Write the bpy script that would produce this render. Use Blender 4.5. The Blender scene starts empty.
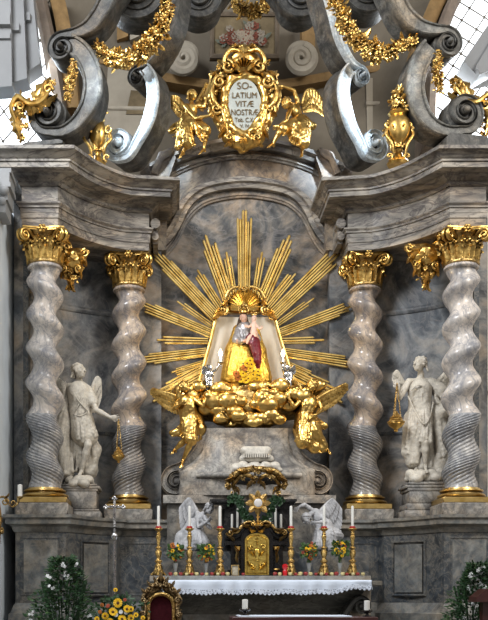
import bpy, math, random
import numpy as np
from mathutils import Vector, Matrix
rng = random.Random(11)
PI = math.pi
sc = bpy.context.scene
COL = sc.collection
# ---- camera model: 1000 px focal length, principal point (172,595), eye at (-1.5,-20,1.3)
FPX, PCX, PCY = 1000.0, 172.0, 595.0
CAM = (-1.5, -20.0, 1.3)

def P(px, py, Y=0.0):
    d = Y - CAM[1]
    return Vector((CAM[0] + (px - PCX) * d / FPX, Y, CAM[2] + (PCY - py) * d / FPX))

def PS(n, Y=0.0):
    return n * (Y - CAM[1]) / FPX

# ------------------------------------------------------------------ mesh builder
def _unit_sphere(nu, nv):
    v = [(0, 0, 1)]
    for j in range(1, nv):
        t = PI * j / nv
        for i in range(nu):
            a = 2 * PI * i / nu
            v.append((math.sin(t) * math.cos(a), math.sin(t) * math.sin(a), math.cos(t)))
    v.append((0, 0, -1))
    f = []
    for i in range(nu):
        f.append((0, 1 + i, 1 + (i + 1) % nu))
    for j in range(nv - 2):
        for i in range(nu):
            a = 1 + j * nu + i; b = 1 + j * nu + (i + 1) % nu
            f.append((a, a + nu, b + nu, b))
    l = len(v) - 1
    for i in range(nu):
        f.append((l, l - nu + (i + 1) % nu, l - nu + i))
    return v, f
SPH = {k: _unit_sphere(*k) for k in ((6, 4), (8, 6), (12, 8), (20, 12))}

class M:
    def __init__(s):
        s.v = []; s.f = []
    def add(s, vs, fs):
        o = len(s.v)
        s.v.extend([tuple(v) for v in vs]); s.f.extend([tuple(i + o for i in f) for f in fs])
        return s
    def box(s, c, sz, rz=0.0, bev=0.0):
        x, y, z = sz[0] / 2, sz[1] / 2, sz[2] / 2
        ca, sa = math.cos(rz), math.sin(rz)
        def q(a, b, d):
            return (c[0] + a * ca - b * sa, c[1] + a * sa + b * ca, c[2] + d)
        if bev <= 0:
            vs = [q(a, b, d) for d in (-z, z) for (a, b) in ((-x, -y), (x, -y), (x, y), (-x, y))]
            return s.add(vs, [(3, 2, 1, 0), (4, 5, 6, 7), (0, 1, 5, 4), (1, 2, 6, 5), (2, 3, 7, 6), (3, 0, 4, 7)])
        b = bev
        ring = [(-x + b, -y), (x - b, -y), (x, -y + b), (x, y - b), (x - b, y), (-x + b, y), (-x, y - b), (-x, -y + b)]
        vs = []
        for (d, k) in ((-z, 1), (-z + b, 0), (z - b, 0), (z, 1)):
            for (a, e) in ring:
                if k: a = max(-x + b, min(x - b, a)); e = max(-y + b, min(y - b, e))
                vs.append(q(a, e, d))
        fs = [tuple(range(7, -1, -1)), tuple(range(24, 32))]
        for r in range(3):
            for i in range(8):
                fs.append((r * 8 + i, r * 8 + (i + 1) % 8, r * 8 + 8 + (i + 1) % 8, r * 8 + 8 + i))
        return s.add(vs, fs)
    def lathe(s, c, prof, n=20, axis=None, sx=1.0, sy=1.0):
        """prof: (r,z) bottom to top around an axis through c"""
        c = Vector(c)
        if axis is None:
            X, Y, Z = Vector((1, 0, 0)), Vector((0, 1, 0)), Vector((0, 0, 1))
        else:
            Z = Vector(axis).normalized()
            X = Z.orthogonal().normalized(); Y = Z.cross(X)
        vs = []; fs = []
        for (r, z) in prof:
            for i in range(n):
                a = 2 * PI * i / n
                vs.append(c + X * (r * math.cos(a) * sx) + Y * (r * math.sin(a) * sy) + Z * z)
        for j in range(len(prof) - 1):
            for i in range(n):
                a = j * n + i; b = j * n + (i + 1) % n
                fs.append((a, b, b + n, a + n))
        fs.append(tuple(range(n - 1, -1, -1)))
        fs.append(tuple(range((len(prof) - 1) * n, len(prof) * n)))
        return s.add(vs, fs)
    def ball(s, c, r, q=(8, 6), rot=None):
        if isinstance(r, (int, float)): r = (r, r, r)
        v, f = SPH[q]
        c = Vector(c); out = []
        for p in v:
            p = Vector((p[0] * r[0], p[1] * r[1], p[2] * r[2]))
            if rot is not None: p = rot @ p
            out.append(c + p)
        return s.add(out, f)
    def tube(s, pts, rad, n=8, caps=True, flat=1.0):
        pts = [Vector(p) for p in pts]
        if isinstance(rad, (int, float)): rad = [rad] * len(pts)
        m = len(pts); T = []
        for i in range(m):
            d = pts[min(i + 1, m - 1)] - pts[max(i - 1, 0)]
            T.append(d.normalized() if d.length > 1e-9 else Vector((0, 0, 1)))
        N = T[0].orthogonal().normalized(); vs = []; fs = []
        for i in range(m):
            N = N - T[i] * N.dot(T[i])
            N = N.normalized() if N.length > 1e-6 else T[i].orthogonal().normalized()
            B = T[i].cross(N)
            for k in range(n):
                a = 2 * PI * k / n
                vs.append(pts[i] + N * (rad[i] * math.cos(a)) + B * (rad[i] * flat * math.sin(a)))
        for i in range(m - 1):
            for k in range(n):
                a = i * n + k; b = i * n + (k + 1) % n
                fs.append((a, b, b + n, a + n))
        if caps:
            fs.append(tuple(range(n - 1, -1, -1))); fs.append(tuple(range((m - 1) * n, m * n)))
        return s.add(vs, fs)
    def blade(s, a, b, w, nrm, k=5, cup=0.15, tip=0.35, base=0.5, curl=0.0):
        """leaf or feather from a to b, half width w, facing nrm"""
        a, b, nrm = Vector(a), Vector(b), Vector(nrm).normalized()
        d = b - a; L = d.length
        if L < 1e-6: return s
        d = d / L; side = d.cross(nrm)
        if side.length < 1e-6: side = d.orthogonal()
        side.normalize(); up = side.cross(d).normalized()
        vs = []; fs = []
        for i in range(k + 1):
            t = i / k
            ww = w * (base + (1 - base) * math.sin(min(1, t / 0.55) * PI / 2)) * (1 if t < 1 - tip else math.sqrt(max(0.02, 1 - ((t - 1 + tip) / tip) ** 2)))
            c = a + d * (L * t) + up * (curl * L * t * t)
            vs += [c - side * ww - up * (cup * ww), c + up * (cup * ww), c + side * ww - up * (cup * ww), c - up * (cup * ww * 0.6 + 0.004)]
        for i in range(k):
            o = i * 4; q = o + 4
            fs += [(o, q, q + 1, o + 1), (o + 1, q + 1, q + 2, o + 2), (o + 2, q + 2, q + 3, o + 3), (o + 3, q + 3, q, o)]
        fs += [(0, 1, 2, 3), (4 * k + 3, 4 * k + 2, 4 * k + 1, 4 * k)]
        return s.add(vs, fs)
    def sweep(s, pts, prof, fmap, w=None, closed=False, capped=True):
        """pts: 2D (u,v) path; prof: closed loop of (s,n); fmap(u,v,n)->3D; s is offset to the RIGHT of travel"""
        m = len(pts); vs = []; fs = []
        for i in range(m):
            if closed:
                p0, p1 = pts[(i - 1) % m], pts[(i + 1) % m]
            else:
                p0, p1 = pts[max(i - 1, 0)], pts[min(i + 1, m - 1)]
            def nd(a, b):
                x, y = b[0] - a[0], b[1] - a[1]; l = math.hypot(x, y) or 1
                return x / l, y / l
            if closed or 0 < i < m - 1:
                d0 = nd(p0, pts[i]); d1 = nd(pts[i], p1)
                n0 = (d0[1], -d0[0]); n1 = (d1[1], -d1[0])
                nx, ny = n0[0] + n1[0], n0[1] + n1[1]; l = math.hypot(nx, ny) or 1
                nx /= l; ny /= l
                kk = 1 / max(0.35, nx * n0[0] + ny * n0[1])
            else:
                d = nd(p0, p1); nx, ny = d[1], -d[0]; kk = 1
            ww = 1 if w is None else w[i]
            for (o, n) in prof:
                vs.append(fmap(pts[i][0] + nx * o * kk * ww, pts[i][1] + ny * o * kk * ww, n if not isinstance(n, tuple) else n[0] * ww))
        k = len(prof)
        for i in range(m if closed else m - 1):
            j = (i + 1) % m
            for q in range(k):
                r = (q + 1) % k
                fs.append((i * k + q, i * k + r, j * k + r, j * k + q))
        if capped and not closed:
            fs.append(tuple(range(k))); fs.append(tuple(range((m - 1) * k + k - 1, (m - 1) * k - 1, -1)))
        return s.add(vs, fs)
    def prism(s, poly, fmap, n0, n1):
        k = len(poly)
        vs = [fmap(u, v, n0) for (u, v) in poly] + [fmap(u, v, n1) for (u, v) in poly]
        fs = [tuple(range(k)), tuple(range(2 * k - 1, k - 1, -1))] + [(i, i + k, (i + 1) % k + k, (i + 1) % k) for i in range(k)]
        return s.add(vs, fs)

def crom(pts, n=6):
    """Catmull-Rom through tuples of any size"""
    out = []
    m = len(pts)
    for i in range(m - 1):
        p0, p1, p2, p3 = pts[max(i - 1, 0)], pts[i], pts[i + 1], pts[min(i + 2, m - 1)]
        for k in range(n):
            t = k / n
            out.append(tuple(0.5 * (2 * b + (c - a) * t + (2 * a - 5 * b + 4 * c - d) * t * t + (3 * b - a - 3 * c + d) * t ** 3) for a, b, c, d in zip(p0, p1, p2, p3)))
    out.append(tuple(pts[-1]))
    return out

# ------------------------------------------------------------------ objects
OFF = {}
def T(name, label, cat, base, group=None):
    o = bpy.data.objects.new(name, None); COL.objects.link(o)
    o.empty_display_size = 0.1
    o.location = base; OFF[o.name] = Vector(base)
    tag(o, label, cat, group)
    o['kind'] = 'thing'
    return o

def tag(o, label, cat, group=None):
    o['label'] = label; o['category'] = cat
    if group: o['group'] = group

def mk(name, m, mat, parent=None, ang=40, label=None, base=None):
    """link a mesh (world-space builder) as ONE object"""
    if isinstance(m, M): vs, fs = m.v, m.f
    else: vs, fs = m
    if parent is not None: off = OFF[parent.name]
    elif base is not None: off = Vector(base)
    else:
        a = np.array(vs, float); off = Vector(((a[:, 0].min() + a[:, 0].max()) / 2, (a[:, 1].min() + a[:, 1].max()) / 2, a[:, 2].min()))
    a = np.array(vs, float) - np.array(off)
    me = bpy.data.meshes.new(name)
    me.from_pydata(a.tolist(), [], fs if not isinstance(fs, np.ndarray) else fs.tolist())
    me.validate(); me.update()
    import bmesh
    bm = bmesh.new(); bm.from_mesh(me); bmesh.ops.recalc_face_normals(bm, faces=bm.faces); bm.to_mesh(me); bm.free()
    me.polygons.foreach_set('use_smooth', [True] * len(me.polygons))
    if ang is not None and ang < 180:
        me.set_sharp_from_angle(angle=math.radians(ang))
    me.materials.append(mat)
    o = bpy.data.objects.new(name, me); COL.objects.link(o)
    if parent is not None:
        o.parent = parent; OFF[o.name] = OFF[parent.name]
    else:
        o.location = off; OFF[o.name] = off.copy()
    if label: o['label'] = label
    return o

def single(name, m, mat, label, cat, group=None, ang=40):
    o = mk(name, m, mat, None, ang); tag(o, label, cat, group); o['kind'] = 'thing'
    return o

def struct(name, m, mat, parent=None, ang=40):
    o = mk(name, m, mat, parent, ang)
    o['kind'] = 'structure'
    return o

# ------------------------------------------------------------------ SDF sculpting
class SDF:
    def __init__(s, vox=0.012, k=0.03):
        s.vox = vox; s.k = k; s.p = []
    def cone(s, a, b, ra, rb=None, k=None):
        s.p.append(('c', Vector(a), Vector(b), ra, ra if rb is None else rb, s.k if k is None else k)); return s
    def chain(s, pts, rs, k=None):
        if isinstance(rs, (int, float)): rs = [rs] * len(pts)
        for i in range(len(pts) - 1): s.cone(pts[i], pts[i + 1], rs[i], rs[i + 1], k)
        return s
    def ell(s, c, r, rot=None, k=None):
        if isinstance(r, (int, float)): r = (r, r, r)
        s.p.append(('e', Vector(c), tuple(r), rot, None, s.k if k is None else k)); return s
    def cut(s, c, r, k=None):
        s.p.append(('x', Vector(c), r, None, None, s.k if k is None else k)); return s
    def cutcone(s, a, b, ra, rb, k=None):
        s.p.append(('y', Vector(a), Vector(b), ra, rb, s.k if k is None else k)); return s
    def mesh(s, amp=0.0, freq=6.0, ridge=None):
        lo = np.array([1e9] * 3); hi = -lo
        for q in s.p:
            if q[0] == 'c':
                r = max(q[3], q[4]); a = np.array(q[1]); b = np.array(q[2])
                lo = np.minimum(lo, np.minimum(a, b) - r); hi = np.maximum(hi, np.maximum(a, b) + r)
            elif q[0] == 'e':
                r = max(q[2]); a = np.array(q[1]); lo = np.minimum(lo, a - r); hi = np.maximum(hi, a + r)
        h = s.vox; pad = 3 * h + amp
        lo = lo - pad; hi = hi + pad
        n = np.ceil((hi - lo) / h).astype(int) + 1
        D = np.full(n, 10.0, np.float32)
        ax = [lo[i] + h * np.arange(n[i]) for i in range(3)]
        for q in s.p:
            kind, k = q[0], q[5]
            m = 2 * k + 3 * h + amp
            if kind in 'cy':
                r = max(q[3], q[4]); a = np.array(q[1]); b = np.array(q[2])
                l2 = np.minimum(a, b) - r - m; h2 = np.maximum(a, b) + r + m
            else:
                r = max(q[2]) if kind == 'e' else q[2]
                a = np.array(q[1]); l2 = a - r - m; h2 = a + r + m
            i0 = np.clip(np.floor((l2 - lo) / h).astype(int), 0, n - 1); i1 = np.clip(np.ceil((h2 - lo) / h).astype(int) + 1, 1, n)
            if np.any(i1 <= i0): continue
            sl = tuple(slice(i0[i], i1[i]) for i in range(3))
            X = ax[0][sl[0]][:, None, None]; Y = ax[1][sl[1]][None, :, None]; Z = ax[2][sl[2]][None, None, :]
            if kind in 'cy':
                ba = b - a; l = ba @ ba
                px, py, pz = X - a[0], Y - a[1], Z - a[2]
                if l < 1e-12: t = 0.0
                else: t = np.clip((px * ba[0] + py * ba[1] + pz * ba[2]) / l, 0, 1)
                d = np.sqrt((px - ba[0] * t) ** 2 + (py - ba[1] * t) ** 2 + (pz - ba[2] * t) ** 2) - (q[3] + (q[4] - q[3]) * t)
            elif kind == 'e':
                px, py, pz = X - a[0], Y - a[1], Z - a[2]
                if q[3] is not None:
                    Rm = np.array(q[3]).T
                    px, py, pz = (Rm[0, 0] * px + Rm[0, 1] * py + Rm[0, 2] * pz, Rm[1, 0] * px + Rm[1, 1] * py + Rm[1, 2] * pz, Rm[2, 0] * px + Rm[2, 1] * py + Rm[2, 2] * pz)
                r = q[2]
                k0 = np.sqrt((px / r[0]) ** 2 + (py / r[1]) ** 2 + (pz / r[2]) ** 2)
                k1 = np.sqrt((px / r[0] ** 2) ** 2 + (py / r[1] ** 2) ** 2 + (pz / r[2] ** 2) ** 2)
                d = k0 * (k0 - 1) / np.maximum(k1, 1e-6)
            else:
                d = np.sqrt((X - a[0]) ** 2 + (Y - a[1]) ** 2 + (Z - a[2]) ** 2) - q[2]
            E = D[sl]
            if kind in 'xy':
                d = -d
                g = np.maximum(k - np.abs(E - d), 0) / max(k, 1e-6)
                D[sl] = np.maximum(E, d) + g * g * k * 0.25
            else:
                g = np.maximum(k - np.abs(E - d), 0) / max(k, 1e-6)
                D[sl] = np.minimum(E, d) - g * g * k * 0.25
        if amp > 0:
            X = ax[0][:, None, None]; Y = ax[1][None, :, None]; Z = ax[2][None, None, :]
            f = freq
            nz = np.sin(f * X + 1.7 * np.sin(f * .7 * Z + 2)) * np.cos(f * .9 * Z + 1.3 * np.sin(f * .6 * Y)) + 0.6 * np.sin(f * 1.9 * Y + f * X + 2 * np.sin(f * .8 * Z)) * np.sin(f * 1.6 * Z - f * .5 * X)
            D += amp * nz.astype(np.float32) * 0.7
        return surfnets(D, lo, h)

def surfnets(D, org, h):
    S = D < 0
    nx, ny, nz = S.shape
    c = [S[i:nx - 1 + i, j:ny - 1 + j, k:nz - 1 + k].astype(np.int8) for i in (0, 1) for j in (0, 1) for k in (0, 1)]
    tot = sum(c)
    mask = (tot > 0) & (tot < 8)
    I = np.argwhere(mask)
    idx = np.full(mask.shape, -1, np.int64); idx[mask] = np.arange(len(I))
    acc = np.zeros((len(I), 3)); cnt = np.zeros(len(I))
    for a in range(3):
        oth = [x for x in range(3) if x != a]
        for u in (0, 1):
            for w in (0, 1):
                o = np.zeros(3, int); o[oth[0]] = u; o[oth[1]] = w
                e = np.zeros(3, int); e[a] = 1
                A = I + o; B = A + e
                d0 = D[A[:, 0], A[:, 1], A[:, 2]].astype(float); d1 = D[B[:, 0], B[:, 1], B[:, 2]].astype(float)
                cr = (d0 < 0) != (d1 < 0)
                t = np.where(cr, d0 / np.where(cr, d0 - d1, 1), 0)
                p = np.tile(o.astype(float), (len(I), 1)); p[:, a] += t
                acc[cr] += p[cr]; cnt[cr] += 1
    V = (I + acc / np.maximum(cnt, 1)[:, None]) * h + np.array(org)
    F = []
    for a in range(3):
        b, cc = [x for x in range(3) if x != a]
        s0 = [slice(None)] * 3; s1 = [slice(None)] * 3
        s0[a] = slice(0, -1); s1[a] = slice(1, None)
        X = S[tuple(s0)] != S[tuple(s1)]
        E = np.argwhere(X)
        dims = [nx, ny, nz]
        ok = (E[:, b] > 0) & (E[:, b] < dims[b] - 1) & (E[:, cc] > 0) & (E[:, cc] < dims[cc] - 1)
        E = E[ok]
        q = []
        for (u, w) in ((0, 0), (1, 0), (1, 1), (0, 1)):
            G = E.copy(); G[:, b] -= u; G[:, cc] -= w
            q.append(idx[G[:, 0], G[:, 1], G[:, 2]])
        F.append(np.stack(q, 1))
    F = np.concatenate(F)
    F = F[(F >= 0).all(1)]
    return V, F
# ------------------------------------------------------------------ materials
class NT:
    def __init__(s, name):
        s.m = bpy.data.materials.new(name); s.m.use_nodes = True
        s.n = s.m.node_tree.nodes; s.l = s.m.node_tree.links
        s.b = s.n['Principled BSDF']
    def node(s, t, **kw):
        o = s.n.new(t)
        for k, v in kw.items():
            if k in o.inputs: o.inputs[k].default_value = v
            else: setattr(o, k, v)
        return o
    def link(s, a, b): s.l.new(a, b)
    def coord(s, scale=(1, 1, 1), kind='Object'):
        tc = s.node('ShaderNodeTexCoord'); mp = s.node('ShaderNodeMapping')
        mp.inputs['Scale'].default_value = scale
        s.link(tc.outputs[kind], mp.inputs['Vector'])
        return mp.outputs['Vector']
    def noise(s, vec, scale, detail=6, rough=0.55, dist=0.0):
        o = s.node('ShaderNodeTexNoise')
        o.inputs['Scale'].default_value = scale; o.inputs['Detail'].default_value = detail
        o.inputs['Roughness'].default_value = rough; o.inputs['Distortion'].default_value = dist
        s.link(vec, o.inputs['Vector'])
        return o.outputs['Fac']
    def ramp(s, fac, stops, interp='LINEAR'):
        r = s.node('ShaderNodeValToRGB'); e = r.color_ramp; e.interpolation = interp
        while len(e.elements) < len(stops): e.elements.new(0.5)
        for el, (p, c) in zip(e.elements, stops):
            el.position = p; el.color = (c[0], c[1], c[2], 1) if not isinstance(c, (int, float)) else (c, c, c, 1)
        s.link(fac, r.inputs['Fac'])
        return r.outputs['Color']
    def mix(s, fac, a, b, mode='MIX'):
        o = s.node('ShaderNodeMix', data_type='RGBA', blend_type=mode)
        if isinstance(fac, (int, float)): o.inputs[0].default_value = fac
        else: s.link(fac, o.inputs[0])
        for (x, i) in ((a, 6), (b, 7)):
            if isinstance(x, tuple): o.inputs[i].default_value = (x[0], x[1], x[2], 1)
            else: s.link(x, o.inputs[i])
        return o.outputs[2]
    def bump(s, h, strength=0.3, dist=0.02):
        o = s.node('ShaderNodeBump'); o.inputs['Strength'].default_value = strength; o.inputs['Distance'].default_value = dist
        s.link(h, o.inputs['Height']); s.link(o.outputs['Normal'], s.b.inputs['Normal'])
    def set(s, **kw):
        for k, v in kw.items():
            k = k.replace('_', ' ')
            if hasattr(v, 'is_output'): s.link(v, s.b.inputs[k])
            else: s.b.inputs[k].default_value = (v[0], v[1], v[2], 1) if isinstance(v, tuple) else v
        return s.m

def marble(name, stops, scale=1.0, vein=None, vein_amt=0.6, rough=0.28, stretch=(1, 1, 1), dist=1.6, spec=0.5, veinscale=1.6, crease_shade=None, patch=1.0):
    t = NT(name)
    v = t.coord(stretch)
    n = t.noise(v, scale * 1.2, 9, 0.62, dist)
    c = t.ramp(n, stops)
    n2 = t.noise(v, scale * 7, 6, 0.7, 0.4)
    c = t.mix(0.55, c, t.ramp(n2, [(0.3, 0.55), (0.7, 1.35)]), 'MULTIPLY')
    n3 = t.noise(v, scale * 0.55, 4, 0.55, 1.0)
    c = t.mix(patch, c, t.ramp(n3, [(0.36, (0.92, 0.965, 0.96)), (0.5, (1.02, 1.01, 0.94)), (0.62, (1.26, 1.09, 0.86))]), 'MULTIPLY')
    n4 = t.noise(v, scale * 3.1, 7, 0.65, 0.8)
    c = t.mix(0.55 * patch, c, t.ramp(n4, [(0.36, 0.55), (0.5, 1.0), (0.66, 1.35)]), 'MULTIPLY')
    if vein:
        nv = t.noise(v, scale * veinscale, 10, 0.6, 2.2)
        vr = t.ramp(nv, [(0.455, 0.0), (0.495, vein_amt), (0.535, 0.0)])
        c = t.mix(vr, c, vein)
    if crease_shade:
        ao = t.node('ShaderNodeAmbientOcclusion', samples=4); ao.inputs['Distance'].default_value = 0.10  # occlusion shade mixed into the colour of folds and recesses
        c = t.mix(t.ramp(ao.outputs['AO'], [(0.3, 0.0), (0.85, 1.0)]), crease_shade, c)
    ro = t.ramp(n2, [(0.3, rough * 0.8), (0.7, rough * 1.3)])
    t.set(Base_Color=c, Roughness=ro, Specular_IOR_Level=spec)
    return t.m

def metal(name, col, rough=0.28, bumpy=0.25, bscale=30, dark=None, darkscale=9, aod=0.12):
    t = NT(name)
    v = t.coord()
    n = t.noise(v, darkscale, 5, 0.6)
    c = t.ramp(n, [(0.34, dark or tuple(x * 0.45 for x in col)), (0.55, col)])
    if bumpy > 0:
        t.bump(t.noise(v, bscale, 3, 0.5), bumpy, 0.02)
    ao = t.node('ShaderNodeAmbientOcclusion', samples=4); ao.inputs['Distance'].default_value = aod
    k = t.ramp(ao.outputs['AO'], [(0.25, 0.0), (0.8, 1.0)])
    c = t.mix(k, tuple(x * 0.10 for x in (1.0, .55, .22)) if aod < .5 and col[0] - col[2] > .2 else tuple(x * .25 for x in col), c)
    t.set(Base_Color=c, Roughness=rough, Metallic=1.0)
    return t.m

def plain(name, col, rough=0.6, var=0.15, scale=8, spec=0.4, bump=0.0, metallic=0.0, sss=0.0):
    t = NT(name)
    v = t.coord()
    n = t.noise(v, scale, 5, 0.6)
    c = t.ramp(n, [(0.3, tuple(x * (1 - var) for x in col)), (0.7, tuple(min(1, x * (1 + var)) for x in col))])
    if bump: t.bump(n, bump, 0.01)
    t.set(Base_Color=c, Roughness=rough, Specular_IOR_Level=spec, Metallic=metallic)
    return t.m

def emit(name, col, strength):
    t = NT(name)
    v = t.coord(); n = t.noise(v, 0.8, 2)
    c = t.ramp(n, [(0.3, tuple(x * 0.85 for x in col)), (0.7, col)])
    t.set(Base_Color=c, Emission_Color=c, Emission_Strength=strength, Roughness=0.4)
    return t.m

MT = {}
MT['ent'] = marble('entablature marble', [(0.30, (0.055, 0.052, 0.053)), (0.42, (0.20, 0.182, 0.17)), (0.53, (0.36, 0.32, 0.285)), (0.70, (0.54, 0.475, 0.41))], 0.9, (0.06, 0.05, 0.055), 0.75, 0.45, (0.5, 0.8, 1.8), spec=.3)
MT['wall'] = marble('retable wall marble', [(0.36, (0.04, 0.043, 0.05)), (0.44, (0.10, 0.102, 0.11)), (0.50, (0.19, 0.172, 0.158)), (0.57, (0.30, 0.25, 0.212)), (0.70, (0.37, 0.32, 0.28))], 0.7, (0.38, 0.35, 0.33), 0.35, 0.42, (1, 1, 1.25))
MT['niche'] = marble('niche blue marble', [(0.35, (0.05, 0.06, 0.078)), (0.45, (0.12, 0.13, 0.15)), (0.52, (0.22, 0.23, 0.25)), (0.60, (0.34, 0.32, 0.31)), (0.75, (0.41, 0.37, 0.345))], 0.8, (0.36, 0.34, 0.33), 0.3, 0.5)
MT['attic'] = marble('attic marble', [(0.32, (0.08, 0.075, 0.077)), (0.44, (0.19, 0.17, 0.16)), (0.56, (0.31, 0.26, 0.215)), (0.72, (0.46, 0.37, 0.27))], 0.9, (0.07, 0.06, 0.06), 0.6, 0.35)
MT['pedestal'] = marble('pedestal marble', [(0.30, (0.075, 0.083, 0.093)), (0.44, (0.15, 0.157, 0.166)), (0.56, (0.24, 0.238, 0.233)), (0.75, (0.36, 0.34, 0.31))], 1.5, (0.33, 0.28, 0.22), 0.4, 0.38)
MT['dado'] = marble('dark blue dado marble', [(0.30, (0.03, 0.037, 0.048)), (0.45, (0.07, 0.08, 0.096)), (0.57, (0.125, 0.13, 0.138)), (0.75, (0.22, 0.21, 0.195))], 1.8, (0.33, 0.29, 0.23), 0.45, 0.38)
MT['colpale'] = marble('pale twisted marble', [(0.30, (0.24, 0.235, 0.25)), (0.42, (0.50, 0.47, 0.46)), (0.54, (0.76, 0.69, 0.64)), (0.75, (0.88, 0.82, 0.76))], 1.3, (0.24, 0.25, 0.29), 0.7, 0.2, (1, 1, 0.6), patch=.5)
MT['colblue'] = marble('blue grey fluted marble', [(0.30, (0.20, 0.205, 0.225)), (0.45, (0.38, 0.375, 0.39)), (0.58, (0.58, 0.56, 0.55)), (0.75, (0.70, 0.67, 0.65))], 1.3, (0.18, 0.19, 0.22), 0.5, 0.25, crease_shade=(.07, .072, .08), patch=.6)
MT['colwarmlow'] = marble('brown grey fluted marble', [(0.30, (0.15, 0.148, 0.155)), (0.45, (0.28, 0.265, 0.26)), (0.58, (0.44, 0.395, 0.355)), (0.75, (0.56, 0.50, 0.44))], 1.3, (0.14, 0.14, 0.155), 0.5, 0.22, crease_shade=(.055, .052, .052), patch=.6)
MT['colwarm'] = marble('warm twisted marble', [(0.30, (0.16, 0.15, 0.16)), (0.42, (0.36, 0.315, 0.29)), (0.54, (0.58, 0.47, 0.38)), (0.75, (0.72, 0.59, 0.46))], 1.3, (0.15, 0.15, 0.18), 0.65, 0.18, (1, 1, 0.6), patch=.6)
MT['base'] = marble('grey altar base marble', [(0.30, (0.13, 0.126, 0.128)), (0.43, (0.28, 0.262, 0.25)), (0.55, (0.45, 0.41, 0.375)), (0.75, (0.58, 0.53, 0.475))], 1.4, (0.10, 0.095, 0.10), 0.6, 0.42, spec=.3, crease_shade=(.05, .047, .045))
MT['baselow'] = marble('dim grey altar base marble', [(0.30, (0.08, 0.08, 0.082)), (0.44, (0.17, 0.163, 0.158)), (0.57, (0.26, 0.243, 0.226)), (0.75, (0.36, 0.335, 0.31))], 1.4, (0.06, 0.058, 0.06), 0.6, 0.3, crease_shade=(.03, .028, .028))
MT['volute'] = marble('grey volute marble', [(0.30, (0.055, 0.054, 0.053)), (0.45, (0.12, 0.116, 0.11)), (0.58, (0.20, 0.19, 0.178)), (0.75, (0.30, 0.28, 0.26))], 2.4, (0.04, 0.04, 0.044), 0.6, 0.45, spec=.3, crease_shade=(.035, .034, .033))
MT['volutelit'] = marble('window-lit volute marble', [(0.30, (0.45, 0.50, 0.56)), (0.45, (0.60, 0.66, 0.73)), (0.60, (0.72, 0.78, 0.85)), (0.75, (0.80, 0.86, 0.92))], 1.8, (0.22, 0.25, 0.30), 0.45, 0.22)  # bluish window daylight on the volute faces put into the marble colour
MT['volutepale'] = marble('pale brown-grey volute marble', [(0.30, (0.10, 0.097, 0.093)), (0.45, (0.19, 0.182, 0.17)), (0.58, (0.29, 0.275, 0.255)), (0.75, (0.40, 0.375, 0.345))], 2.4, (0.07, 0.068, 0.068), 0.6, 0.45, spec=.3, crease_shade=(.045, .043, .04))
MT['voldark'] = marble('darkened volute marble', [(0.30, (0.03, 0.03, 0.031)), (0.45, (0.075, 0.073, 0.07)), (0.58, (0.135, 0.128, 0.122)), (0.75, (0.22, 0.207, 0.195))], 2.2, (0.03, 0.03, 0.035), 0.55, 0.45, spec=.3, crease_shade=(.028, .027, .026))  # shade of the volute sides put into the colour; crown scrolls share it
MT['white'] = marble('white statue marble', [(0.30, (0.62, 0.565, 0.465)), (0.5, (0.76, 0.70, 0.595)), (0.7, (0.83, 0.775, 0.67))], 2.0, (0.45, 0.42, 0.38), 0.35, 0.5, crease_shade=(0.16, 0.14, 0.115), patch=.12)
MT['whitecold'] = marble('cold white marble', [(0.30, (0.42, 0.43, 0.45)), (0.5, (0.58, 0.58, 0.60)), (0.7, (0.68, 0.68, 0.70))], 2.0, (0.4, 0.4, 0.42), 0.3, 0.5, crease_shade=(0.10, 0.10, 0.105), patch=.12)
MT['cushion'] = marble('cream cushion marble', [(0.30, (0.60, 0.56, 0.48)), (0.5, (0.76, 0.71, 0.62)), (0.7, (0.82, 0.78, 0.70))], 2.0, None, 0, 0.4, crease_shade=(.12, .105, .085), patch=.1)
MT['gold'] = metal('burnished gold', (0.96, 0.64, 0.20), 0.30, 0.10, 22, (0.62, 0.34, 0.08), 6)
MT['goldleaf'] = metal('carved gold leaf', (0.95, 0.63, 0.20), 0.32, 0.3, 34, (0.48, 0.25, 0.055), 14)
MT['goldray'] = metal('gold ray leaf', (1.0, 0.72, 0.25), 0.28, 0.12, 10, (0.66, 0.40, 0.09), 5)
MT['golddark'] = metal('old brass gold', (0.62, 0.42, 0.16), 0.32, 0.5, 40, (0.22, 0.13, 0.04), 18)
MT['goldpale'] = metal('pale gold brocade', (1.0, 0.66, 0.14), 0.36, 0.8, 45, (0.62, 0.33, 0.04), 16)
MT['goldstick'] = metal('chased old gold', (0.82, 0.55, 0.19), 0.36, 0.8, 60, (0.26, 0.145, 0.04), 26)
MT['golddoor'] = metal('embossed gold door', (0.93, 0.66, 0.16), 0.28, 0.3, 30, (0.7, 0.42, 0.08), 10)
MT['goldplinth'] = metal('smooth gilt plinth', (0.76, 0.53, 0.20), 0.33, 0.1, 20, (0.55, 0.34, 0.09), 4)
MT['silver'] = metal('polished silver', (0.75, 0.75, 0.75), 0.25, 0.3, 30, (0.35, 0.35, 0.36), 12)
MT['silverpink'] = metal('silver cross shaft', (0.82, 0.76, 0.74), 0.2, 0.1, 30, (0.5, 0.46, 0.45), 8)
MT['churchwall'] = plain('grey white plaster', (0.76, 0.83, 0.89), 0.85, 0.10, 1.2, 0.2)
MT['churchwarm'] = plain('warm white plaster', (0.92, 0.83, 0.72), 0.85, 0.10, 1.2, 0.2)
MT['pilaster'] = plain('pale grey pilaster stucco', (0.33, 0.335, 0.34), 0.7, 0.07, 2.0, 0.3)
MT['apse'] = plain('painted apse plaster', (0.17, 0.145, 0.11), 0.85, 0.28, 0.9, 0.2)
MT['apselight'] = plain('cream painted panel', (0.36, 0.32, 0.255), 0.85, 0.18, 1.5, 0.2)
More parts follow.
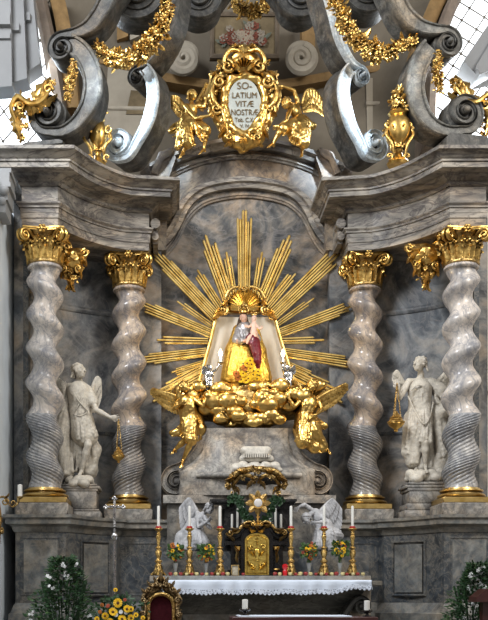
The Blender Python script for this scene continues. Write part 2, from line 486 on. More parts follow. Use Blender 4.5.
MT['ochre'] = plain('ochre painted plaster', (0.27, 0.17, 0.075), 0.85, 0.35, 3.0, 0.2)
MT['brownband'] = plain('brown painted reveal', (0.24, 0.19, 0.15), 0.85, 0.30, 3.0, 0.2)
MT['fresco'] = plain('dim ochre fresco ground', (0.17, 0.13, 0.075), 0.8, 0.35, 2.5, 0.2)
MT['frescoframe'] = plain('dull brown painted frame', (0.13, 0.10, 0.07), 0.7, 0.25, 5, 0.3)
MT['stucco'] = plain('cream stucco', (0.40, 0.355, 0.285), 0.8, 0.15, 4, 0.2)
MT['frescovase'] = plain('painted vase', (0.28, 0.23, 0.17), 0.8, 0.3, 12, 0.2)
MT['frescored'] = plain('painted red flower', (0.17, 0.055, 0.035), 0.8, 0.35, 12, 0.2)
MT['frescowhite'] = plain('painted white flower', (0.25, 0.215, 0.17), 0.8, 0.3, 12, 0.2)
MT['frescogreen'] = plain('painted leaves', (0.12, 0.13, 0.10), 0.8, 0.3, 12, 0.2)
MT['floor'] = marble('church stone floor', [(0.3, (0.16, 0.145, 0.13)), (0.6, (0.24, 0.22, 0.20)), (0.75, (0.30, 0.28, 0.25))], 0.7, None, 0, 0.4)
MT['window'] = emit('bright window glass', (0.90, 0.95, 1.0), 2.6)
MT['lead'] = plain('dark iron lattice', (0.16, 0.14, 0.11), 0.6, 0.2, 8)
MT['plate'] = plain('pale grey inscription plate', (0.50, 0.53, 0.49), 0.35, 0.12, 5, 0.5)
MT['letter'] = plain('dull gilt lettering', (0.17, 0.11, 0.045), 0.5, 0.2, 20)
MT['cream'] = plain('cream silk drape', (0.66, 0.60, 0.50), 0.55, 0.12, 3, 0.3, 0.1)
MT['red'] = plain('crimson painted robe', (0.13, 0.008, 0.018), 0.35, 0.3, 10, 0.5)
MT['skin'] = plain('painted skin', (0.62, 0.38, 0.28), 0.45, 0.08, 6, 0.4)
MT['childskin'] = plain('pale painted skin', (0.72, 0.50, 0.40), 0.45, 0.08, 6, 0.4)
MT['hair'] = plain('dark brown hair', (0.06, 0.035, 0.022), 0.5, 0.3, 20)
MT['dress'] = plain('silver grey dress', (0.38, 0.36, 0.36), 0.35, 0.35, 25, 0.5, 0.3, 0.5)
MT['wax'] = plain('white candle wax', (0.80, 0.79, 0.74), 0.45, 0.05, 4, 0.4)
MT['redglass'] = plain('red glass collar', (0.42, 0.03, 0.03), 0.25, 0.2, 6, 0.6)
MT['blackmarble'] = marble('black marble', [(0.3, (0.010, 0.010, 0.012)), (0.6, (0.025, 0.025, 0.028)), (0.75, (0.06, 0.058, 0.058))], 2, (0.12, 0.11, 0.10), 0.3, 0.18)
MT['blackwood'] = plain('black lacquered wood', (0.018, 0.016, 0.016), 0.25, 0.4, 6, 0.6)
MT['shadow'] = plain('dark grey hollow tone', (0.03, 0.032, 0.034), 0.7, 0.3, 4)
MT['cloth'] = plain('white altar linen', (0.74, 0.82, 0.95), 0.8, 0.06, 6, 0.2, 0.15)
def lace():
    t = NT('white lace')
    v = t.coord((1, 1, 1))
    vo = t.node('ShaderNodeTexVoronoi'); vo.inputs['Scale'].default_value = 34.0
    t.link(v, vo.inputs['Vector'])
    c = t.ramp(vo.outputs['Distance'], [(0.25, (0.30, 0.34, 0.42)), (0.5, (0.74, 0.81, 0.93))])
    t.bump(vo.outputs['Distance'], 0.5, 0.01)
    t.set(Base_Color=c, Roughness=0.8)
    return t.m
MT['lace'] = lace()
MT['mensa'] = marble('grey green mensa marble', [(0.3, (0.035, 0.038, 0.038)), (0.5, (0.085, 0.085, 0.08)), (0.65, (0.15, 0.145, 0.135)), (0.8, (0.26, 0.25, 0.23))], 1.3, (0.26, 0.25, 0.23), 0.35, 0.3, (0.6, 1, 1.4))
MT['gradine'] = marble('grey gradine marble', [(0.3, (0.20, 0.195, 0.19)), (0.6, (0.31, 0.30, 0.29)), (0.75, (0.38, 0.37, 0.35))], 1.5, None, 0, 0.35)
MT['appler'] = plain('red apple skin', (0.30, 0.03, 0.025), 0.3, 0.35, 15, 0.5)
MT['appley'] = plain('yellow apple skin', (0.62, 0.52, 0.24), 0.3, 0.25, 15, 0.5)
MT['ruby'] = plain('ruby red lamp glass', (0.62, 0.012, 0.02), 0.15, 0.15, 8, 0.7)
MT['leaf'] = plain('dark green leaves', (0.022, 0.060, 0.022), 0.5, 0.55, 14, 0.4)
MT['leafmid'] = plain('mid green leaves', (0.05, 0.105, 0.03), 0.5, 0.45, 14, 0.4)
MT['petalw'] = plain('white petals', (0.72, 0.74, 0.74), 0.6, 0.08, 20)
MT['petaly'] = plain('yellow petals', (0.90, 0.52, 0.015), 0.55, 0.25, 20)
MT['petalo'] = plain('orange petals', (0.46, 0.14, 0.015), 0.55, 0.3, 20)
MT['petalr'] = plain('rust red petals', (0.32, 0.06, 0.03), 0.55, 0.3, 20)
MT['floret'] = plain('brown flower disc', (0.13, 0.06, 0.015), 0.8, 0.3, 40)
MT['glassvase'] = plain('clear grey vase glass', (0.30, 0.31, 0.30), 0.12, 0.15, 6, 0.7)
MT['velvet'] = plain('dark red velvet', (0.045, 0.006, 0.010), 0.8, 0.3, 20, 0.1)
MT['throne'] = metal('worn gilt throne carving', (0.52, 0.38, 0.20), 0.42, 0.8, 40, (0.13, 0.085, 0.04), 22)
MT['redwood'] = plain('dark red brown wood', (0.055, 0.016, 0.014), 0.35, 0.3, 8, 0.5)
MT['card'] = plain('pale printed card', (0.45, 0.40, 0.30), 0.7, 0.3, 30)
MT['bulb'] = emit('glowing candle bulb', (1.0, 0.80, 0.50), 14.0)
MT['host'] = plain('white host glass', (0.74, 0.70, 0.66), 0.2, 0.05, 6)
# ------------------------------------------------------------------ setting
def fplan(u, v, n): return (u, v, n)
def felev(Y): return lambda u, v, n: (u, Y - n, v)
def px2(pts, Y):
    out = []
    for (x, y) in pts:
        p = P(x, y, Y); out.append((p.x, p.z))
    return out
def mirror(path): return [(-x, y) for (x, y) in reversed(path)]
def pprism(m, pts, Y, thick):
    """pixel polygon standing at depth Y, going back by thick"""
    return m.prism(px2(pts, Y), lambda u, v, n: (u, n, v), Y, Y + thick)
def prect(m, x0, y0, x1, y1, Y, thick):
    return pprism(m, [(x0, y1), (x1, y1), (x1, y0), (x0, y0)], Y, thick)

struct('floor', M().box((0, -8, -0.1), (18, 28, 0.2)), MT['floor'])
struct('trim_step', M().box((0.3, -2.6, 0.06), (5.4, 3.2, 0.12)), MT['floor'])
struct('wall_left', M().box((-6.3, 1.45, 5.25), (3.6, 1.5, 10.5)), MT['churchwall'])
struct('wall_right', M().box((6.3, 1.45, 5.25), (3.6, 1.5, 10.5)), MT['churchwarm'])
struct('wall_left.001', M().box((-4.71, -1.85, 4.3), (.30, 4.9, 8.6)), MT['churchwall'])
struct('wall_right.001', M().box((8.0, 2.6, 13.6), (3.0, .6, 6.4)), MT['churchwarm'])
struct('wall_left.002', M().box((-8.0, 2.6, 13.6), (3.0, .6, 6.4)), MT['churchwall'])
# apse wall, gently concave
m = M()
arc = [(-4.9 + 9.8 * i / 24, 3.7 - 0.05 * (-4.9 + 9.8 * i / 24) ** 2) for i in range(25)]
m.sweep(arc, [(-0.3, 0), (0, 0), (0, 17.0), (-0.3, 17.0)], fplan)
struct('wall_back', m, MT['apse'])
YA = 3.2
def apse_trim(name, pts, mat, Y=YA, th=0.5):
    m = M(); pprism(m, pts, Y, th); return struct(name, m, mat)
apse_trim('trim_panel_left', [(103, 140), (150, 140), (152, 72), (108, 66)], MT['apselight'])
apse_trim('trim_panel_right', [(368, 162), (392, 162), (392, 78), (366, 78)], MT['apselight'])
apse_trim('trim_panel_left.001', [(126, 114), (146, 114), (149, 92), (131, 90)], MT['fresco'], YA - .03)
apse_trim('trim_pilaster_ochre', [(392, 165), (404, 165), (404, -15), (392, -15)], MT['ochre'])
apse_trim('trim_pilaster_grey', [(380, 80), (390, 80), (390, -15), (380, -15)], MT['apselight'])
apse_trim('trim_pilaster_ochre.001', [(302, 62), (315, 62), (315, 12), (302, 12)], MT['ochre'])
apse_trim('trim_pilaster_ochre.002', [(171, 62), (179, 62), (179, 18), (171, 18)], MT['ochre'])
apse_trim('trim_pilaster_ochre.003', [(117, 40), (128, 36), (128, -10), (117, -10)], MT['ochre'])
apse_trim('trim_pilaster_grey.001', [(130, 40), (139, 36), (139, -10), (130, -10)], MT['apselight'])
def swept_trim(name, pts, w, mat, Y=YA, out=0.05):
    m = M(); pp = px2(crom(pts, 6), Y)
    m.sweep(pp, [(-w, -0.7), (-w, out * .5), (-w * .5, out), (w * .5, out), (w, out * .6), (w, -0.7)], felev(Y))
    return struct(name, m, mat)
swept_trim('trim_cornice_painted', [(150, 75), (185, 81), (215, 85), (245, 86), (275, 85), (310, 80), (345, 73)], 0.10, MT['ochre'])
swept_trim('trim_cornice_painted.001', [(100, 60), (122, 66), (150, 71)], 0.08, MT['ochre'])
swept_trim('trim_cornice_painted.002', [(345, 72), (366, 70), (392, 66)], 0.08, MT['ochre'])
swept_trim('trim_ledge_left', [(100, 108), (150, 109)], 0.045, MT['stucco'])
swept_trim('trim_ledge_right', [(366, 104), (394, 103)], 0.045, MT['stucco'])
swept_trim('trim_arch_left', [(36, -14), (44, 20), (52, 60), (60, 110), (64, 150)], 0.16, MT['brownband'], 2.0, 0.3)
swept_trim('trim_arch_left.001', [(54, -14), (62, 20), (68, 60), (72, 110)], 0.16, MT['ochre'], 2.1, 0.12)
swept_trim('trim_arch_right', [(462, -14), (448, 14), (436, 50), (430, 90), (428, 150)], 0.13, MT['brownband'], 2.0, 0.3)
swept_trim('trim_arch_right.001', [(446, -14), (432, 14), (420, 50), (416, 90)], 0.16, MT['ochre'], 2.1, 0.12)

# windows with lattice
def window(n, poly, Y, lat):
    m = M(); pprism(m, poly, Y, 0.03)
    w = struct('window_%d' % n, m, MT['window'])
    b = M()
    for (a, c) in lat:
        b.tube([P(a[0], a[1], Y - .06), P(c[0], c[1], Y - .06)], 0.015, 6)
    # knots where the bars cross
    for i, (a, c) in enumerate(lat):
        for (e, g) in lat[i + 1:]:
            d = (c[0] - a[0]) * (g[1] - e[1]) - (c[1] - a[1]) * (g[0] - e[0])
            if abs(d) < 1e-6: continue
            t = ((e[0] - a[0]) * (g[1] - e[1]) - (e[1] - a[1]) * (g[0] - e[0])) / d
            u = ((e[0] - a[0]) * (c[1] - a[1]) - (e[1] - a[1]) * (c[0] - a[0])) / d
            if 0 < t < 1 and 0 < u < 1:
                b.ball(P(a[0] + t * (c[0] - a[0]), a[1] + t * (c[1] - a[1]), Y - .07), 0.036, (6, 4))
    mk('lattice', b, MT['lead'], w)
lat = [((-12, 24 + 21 * k), (30 + 0, 24 + 21 * k - 84)) for k in range(0)]
def diag(x0, x1, y0, y1, sl, c0, step, cnt):
    out = []
    for k in range(cnt):
        c = c0 + k * step
        # y = sl*x + c clipped to the box
        pts = []
        for x in (x0, x1):
            y = sl * x + c
            if y0 <= y <= y1: pts.append((x, y))
        for y in (y0, y1):
            x = (y - c) / sl
            if x0 < x < x1: pts.append((x, y))
        if len(pts) >= 2: out.append((pts[0], pts[-1] if pts[-1] != pts[0] else pts[1]))
    return out
latL = diag(-14, 52, -12, 142, 1.45, -80, 31, 10) + diag(-14, 52, -12, 142, -1.15, 0, 29, 9)
window(1, [(-45, 148), (56, 148), (57, 138), (54, 110), (48, 60), (38, 10), (32, -25), (-45, -25)], 2.35, latL)
latR = diag(430, 515, -12, 140, 0.62, -300, 17, 13) + diag(430, 515, -12, 140, -1.55, 640, 32, 12)
window(2, [(430, 148), (530, 148), (530, -25), (458, -25), (446, 14), (434, 50), (428, 90)], 2.35, latR)
# stepped pilaster bundles of the church piers, high at both edges
m = M()
for (poly, Y) in (([(-40, 90), (12, 86), (10, -30), (-40, -30)], 0.35), ([(8, 84), (27, 78), (22, -30), (8, -30)], 0.55), ([(24, 74), (40, 63), (30, -30), (20, -30)], 0.8)):
    pprism(m, poly, Y, 0.5)
for (x0, y0, x1, y1, Y) in ((-40, 32, 10, 38, 0.28), (-40, 12, 10, 24, 0.22), (8, 22, 19, 30, 0.45), (20, 12, 30, 20, 0.7)):
    prect(m, x0, y0, x1, y1, Y, 0.6)
struct('trim_pier_left', m, MT['pilaster'])
m = M()
pprism(m, [(520, 2), (487, 26), (464, 60), (470, 68), (478, 76), (520, 66)], 0.9, 0.6)
pprism(m, [(520, 20), (493, 38), (476, 66), (480, 74), (520, 60)], 0.75, 0.3)
struct('trim_pier_right', m, MT['pilaster'])
def corbel(name, x, y0, y1, s):
    m = M()
    for (k, w, h) in ((0, 1.0, .10), (.10, .85, .22), (.32, .95, .10), (.42, .7, .3), (.72, .5, .28)):
        za = y0 + (y1 - y0) * k; zb = y0 + (y1 - y0) * (k + h)
        xi = x + s * 0 ; xo = x + s * 11 * w
        prect(m, min(x - s * 30, xo), za, max(x - s * 30, xo), zb, -2.6, 0.6)
    m.ball(P(x + s * 4, y0 + (y1 - y0) * .5, -2.62), 0.09, (12, 8)); m.ball(P(x + s * 2, y0 + (y1 - y0) * .75, -2.62), 0.07, (12, 8))
    struct(name, m, MT['pilaster'])
corbel('trim_corbel_left', 0, 168, 212, 1)
swept_trim('trim_moulding_right', [(476, 385), (520, 380)], 0.16, MT['churchwarm'], 0.65, 0.10)

# ------------------------------------------------------------------ altar architecture
PED = [(-4.33, 0.4), (-4.33, -1.92), (-3.42, -1.92)] + crom([(-3.42, -1.92), (-3.2, -1.50), (-2.95, -1.16), (-2.56, -0.88)], 4)[1:] + [(-2.5, -0.64), (-1.1, -0.64)]
ENT = [(-4.25, 0.5), (-4.25, -1.7), (-3.59, -1.7)] + crom([(-3.59, -1.7), (-3.36, -1.30), (-3.05, -0.92), (-2.70, -0.62), (-2.40, -0.46)], 4)[1:] + [(-1.95, -0.4), (-1.95, 0.9)]
P_BASE = [(-.6, 0), (.15, 0), (.15, .78), (.11, .82), (.11, .96), (.08, .98), (.03, 1.12), (0, 1.15), (0, 1.16), (-.6, 1.16)]
P_DADO = [(-.6, 1.16), (0, 1.16), (0, 2.44), (-.6, 2.44)]
P_TOP = [(-.6, 2.44), (.02, 2.44), (.04, 2.47), (.06, 2.53), (.13, 2.57), (.16, 2.58), (.16, 2.66), (.20, 2.69), (.20, 2.745), (-.6, 2.745)]
E_ARC = [(-.5, 8.05), (0, 8.05), (0, 8.20), (.018, 8.20), (.018, 8.29), (.025, 8.29), (.025, 8.38), (.05, 8.38), (.05, 8.41), (.085, 8.45), (.085, 8.475), (0, 8.48), (-.5, 8.48)]
E_FRI = [(-.5, 8.48), (0, 8.48), (0, 8.78), (-.5, 8.78)]
E_COR = [(-.5, 8.78), (.03, 8.78), (.06, 8.81), (.06, 8.85), (.13, 8.90), (.17, 8.92), (.19, 8.95), (.42, 8.955), (.42, 9.05), (.45, 9.055), (.45, 9.09), (.50, 9.12), (.56, 9.20), (.60, 9.21), (.60, 9.27), (-.5, 9.27)]
def side(paths, k): return paths if k < 0 else mirror(paths)
for k, where in ((-1, 'by the candle sconce and the left bushes'), (1, 'at the right end by the plain warm wall')):
    t = T('altar_pedestal', 'stepped blue-grey marble pedestal carrying two columns ' + where, 'pedestal', (k * 2.9, -0.9, 0), 'pedestals under the twisted columns')
    pp = side(PED, k)
    mk('pedestal_base', M().sweep(pp, P_BASE, fplan), MT['pedestal'], t)
    mk('dado', M().sweep(pp, P_DADO, fplan), MT['dado'], t)
    m = M().sweep(pp, P_TOP, fplan)
    m.prism([(x, y) for (x, y) in pp] + [(k * -pp[0][0] if False else pp[-1][0], 0.6), (pp[0][0], 0.6)], lambda u, v, n: (u, v, n), 2.60, 2.742)
    mk('ledge', m, MT['pedestal'], t)
    # raised rectangular panels on the dado faces
    def panel(a, b, z0, z1):
        ax, ay = a; bx, by = b
        dx, dy = bx - ax, by - ay; L = math.hypot(dx, dy); dx /= L; dy /= L
        f = lambda u, v, n: (ax + dx * u + dy * n, ay + dy * u - dx * n, v)
        w = 0.035
        mm = M(); mm.sweep([(0.1, z0), (L - .1, z0), (L - .1, z1), (0.1, z1)], [(-w * .7, -.01), (-w * .3, .012), (w * .3, .012), (w * .7, -.01)], f, closed=True)
        mk('panel_moulding', mm, MT['dado'], t)
        mm = M(); mm.prism([(0.15, z0 + .05), (L - .15, z0 + .05), (L - .15, z1 - .05), (0.15, z1 - .05)], f, -.01, .008)
        mk('panel', mm, MT['pedestal'] if L < 0.95 else MT['dado'], t)
    Q = [(-4.33, -1.92), (-3.42, -1.92)]
    panel(*(Q if k < 0 else mirror(Q)), 1.3, 2.34)
    Q = [(-3.24, -1.575), (-2.62, -0.925)]
    panel(*(Q if k < 0 else mirror(Q)), 1.3, 2.30)
    Q = [(-2.5, -0.64), (-1.55, -0.64)]
    panel(*(Q if k < 0 else mirror(Q)), 1.3, 2.30)
    t = T('entablature', 'curved grey marble entablature ' + ('above the angel statue with the outstretched arm' if k < 0 else 'above the angel statue with crossed bodice cords'), 'entablature', (k * 2.9, -0.9, 8.2), 'entablatures over the column pairs')
    pp = side(ENT, k)
    mk('architrave', M().sweep(pp, E_ARC, fplan), MT['ent'], t)
    mk('frieze', M().sweep(pp, E_FRI, fplan), MT['ent'], t)
    m = M().sweep(pp, E_COR, fplan)
    m.prism([(x, y) for (x, y) in pp] + [], fplan, 9.10, 9.265)
    mk('cornice', m, MT['ent'], t)
    m = M().prism([(k * 2.9 + (x - k * 2.9) * .96, y + .07) for (x, y) in pp], fplan, 8.056, 8.12)
    mk('soffit', m, MT['ent'], t)
    # little scroll console where the entablature returns to the wall
    m = M(); xs = k * 1.83
    for (dz, r) in ((8.62, .10), (8.36, .07)):
        m.lathe((xs, -0.28, dz), [(r * .2, -.04), (r, -.03), (r, .25), (r * .9, .27)], 14, axis=(0, 1, 0))
    m.box((xs, .1, 8.5), (.1, .6, .5))
    mk('scroll_console', m, MT['ent'], t)

# retable wall: niche walls at both sides and the tall centre panel with its arch
t = T('retable_wall', 'high veined marble wall behind the gold sunburst with arched moulding', 'altar wall', (0, 0.8, 2.7))
NI = crom([(-4.27, -1.0), (-4.12, -.55), (-3.6, -.02), (-3.0, .32), (-2.4, .52), (-1.85, .62)], 5)
for k in (-1, 1):
    pp = NI if k < 0 else mirror(NI)
    mk('niche_wall', M().sweep(pp, [(-.25, 2.5), (0, 2.5), (0, 8.95), (-.25, 8.95)], fplan), MT['niche'], t)
    mk('niche_band', M().sweep(pp[2:] if k < 0 else pp[:-2], [(-.05, 6.98), (.02, 6.98), (.05, 7.03), (.05, 7.06), (.02, 7.1), (-.05, 7.1)], fplan), MT['niche'], t)
    mk('niche_band', M().sweep(pp[2:] if k < 0 else pp[:-2], [(-.05, 4.55), (.02, 4.55), (.03, 4.58), (.02, 4.62), (-.05, 4.62)], fplan), MT['dado'], t)
    mk('end_pilaster', M().box((k * 4.27, -.4, 5.72), (.10, 1.3, 6.45)), MT['dado'], t)
    mk('pilaster_strip', M().box((k * 1.97, .58, 5.7), (.5, .25, 6.0)), MT['niche'], t)
TOPC = [(148, 166), (165, 161), (182, 154), (205, 148), (225, 144), (245, 143), (265, 144), (285, 148), (308, 154), (326, 161), (345, 166)]
YW = 0.75
poly = px2([(140, 560)] + [(140, 166)] + TOPC + [(352, 166), (352, 560)], YW)
mk('centre_panel', M().prism(list(reversed(poly)), lambda u, v, n: (u, n, v), YW, YW + .45), MT['wall'], t)
atp = px2([(140, 249), (140, 160)] + TOPC + [(352, 160), (352, 249), (338, 243), (326, 235), (316, 222), (308, 207), (296, 195), (276, 187), (245, 183), (214, 187), (196, 195), (184, 207), (176, 222), (166, 235), (155, 243)], YW - .03)
mk('attic_field', M().prism(list(reversed(atp)), lambda u, v, n: (u, n, v), YW - .04, YW + .1), MT['attic'], t)
pr = lambda w, o: [(-w, -.05), (-w, o * .5), (-w * .6, o * .6), (-w * .5, o), (w * .1, o), (w * .3, o * .7), (w, o * .6), (w, -.05)]
mk('attic_cornice', M().sweep(px2(crom([(150, 173), (165, 166), (182, 159), (205, 152), (225, 148), (245, 147), (265, 148), (285, 152), (308, 159), (326, 166), (342, 173)], 4), YW), pr(.11, .34), felev(YW)), MT['ent'], t)
mk('attic_band', M().sweep(px2(crom([(168, 178), (190, 168), (215, 161), (245, 158), (275, 161), (302, 168), (324, 178)], 4), YW), pr(.05, .14), felev(YW)), MT['ent'], t)
OG = [(150, 250), (156, 247), (163, 242), (170, 234), (176, 224), (182, 211), (190, 200), (203, 191), (222, 186), (245, 184), (268, 186), (288, 191), (301, 200), (309, 211), (315, 224), (321, 234), (328, 242), (336, 247), (342, 250)]
mk('ogee_arch_moulding', M().sweep(px2(crom(OG, 4), YW), pr(.12, .20), felev(YW)), MT['ent'], t)
OG2 = [(x + (3 if x < 245 else -3 if x > 245 else 0), y + 12) for (x, y) in OG]
mk('inner_arch_moulding', M().sweep(px2(crom(OG2, 4), YW), pr(.05, .08), felev(YW)), MT['attic'], t)
for k in (-1, 1):
    m = M()
    for (poly, Y) in (([(150, 250), (150, 174), (159, 152), (172, 147), (176, 158), (168, 180), (166, 250)], .42), ([(152, 172), (160, 153), (174, 148), (171, 155), (163, 160), (157, 174)], .34)):
        q = [(x if k < 0 else 492 - x, y) for (x, y) in poly]
        pprism(m, q if k > 0 else list(reversed(q)), Y, .5)
    mk('attic_pier', m, MT['attic'], t)

# columns -----------------------------------------------------------------
def shaft(c, z0, z1, hand, ph, r0=0.305, amp=0.082, turns=6.3):
    nz, na = 330, 132
    zs = np.linspace(0, 1, nz)[:, None]; A = np.linspace(0, 2 * PI, na, endpoint=False)[None, :]
    H = z1 - z0
    # pitch grows a little towards the foot
    phi = hand * (2 * PI * turns * (0.88 * zs + 0.12 * zs ** 2)) + ph
    am = amp * np.clip(np.minimum(zs / .07, (1 - zs) / .05), 0, 1) * (1 - .15 * zs)
    rad = r0 * (1 - .10 * zs) - 0.6 * am
    fl = np.clip((0.335 - zs) / .012, 0, 1) * np.clip((zs - .012) / .02, 0, 1)
    u = np.cos(12 * (A - phi))
    flute = fl * (-0.024) * np.clip(-.05 - u, 0, 1.0)
    lobes = (1 - fl) * am * 0.25 * np.cos(A - phi)
    step = 0.012 * fl
    R = rad + 0.55 * am + flute + lobes + step * 0
    X = c[0] + am * np.cos(phi) * .75 + R * np.cos(A); Y = c[1] + am * np.sin(phi) * .75 + R * np.sin(A)
    Z = z0 + H * zs + 0 * A
    V = np.stack([X, Y, Z], -1).reshape(-1, 3)
    F = []
    cut_ = int(nz * .336); F2 = []
    for j in range(nz - 1):
        for i in range(na):
            (F2 if j < cut_ else F).append((j * na + i, j * na + (i + 1) % na, (j + 1) * na + (i + 1) % na, (j + 1) * na + i))
    return (V[cut_ * na:].tolist(), [tuple(q - cut_ * na for q in f) for f in F]), (V[:(cut_ + 1) * na].tolist(), F2)

def acanthus(m, base, out, h, w, curl):
    """leaf rising from base, bending outward along out"""
    base = Vector(base); out = Vector(out).normalized(); sd = Vector((0, 0, 1)).cross(out)
    n = 9; vs = []; fs = []
    for i in range(n + 1):
        t = i / n
        zz = h * math.sin(min(t, .86) / .86 * PI * .5) - (0.16 * h * ((t - .8) / .2) ** 2 if t > .8 else 0)
        oo = curl * (t ** 2.2) + 0.02 * math.sin(PI * t)
        lob = 0.75 + 0.35 * abs(math.sin(t * PI * 3.5))
        ww = w * (math.sin(PI * min(1, .22 + t * .78)) * .9 + .1) * lob
        for q in (-1, -.5, 0, .5, 1):
            vs.append(base + sd * (ww * q) + out * (oo + .03 * (1 - abs(q)) - .022 * (abs(q) == .5) + (.08 * w if q == 0 else 0)) + Vector((0, 0, zz - .05 * h * abs(q))))
    for i in range(n):
        for q in range(4):
            a = i * 5 + q
            fs.append((a, a + 1, a + 6, a + 5))
    m.add(vs, fs)

def spiral_tube(m, c, ax_u, ax_v, r, turns, rad, start=0.0, dirn=1, n=34, rise=None):
    pts = []; rr = []
    for i in range(n + 1):
        t = i / n; a = start + dirn * t * turns * 2 * PI
        k = r * (1 - .92 * t)
        p = Vector(c) + ax_u * (k * math.cos(a)) + ax_v * (k * math.sin(a))
        if rise is not None: p = p + rise * t
        pts.append(p); rr.append(rad * (1 - .55 * t))
    m.tube(pts, rr, 7)

def capital(c, z0, z1, r):
    H = z1 - z0
    bell = M().lathe((c[0], c[1], z0), [(r * 1.02, 0), (r * 1.12, .02), (r * 1.12, .05), (r * .98, .06), (r * .97, H * .1), (r * .95, H * .6), (r * 1.0, H * .8), (r * 1.2, H * .9)], 28)
    lv = M()
    for row, (n, zb, hh, ww, cu, of) in enumerate(((9, .02, .46, .125, .09, 0), (9, .24, .50, .125, .15, .5))):
        for i in range(n):
            a = 2 * PI * (i + of) / n
            d = Vector((math.cos(a), math.sin(a), 0))
            acanthus(lv, Vector((c[0], c[1], z0 + zb * H)) + d * (r * .99), d, hh * H, ww, cu)
    # pearls and flowers between the volutes
    for i in range(8):
        a = PI / 4 * i; d = Vector((math.cos(a), math.sin(a), 0))
        p = Vector((c[0], c[1], z0 + H * .72)) + d * (r * 1.36)
        if i % 2 == 0:
            p.z = z0 + H * .90
            for k in range(6):
                an = 2 * PI * k / 6
                lv.ball(p + Vector((0, 0, .055 * math.sin(an))) + Vector((-d.y, d.x, 0)) * (.055 * math.cos(an)), .035, (6, 4))
            lv.ball(p + d * .02, .04, (6, 4))
        for k in range(5):
            q = Vector((c[0], c[1], z0 + H * (.56 + .05 * (k % 2)))) + Vector((math.cos(a + (k - 2) * .13), math.sin(a + (k - 2) * .13), 0)) * (r * 1.24)
            lv.ball(q, .032, (6, 4))
    vol = []
    for i in range(4):
        a = PI / 4 + PI / 2 * i; d = Vector((math.cos(a), math.sin(a), 0)); sd = Vector((-d.y, d.x, 0))
        mm = M()
        for s in (-1, 1):
            cc = Vector((c[0], c[1], z0 + H * .74)) + d * (r * 1.62) + sd * (.045 * s)
            # the roll lies in a vertical plane through d
            spiral_tube(mm, cc, d, Vector((0, 0, 1)), .115, 1.9, .036, PI * .55, -1)
            mm.tube([cc - d * .30 - Vector((0, 0, .14)), cc - d * .2 - Vector((0, 0, .02)), cc - d * .10 + Vector((0, 0, .09)), cc - d * .015 + Vector((0, 0, .115))], [.03, .035, .038, .036], 7)
        mm.ball(Vector((c[0], c[1], z0 + H * .74)) + d * (r * 1.62), (.055, .055, .055))
        vol.append(mm)
    ab = M(); pts = []
    hw = r * 1.72
    for i in range(4):
        a = PI / 4 + PI / 2 * i
        p0 = Vector((math.cos(a), math.sin(a))) * hw * 1.08; b = a + PI / 2; p1 = Vector((math.cos(b), math.sin(b))) * hw * 1.08
        n = Vector((math.cos((a + b) / 2), math.sin((a + b) / 2)))
        for k in range(8):
            t = k / 8 * .86 + .07
            q = p0.lerp(p1, t) - n * (.07 * math.sin(PI * t))
            pts.append((c[0] + q.x, c[1] + q.y))
    ab.prism(pts, lambda u, v, n: (u, v, n), z0 + H * .91, z0 + H * .955)
    ab.prism([(c[0] + (x - c[0]) * 1.05, c[1] + (y - c[1]) * 1.05) for (x, y) in pts], lambda u, v, n: (u, v, n), z0 + H * .955, z1)
    return bell, lv, vol, ab

COLS = [(-3.87, -1.36, 1 * -1, 'outermost pale twisted column beside the wall with the candle sconce', 'colpale', 2.2),
        (-2.36, 0.0, 1, 'warm grey twisted column behind the hand of the outstretched-arm angel', 'colwarm', .6),
        (2.36, 0.0, -1, 'grey-brown twisted column between sunburst and crossed-cord angel', 'colwarm', 2.4),
        (3.89, -1.36, 1, 'outermost pale twisted column beside the plain warm wall', 'colpale', .5)]
for (cx, cy, hand, lab, mat, ph) in COLS:
    t = T('twisted_column', lab, 'column', (cx, cy, 2.742), 'twisted marble columns with gilded capitals')
    mk('pedestal_block', M().box((cx, cy, 2.862), (.96, .96, .24), 0, .02), MT['base'], t)
    mk('gilt_plinth', M().box((cx, cy, 3.035), (.90, .90, .11), 0, .012), MT['goldplinth'], t)
    mk('gilt_base', M().lathe((cx, cy, 3.09), [(.40, 0), (.43, .02), (.44, .05), (.42, .075), (.37, .085), (.36, .105), (.38, .115), (.40, .135), (.39, .155), (.345, .165), (.335, .19), (.30, .195)], 40), MT['goldplinth'], t)
    up_, lo_ = shaft((cx, cy), 3.26, 7.42, hand, ph)
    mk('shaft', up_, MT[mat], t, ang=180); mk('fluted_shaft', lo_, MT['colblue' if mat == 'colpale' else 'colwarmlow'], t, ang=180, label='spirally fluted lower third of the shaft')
    mk('astragal', M().lathe((cx, cy, 7.35), [(.29, 0), (.32, .015), (.325, .035), (.31, .055), (.30, .08)], 32), MT[mat], t)
    bell, lv, vol, ab = capital((cx, cy), 7.42, 8.05, .30)
    cp = mk('capital', bell, MT['golddark'], t)
    mk('acanthus_leaves', lv, MT['goldleaf'], cp, ang=60)
    for v in vol: mk('capital_volute', v, MT['gold'], cp, ang=60)
    mk('abacus', ab, MT['gold'], cp)
# ------------------------------------------------------------------ marble volutes of the crown
class Plane:
    """vertical plane through the point seen at (px) at depth Y, turned by th about Z; u to the right, v up"""
    def __init__(s, px, Y, th):
        s.X0 = P(px, 0, Y).x; s.Y0 = Y; s.c, s.s = math.cos(th), math.sin(th)
    def uv(s, px, py):
        k = (px - PCX) / FPX; d0 = s.Y0 - CAM[1]
        u = (CAM[0] + k * d0 - s.X0) / (s.c - k * s.s)
        d = d0 + u * s.s
        return (u, CAM[2] + (PCY - py) * d / FPX)
    def map(s, u, v, n):
        return (s.X0 + u * s.c + n * s.s, s.Y0 + u * s.s - n * s.c, v)

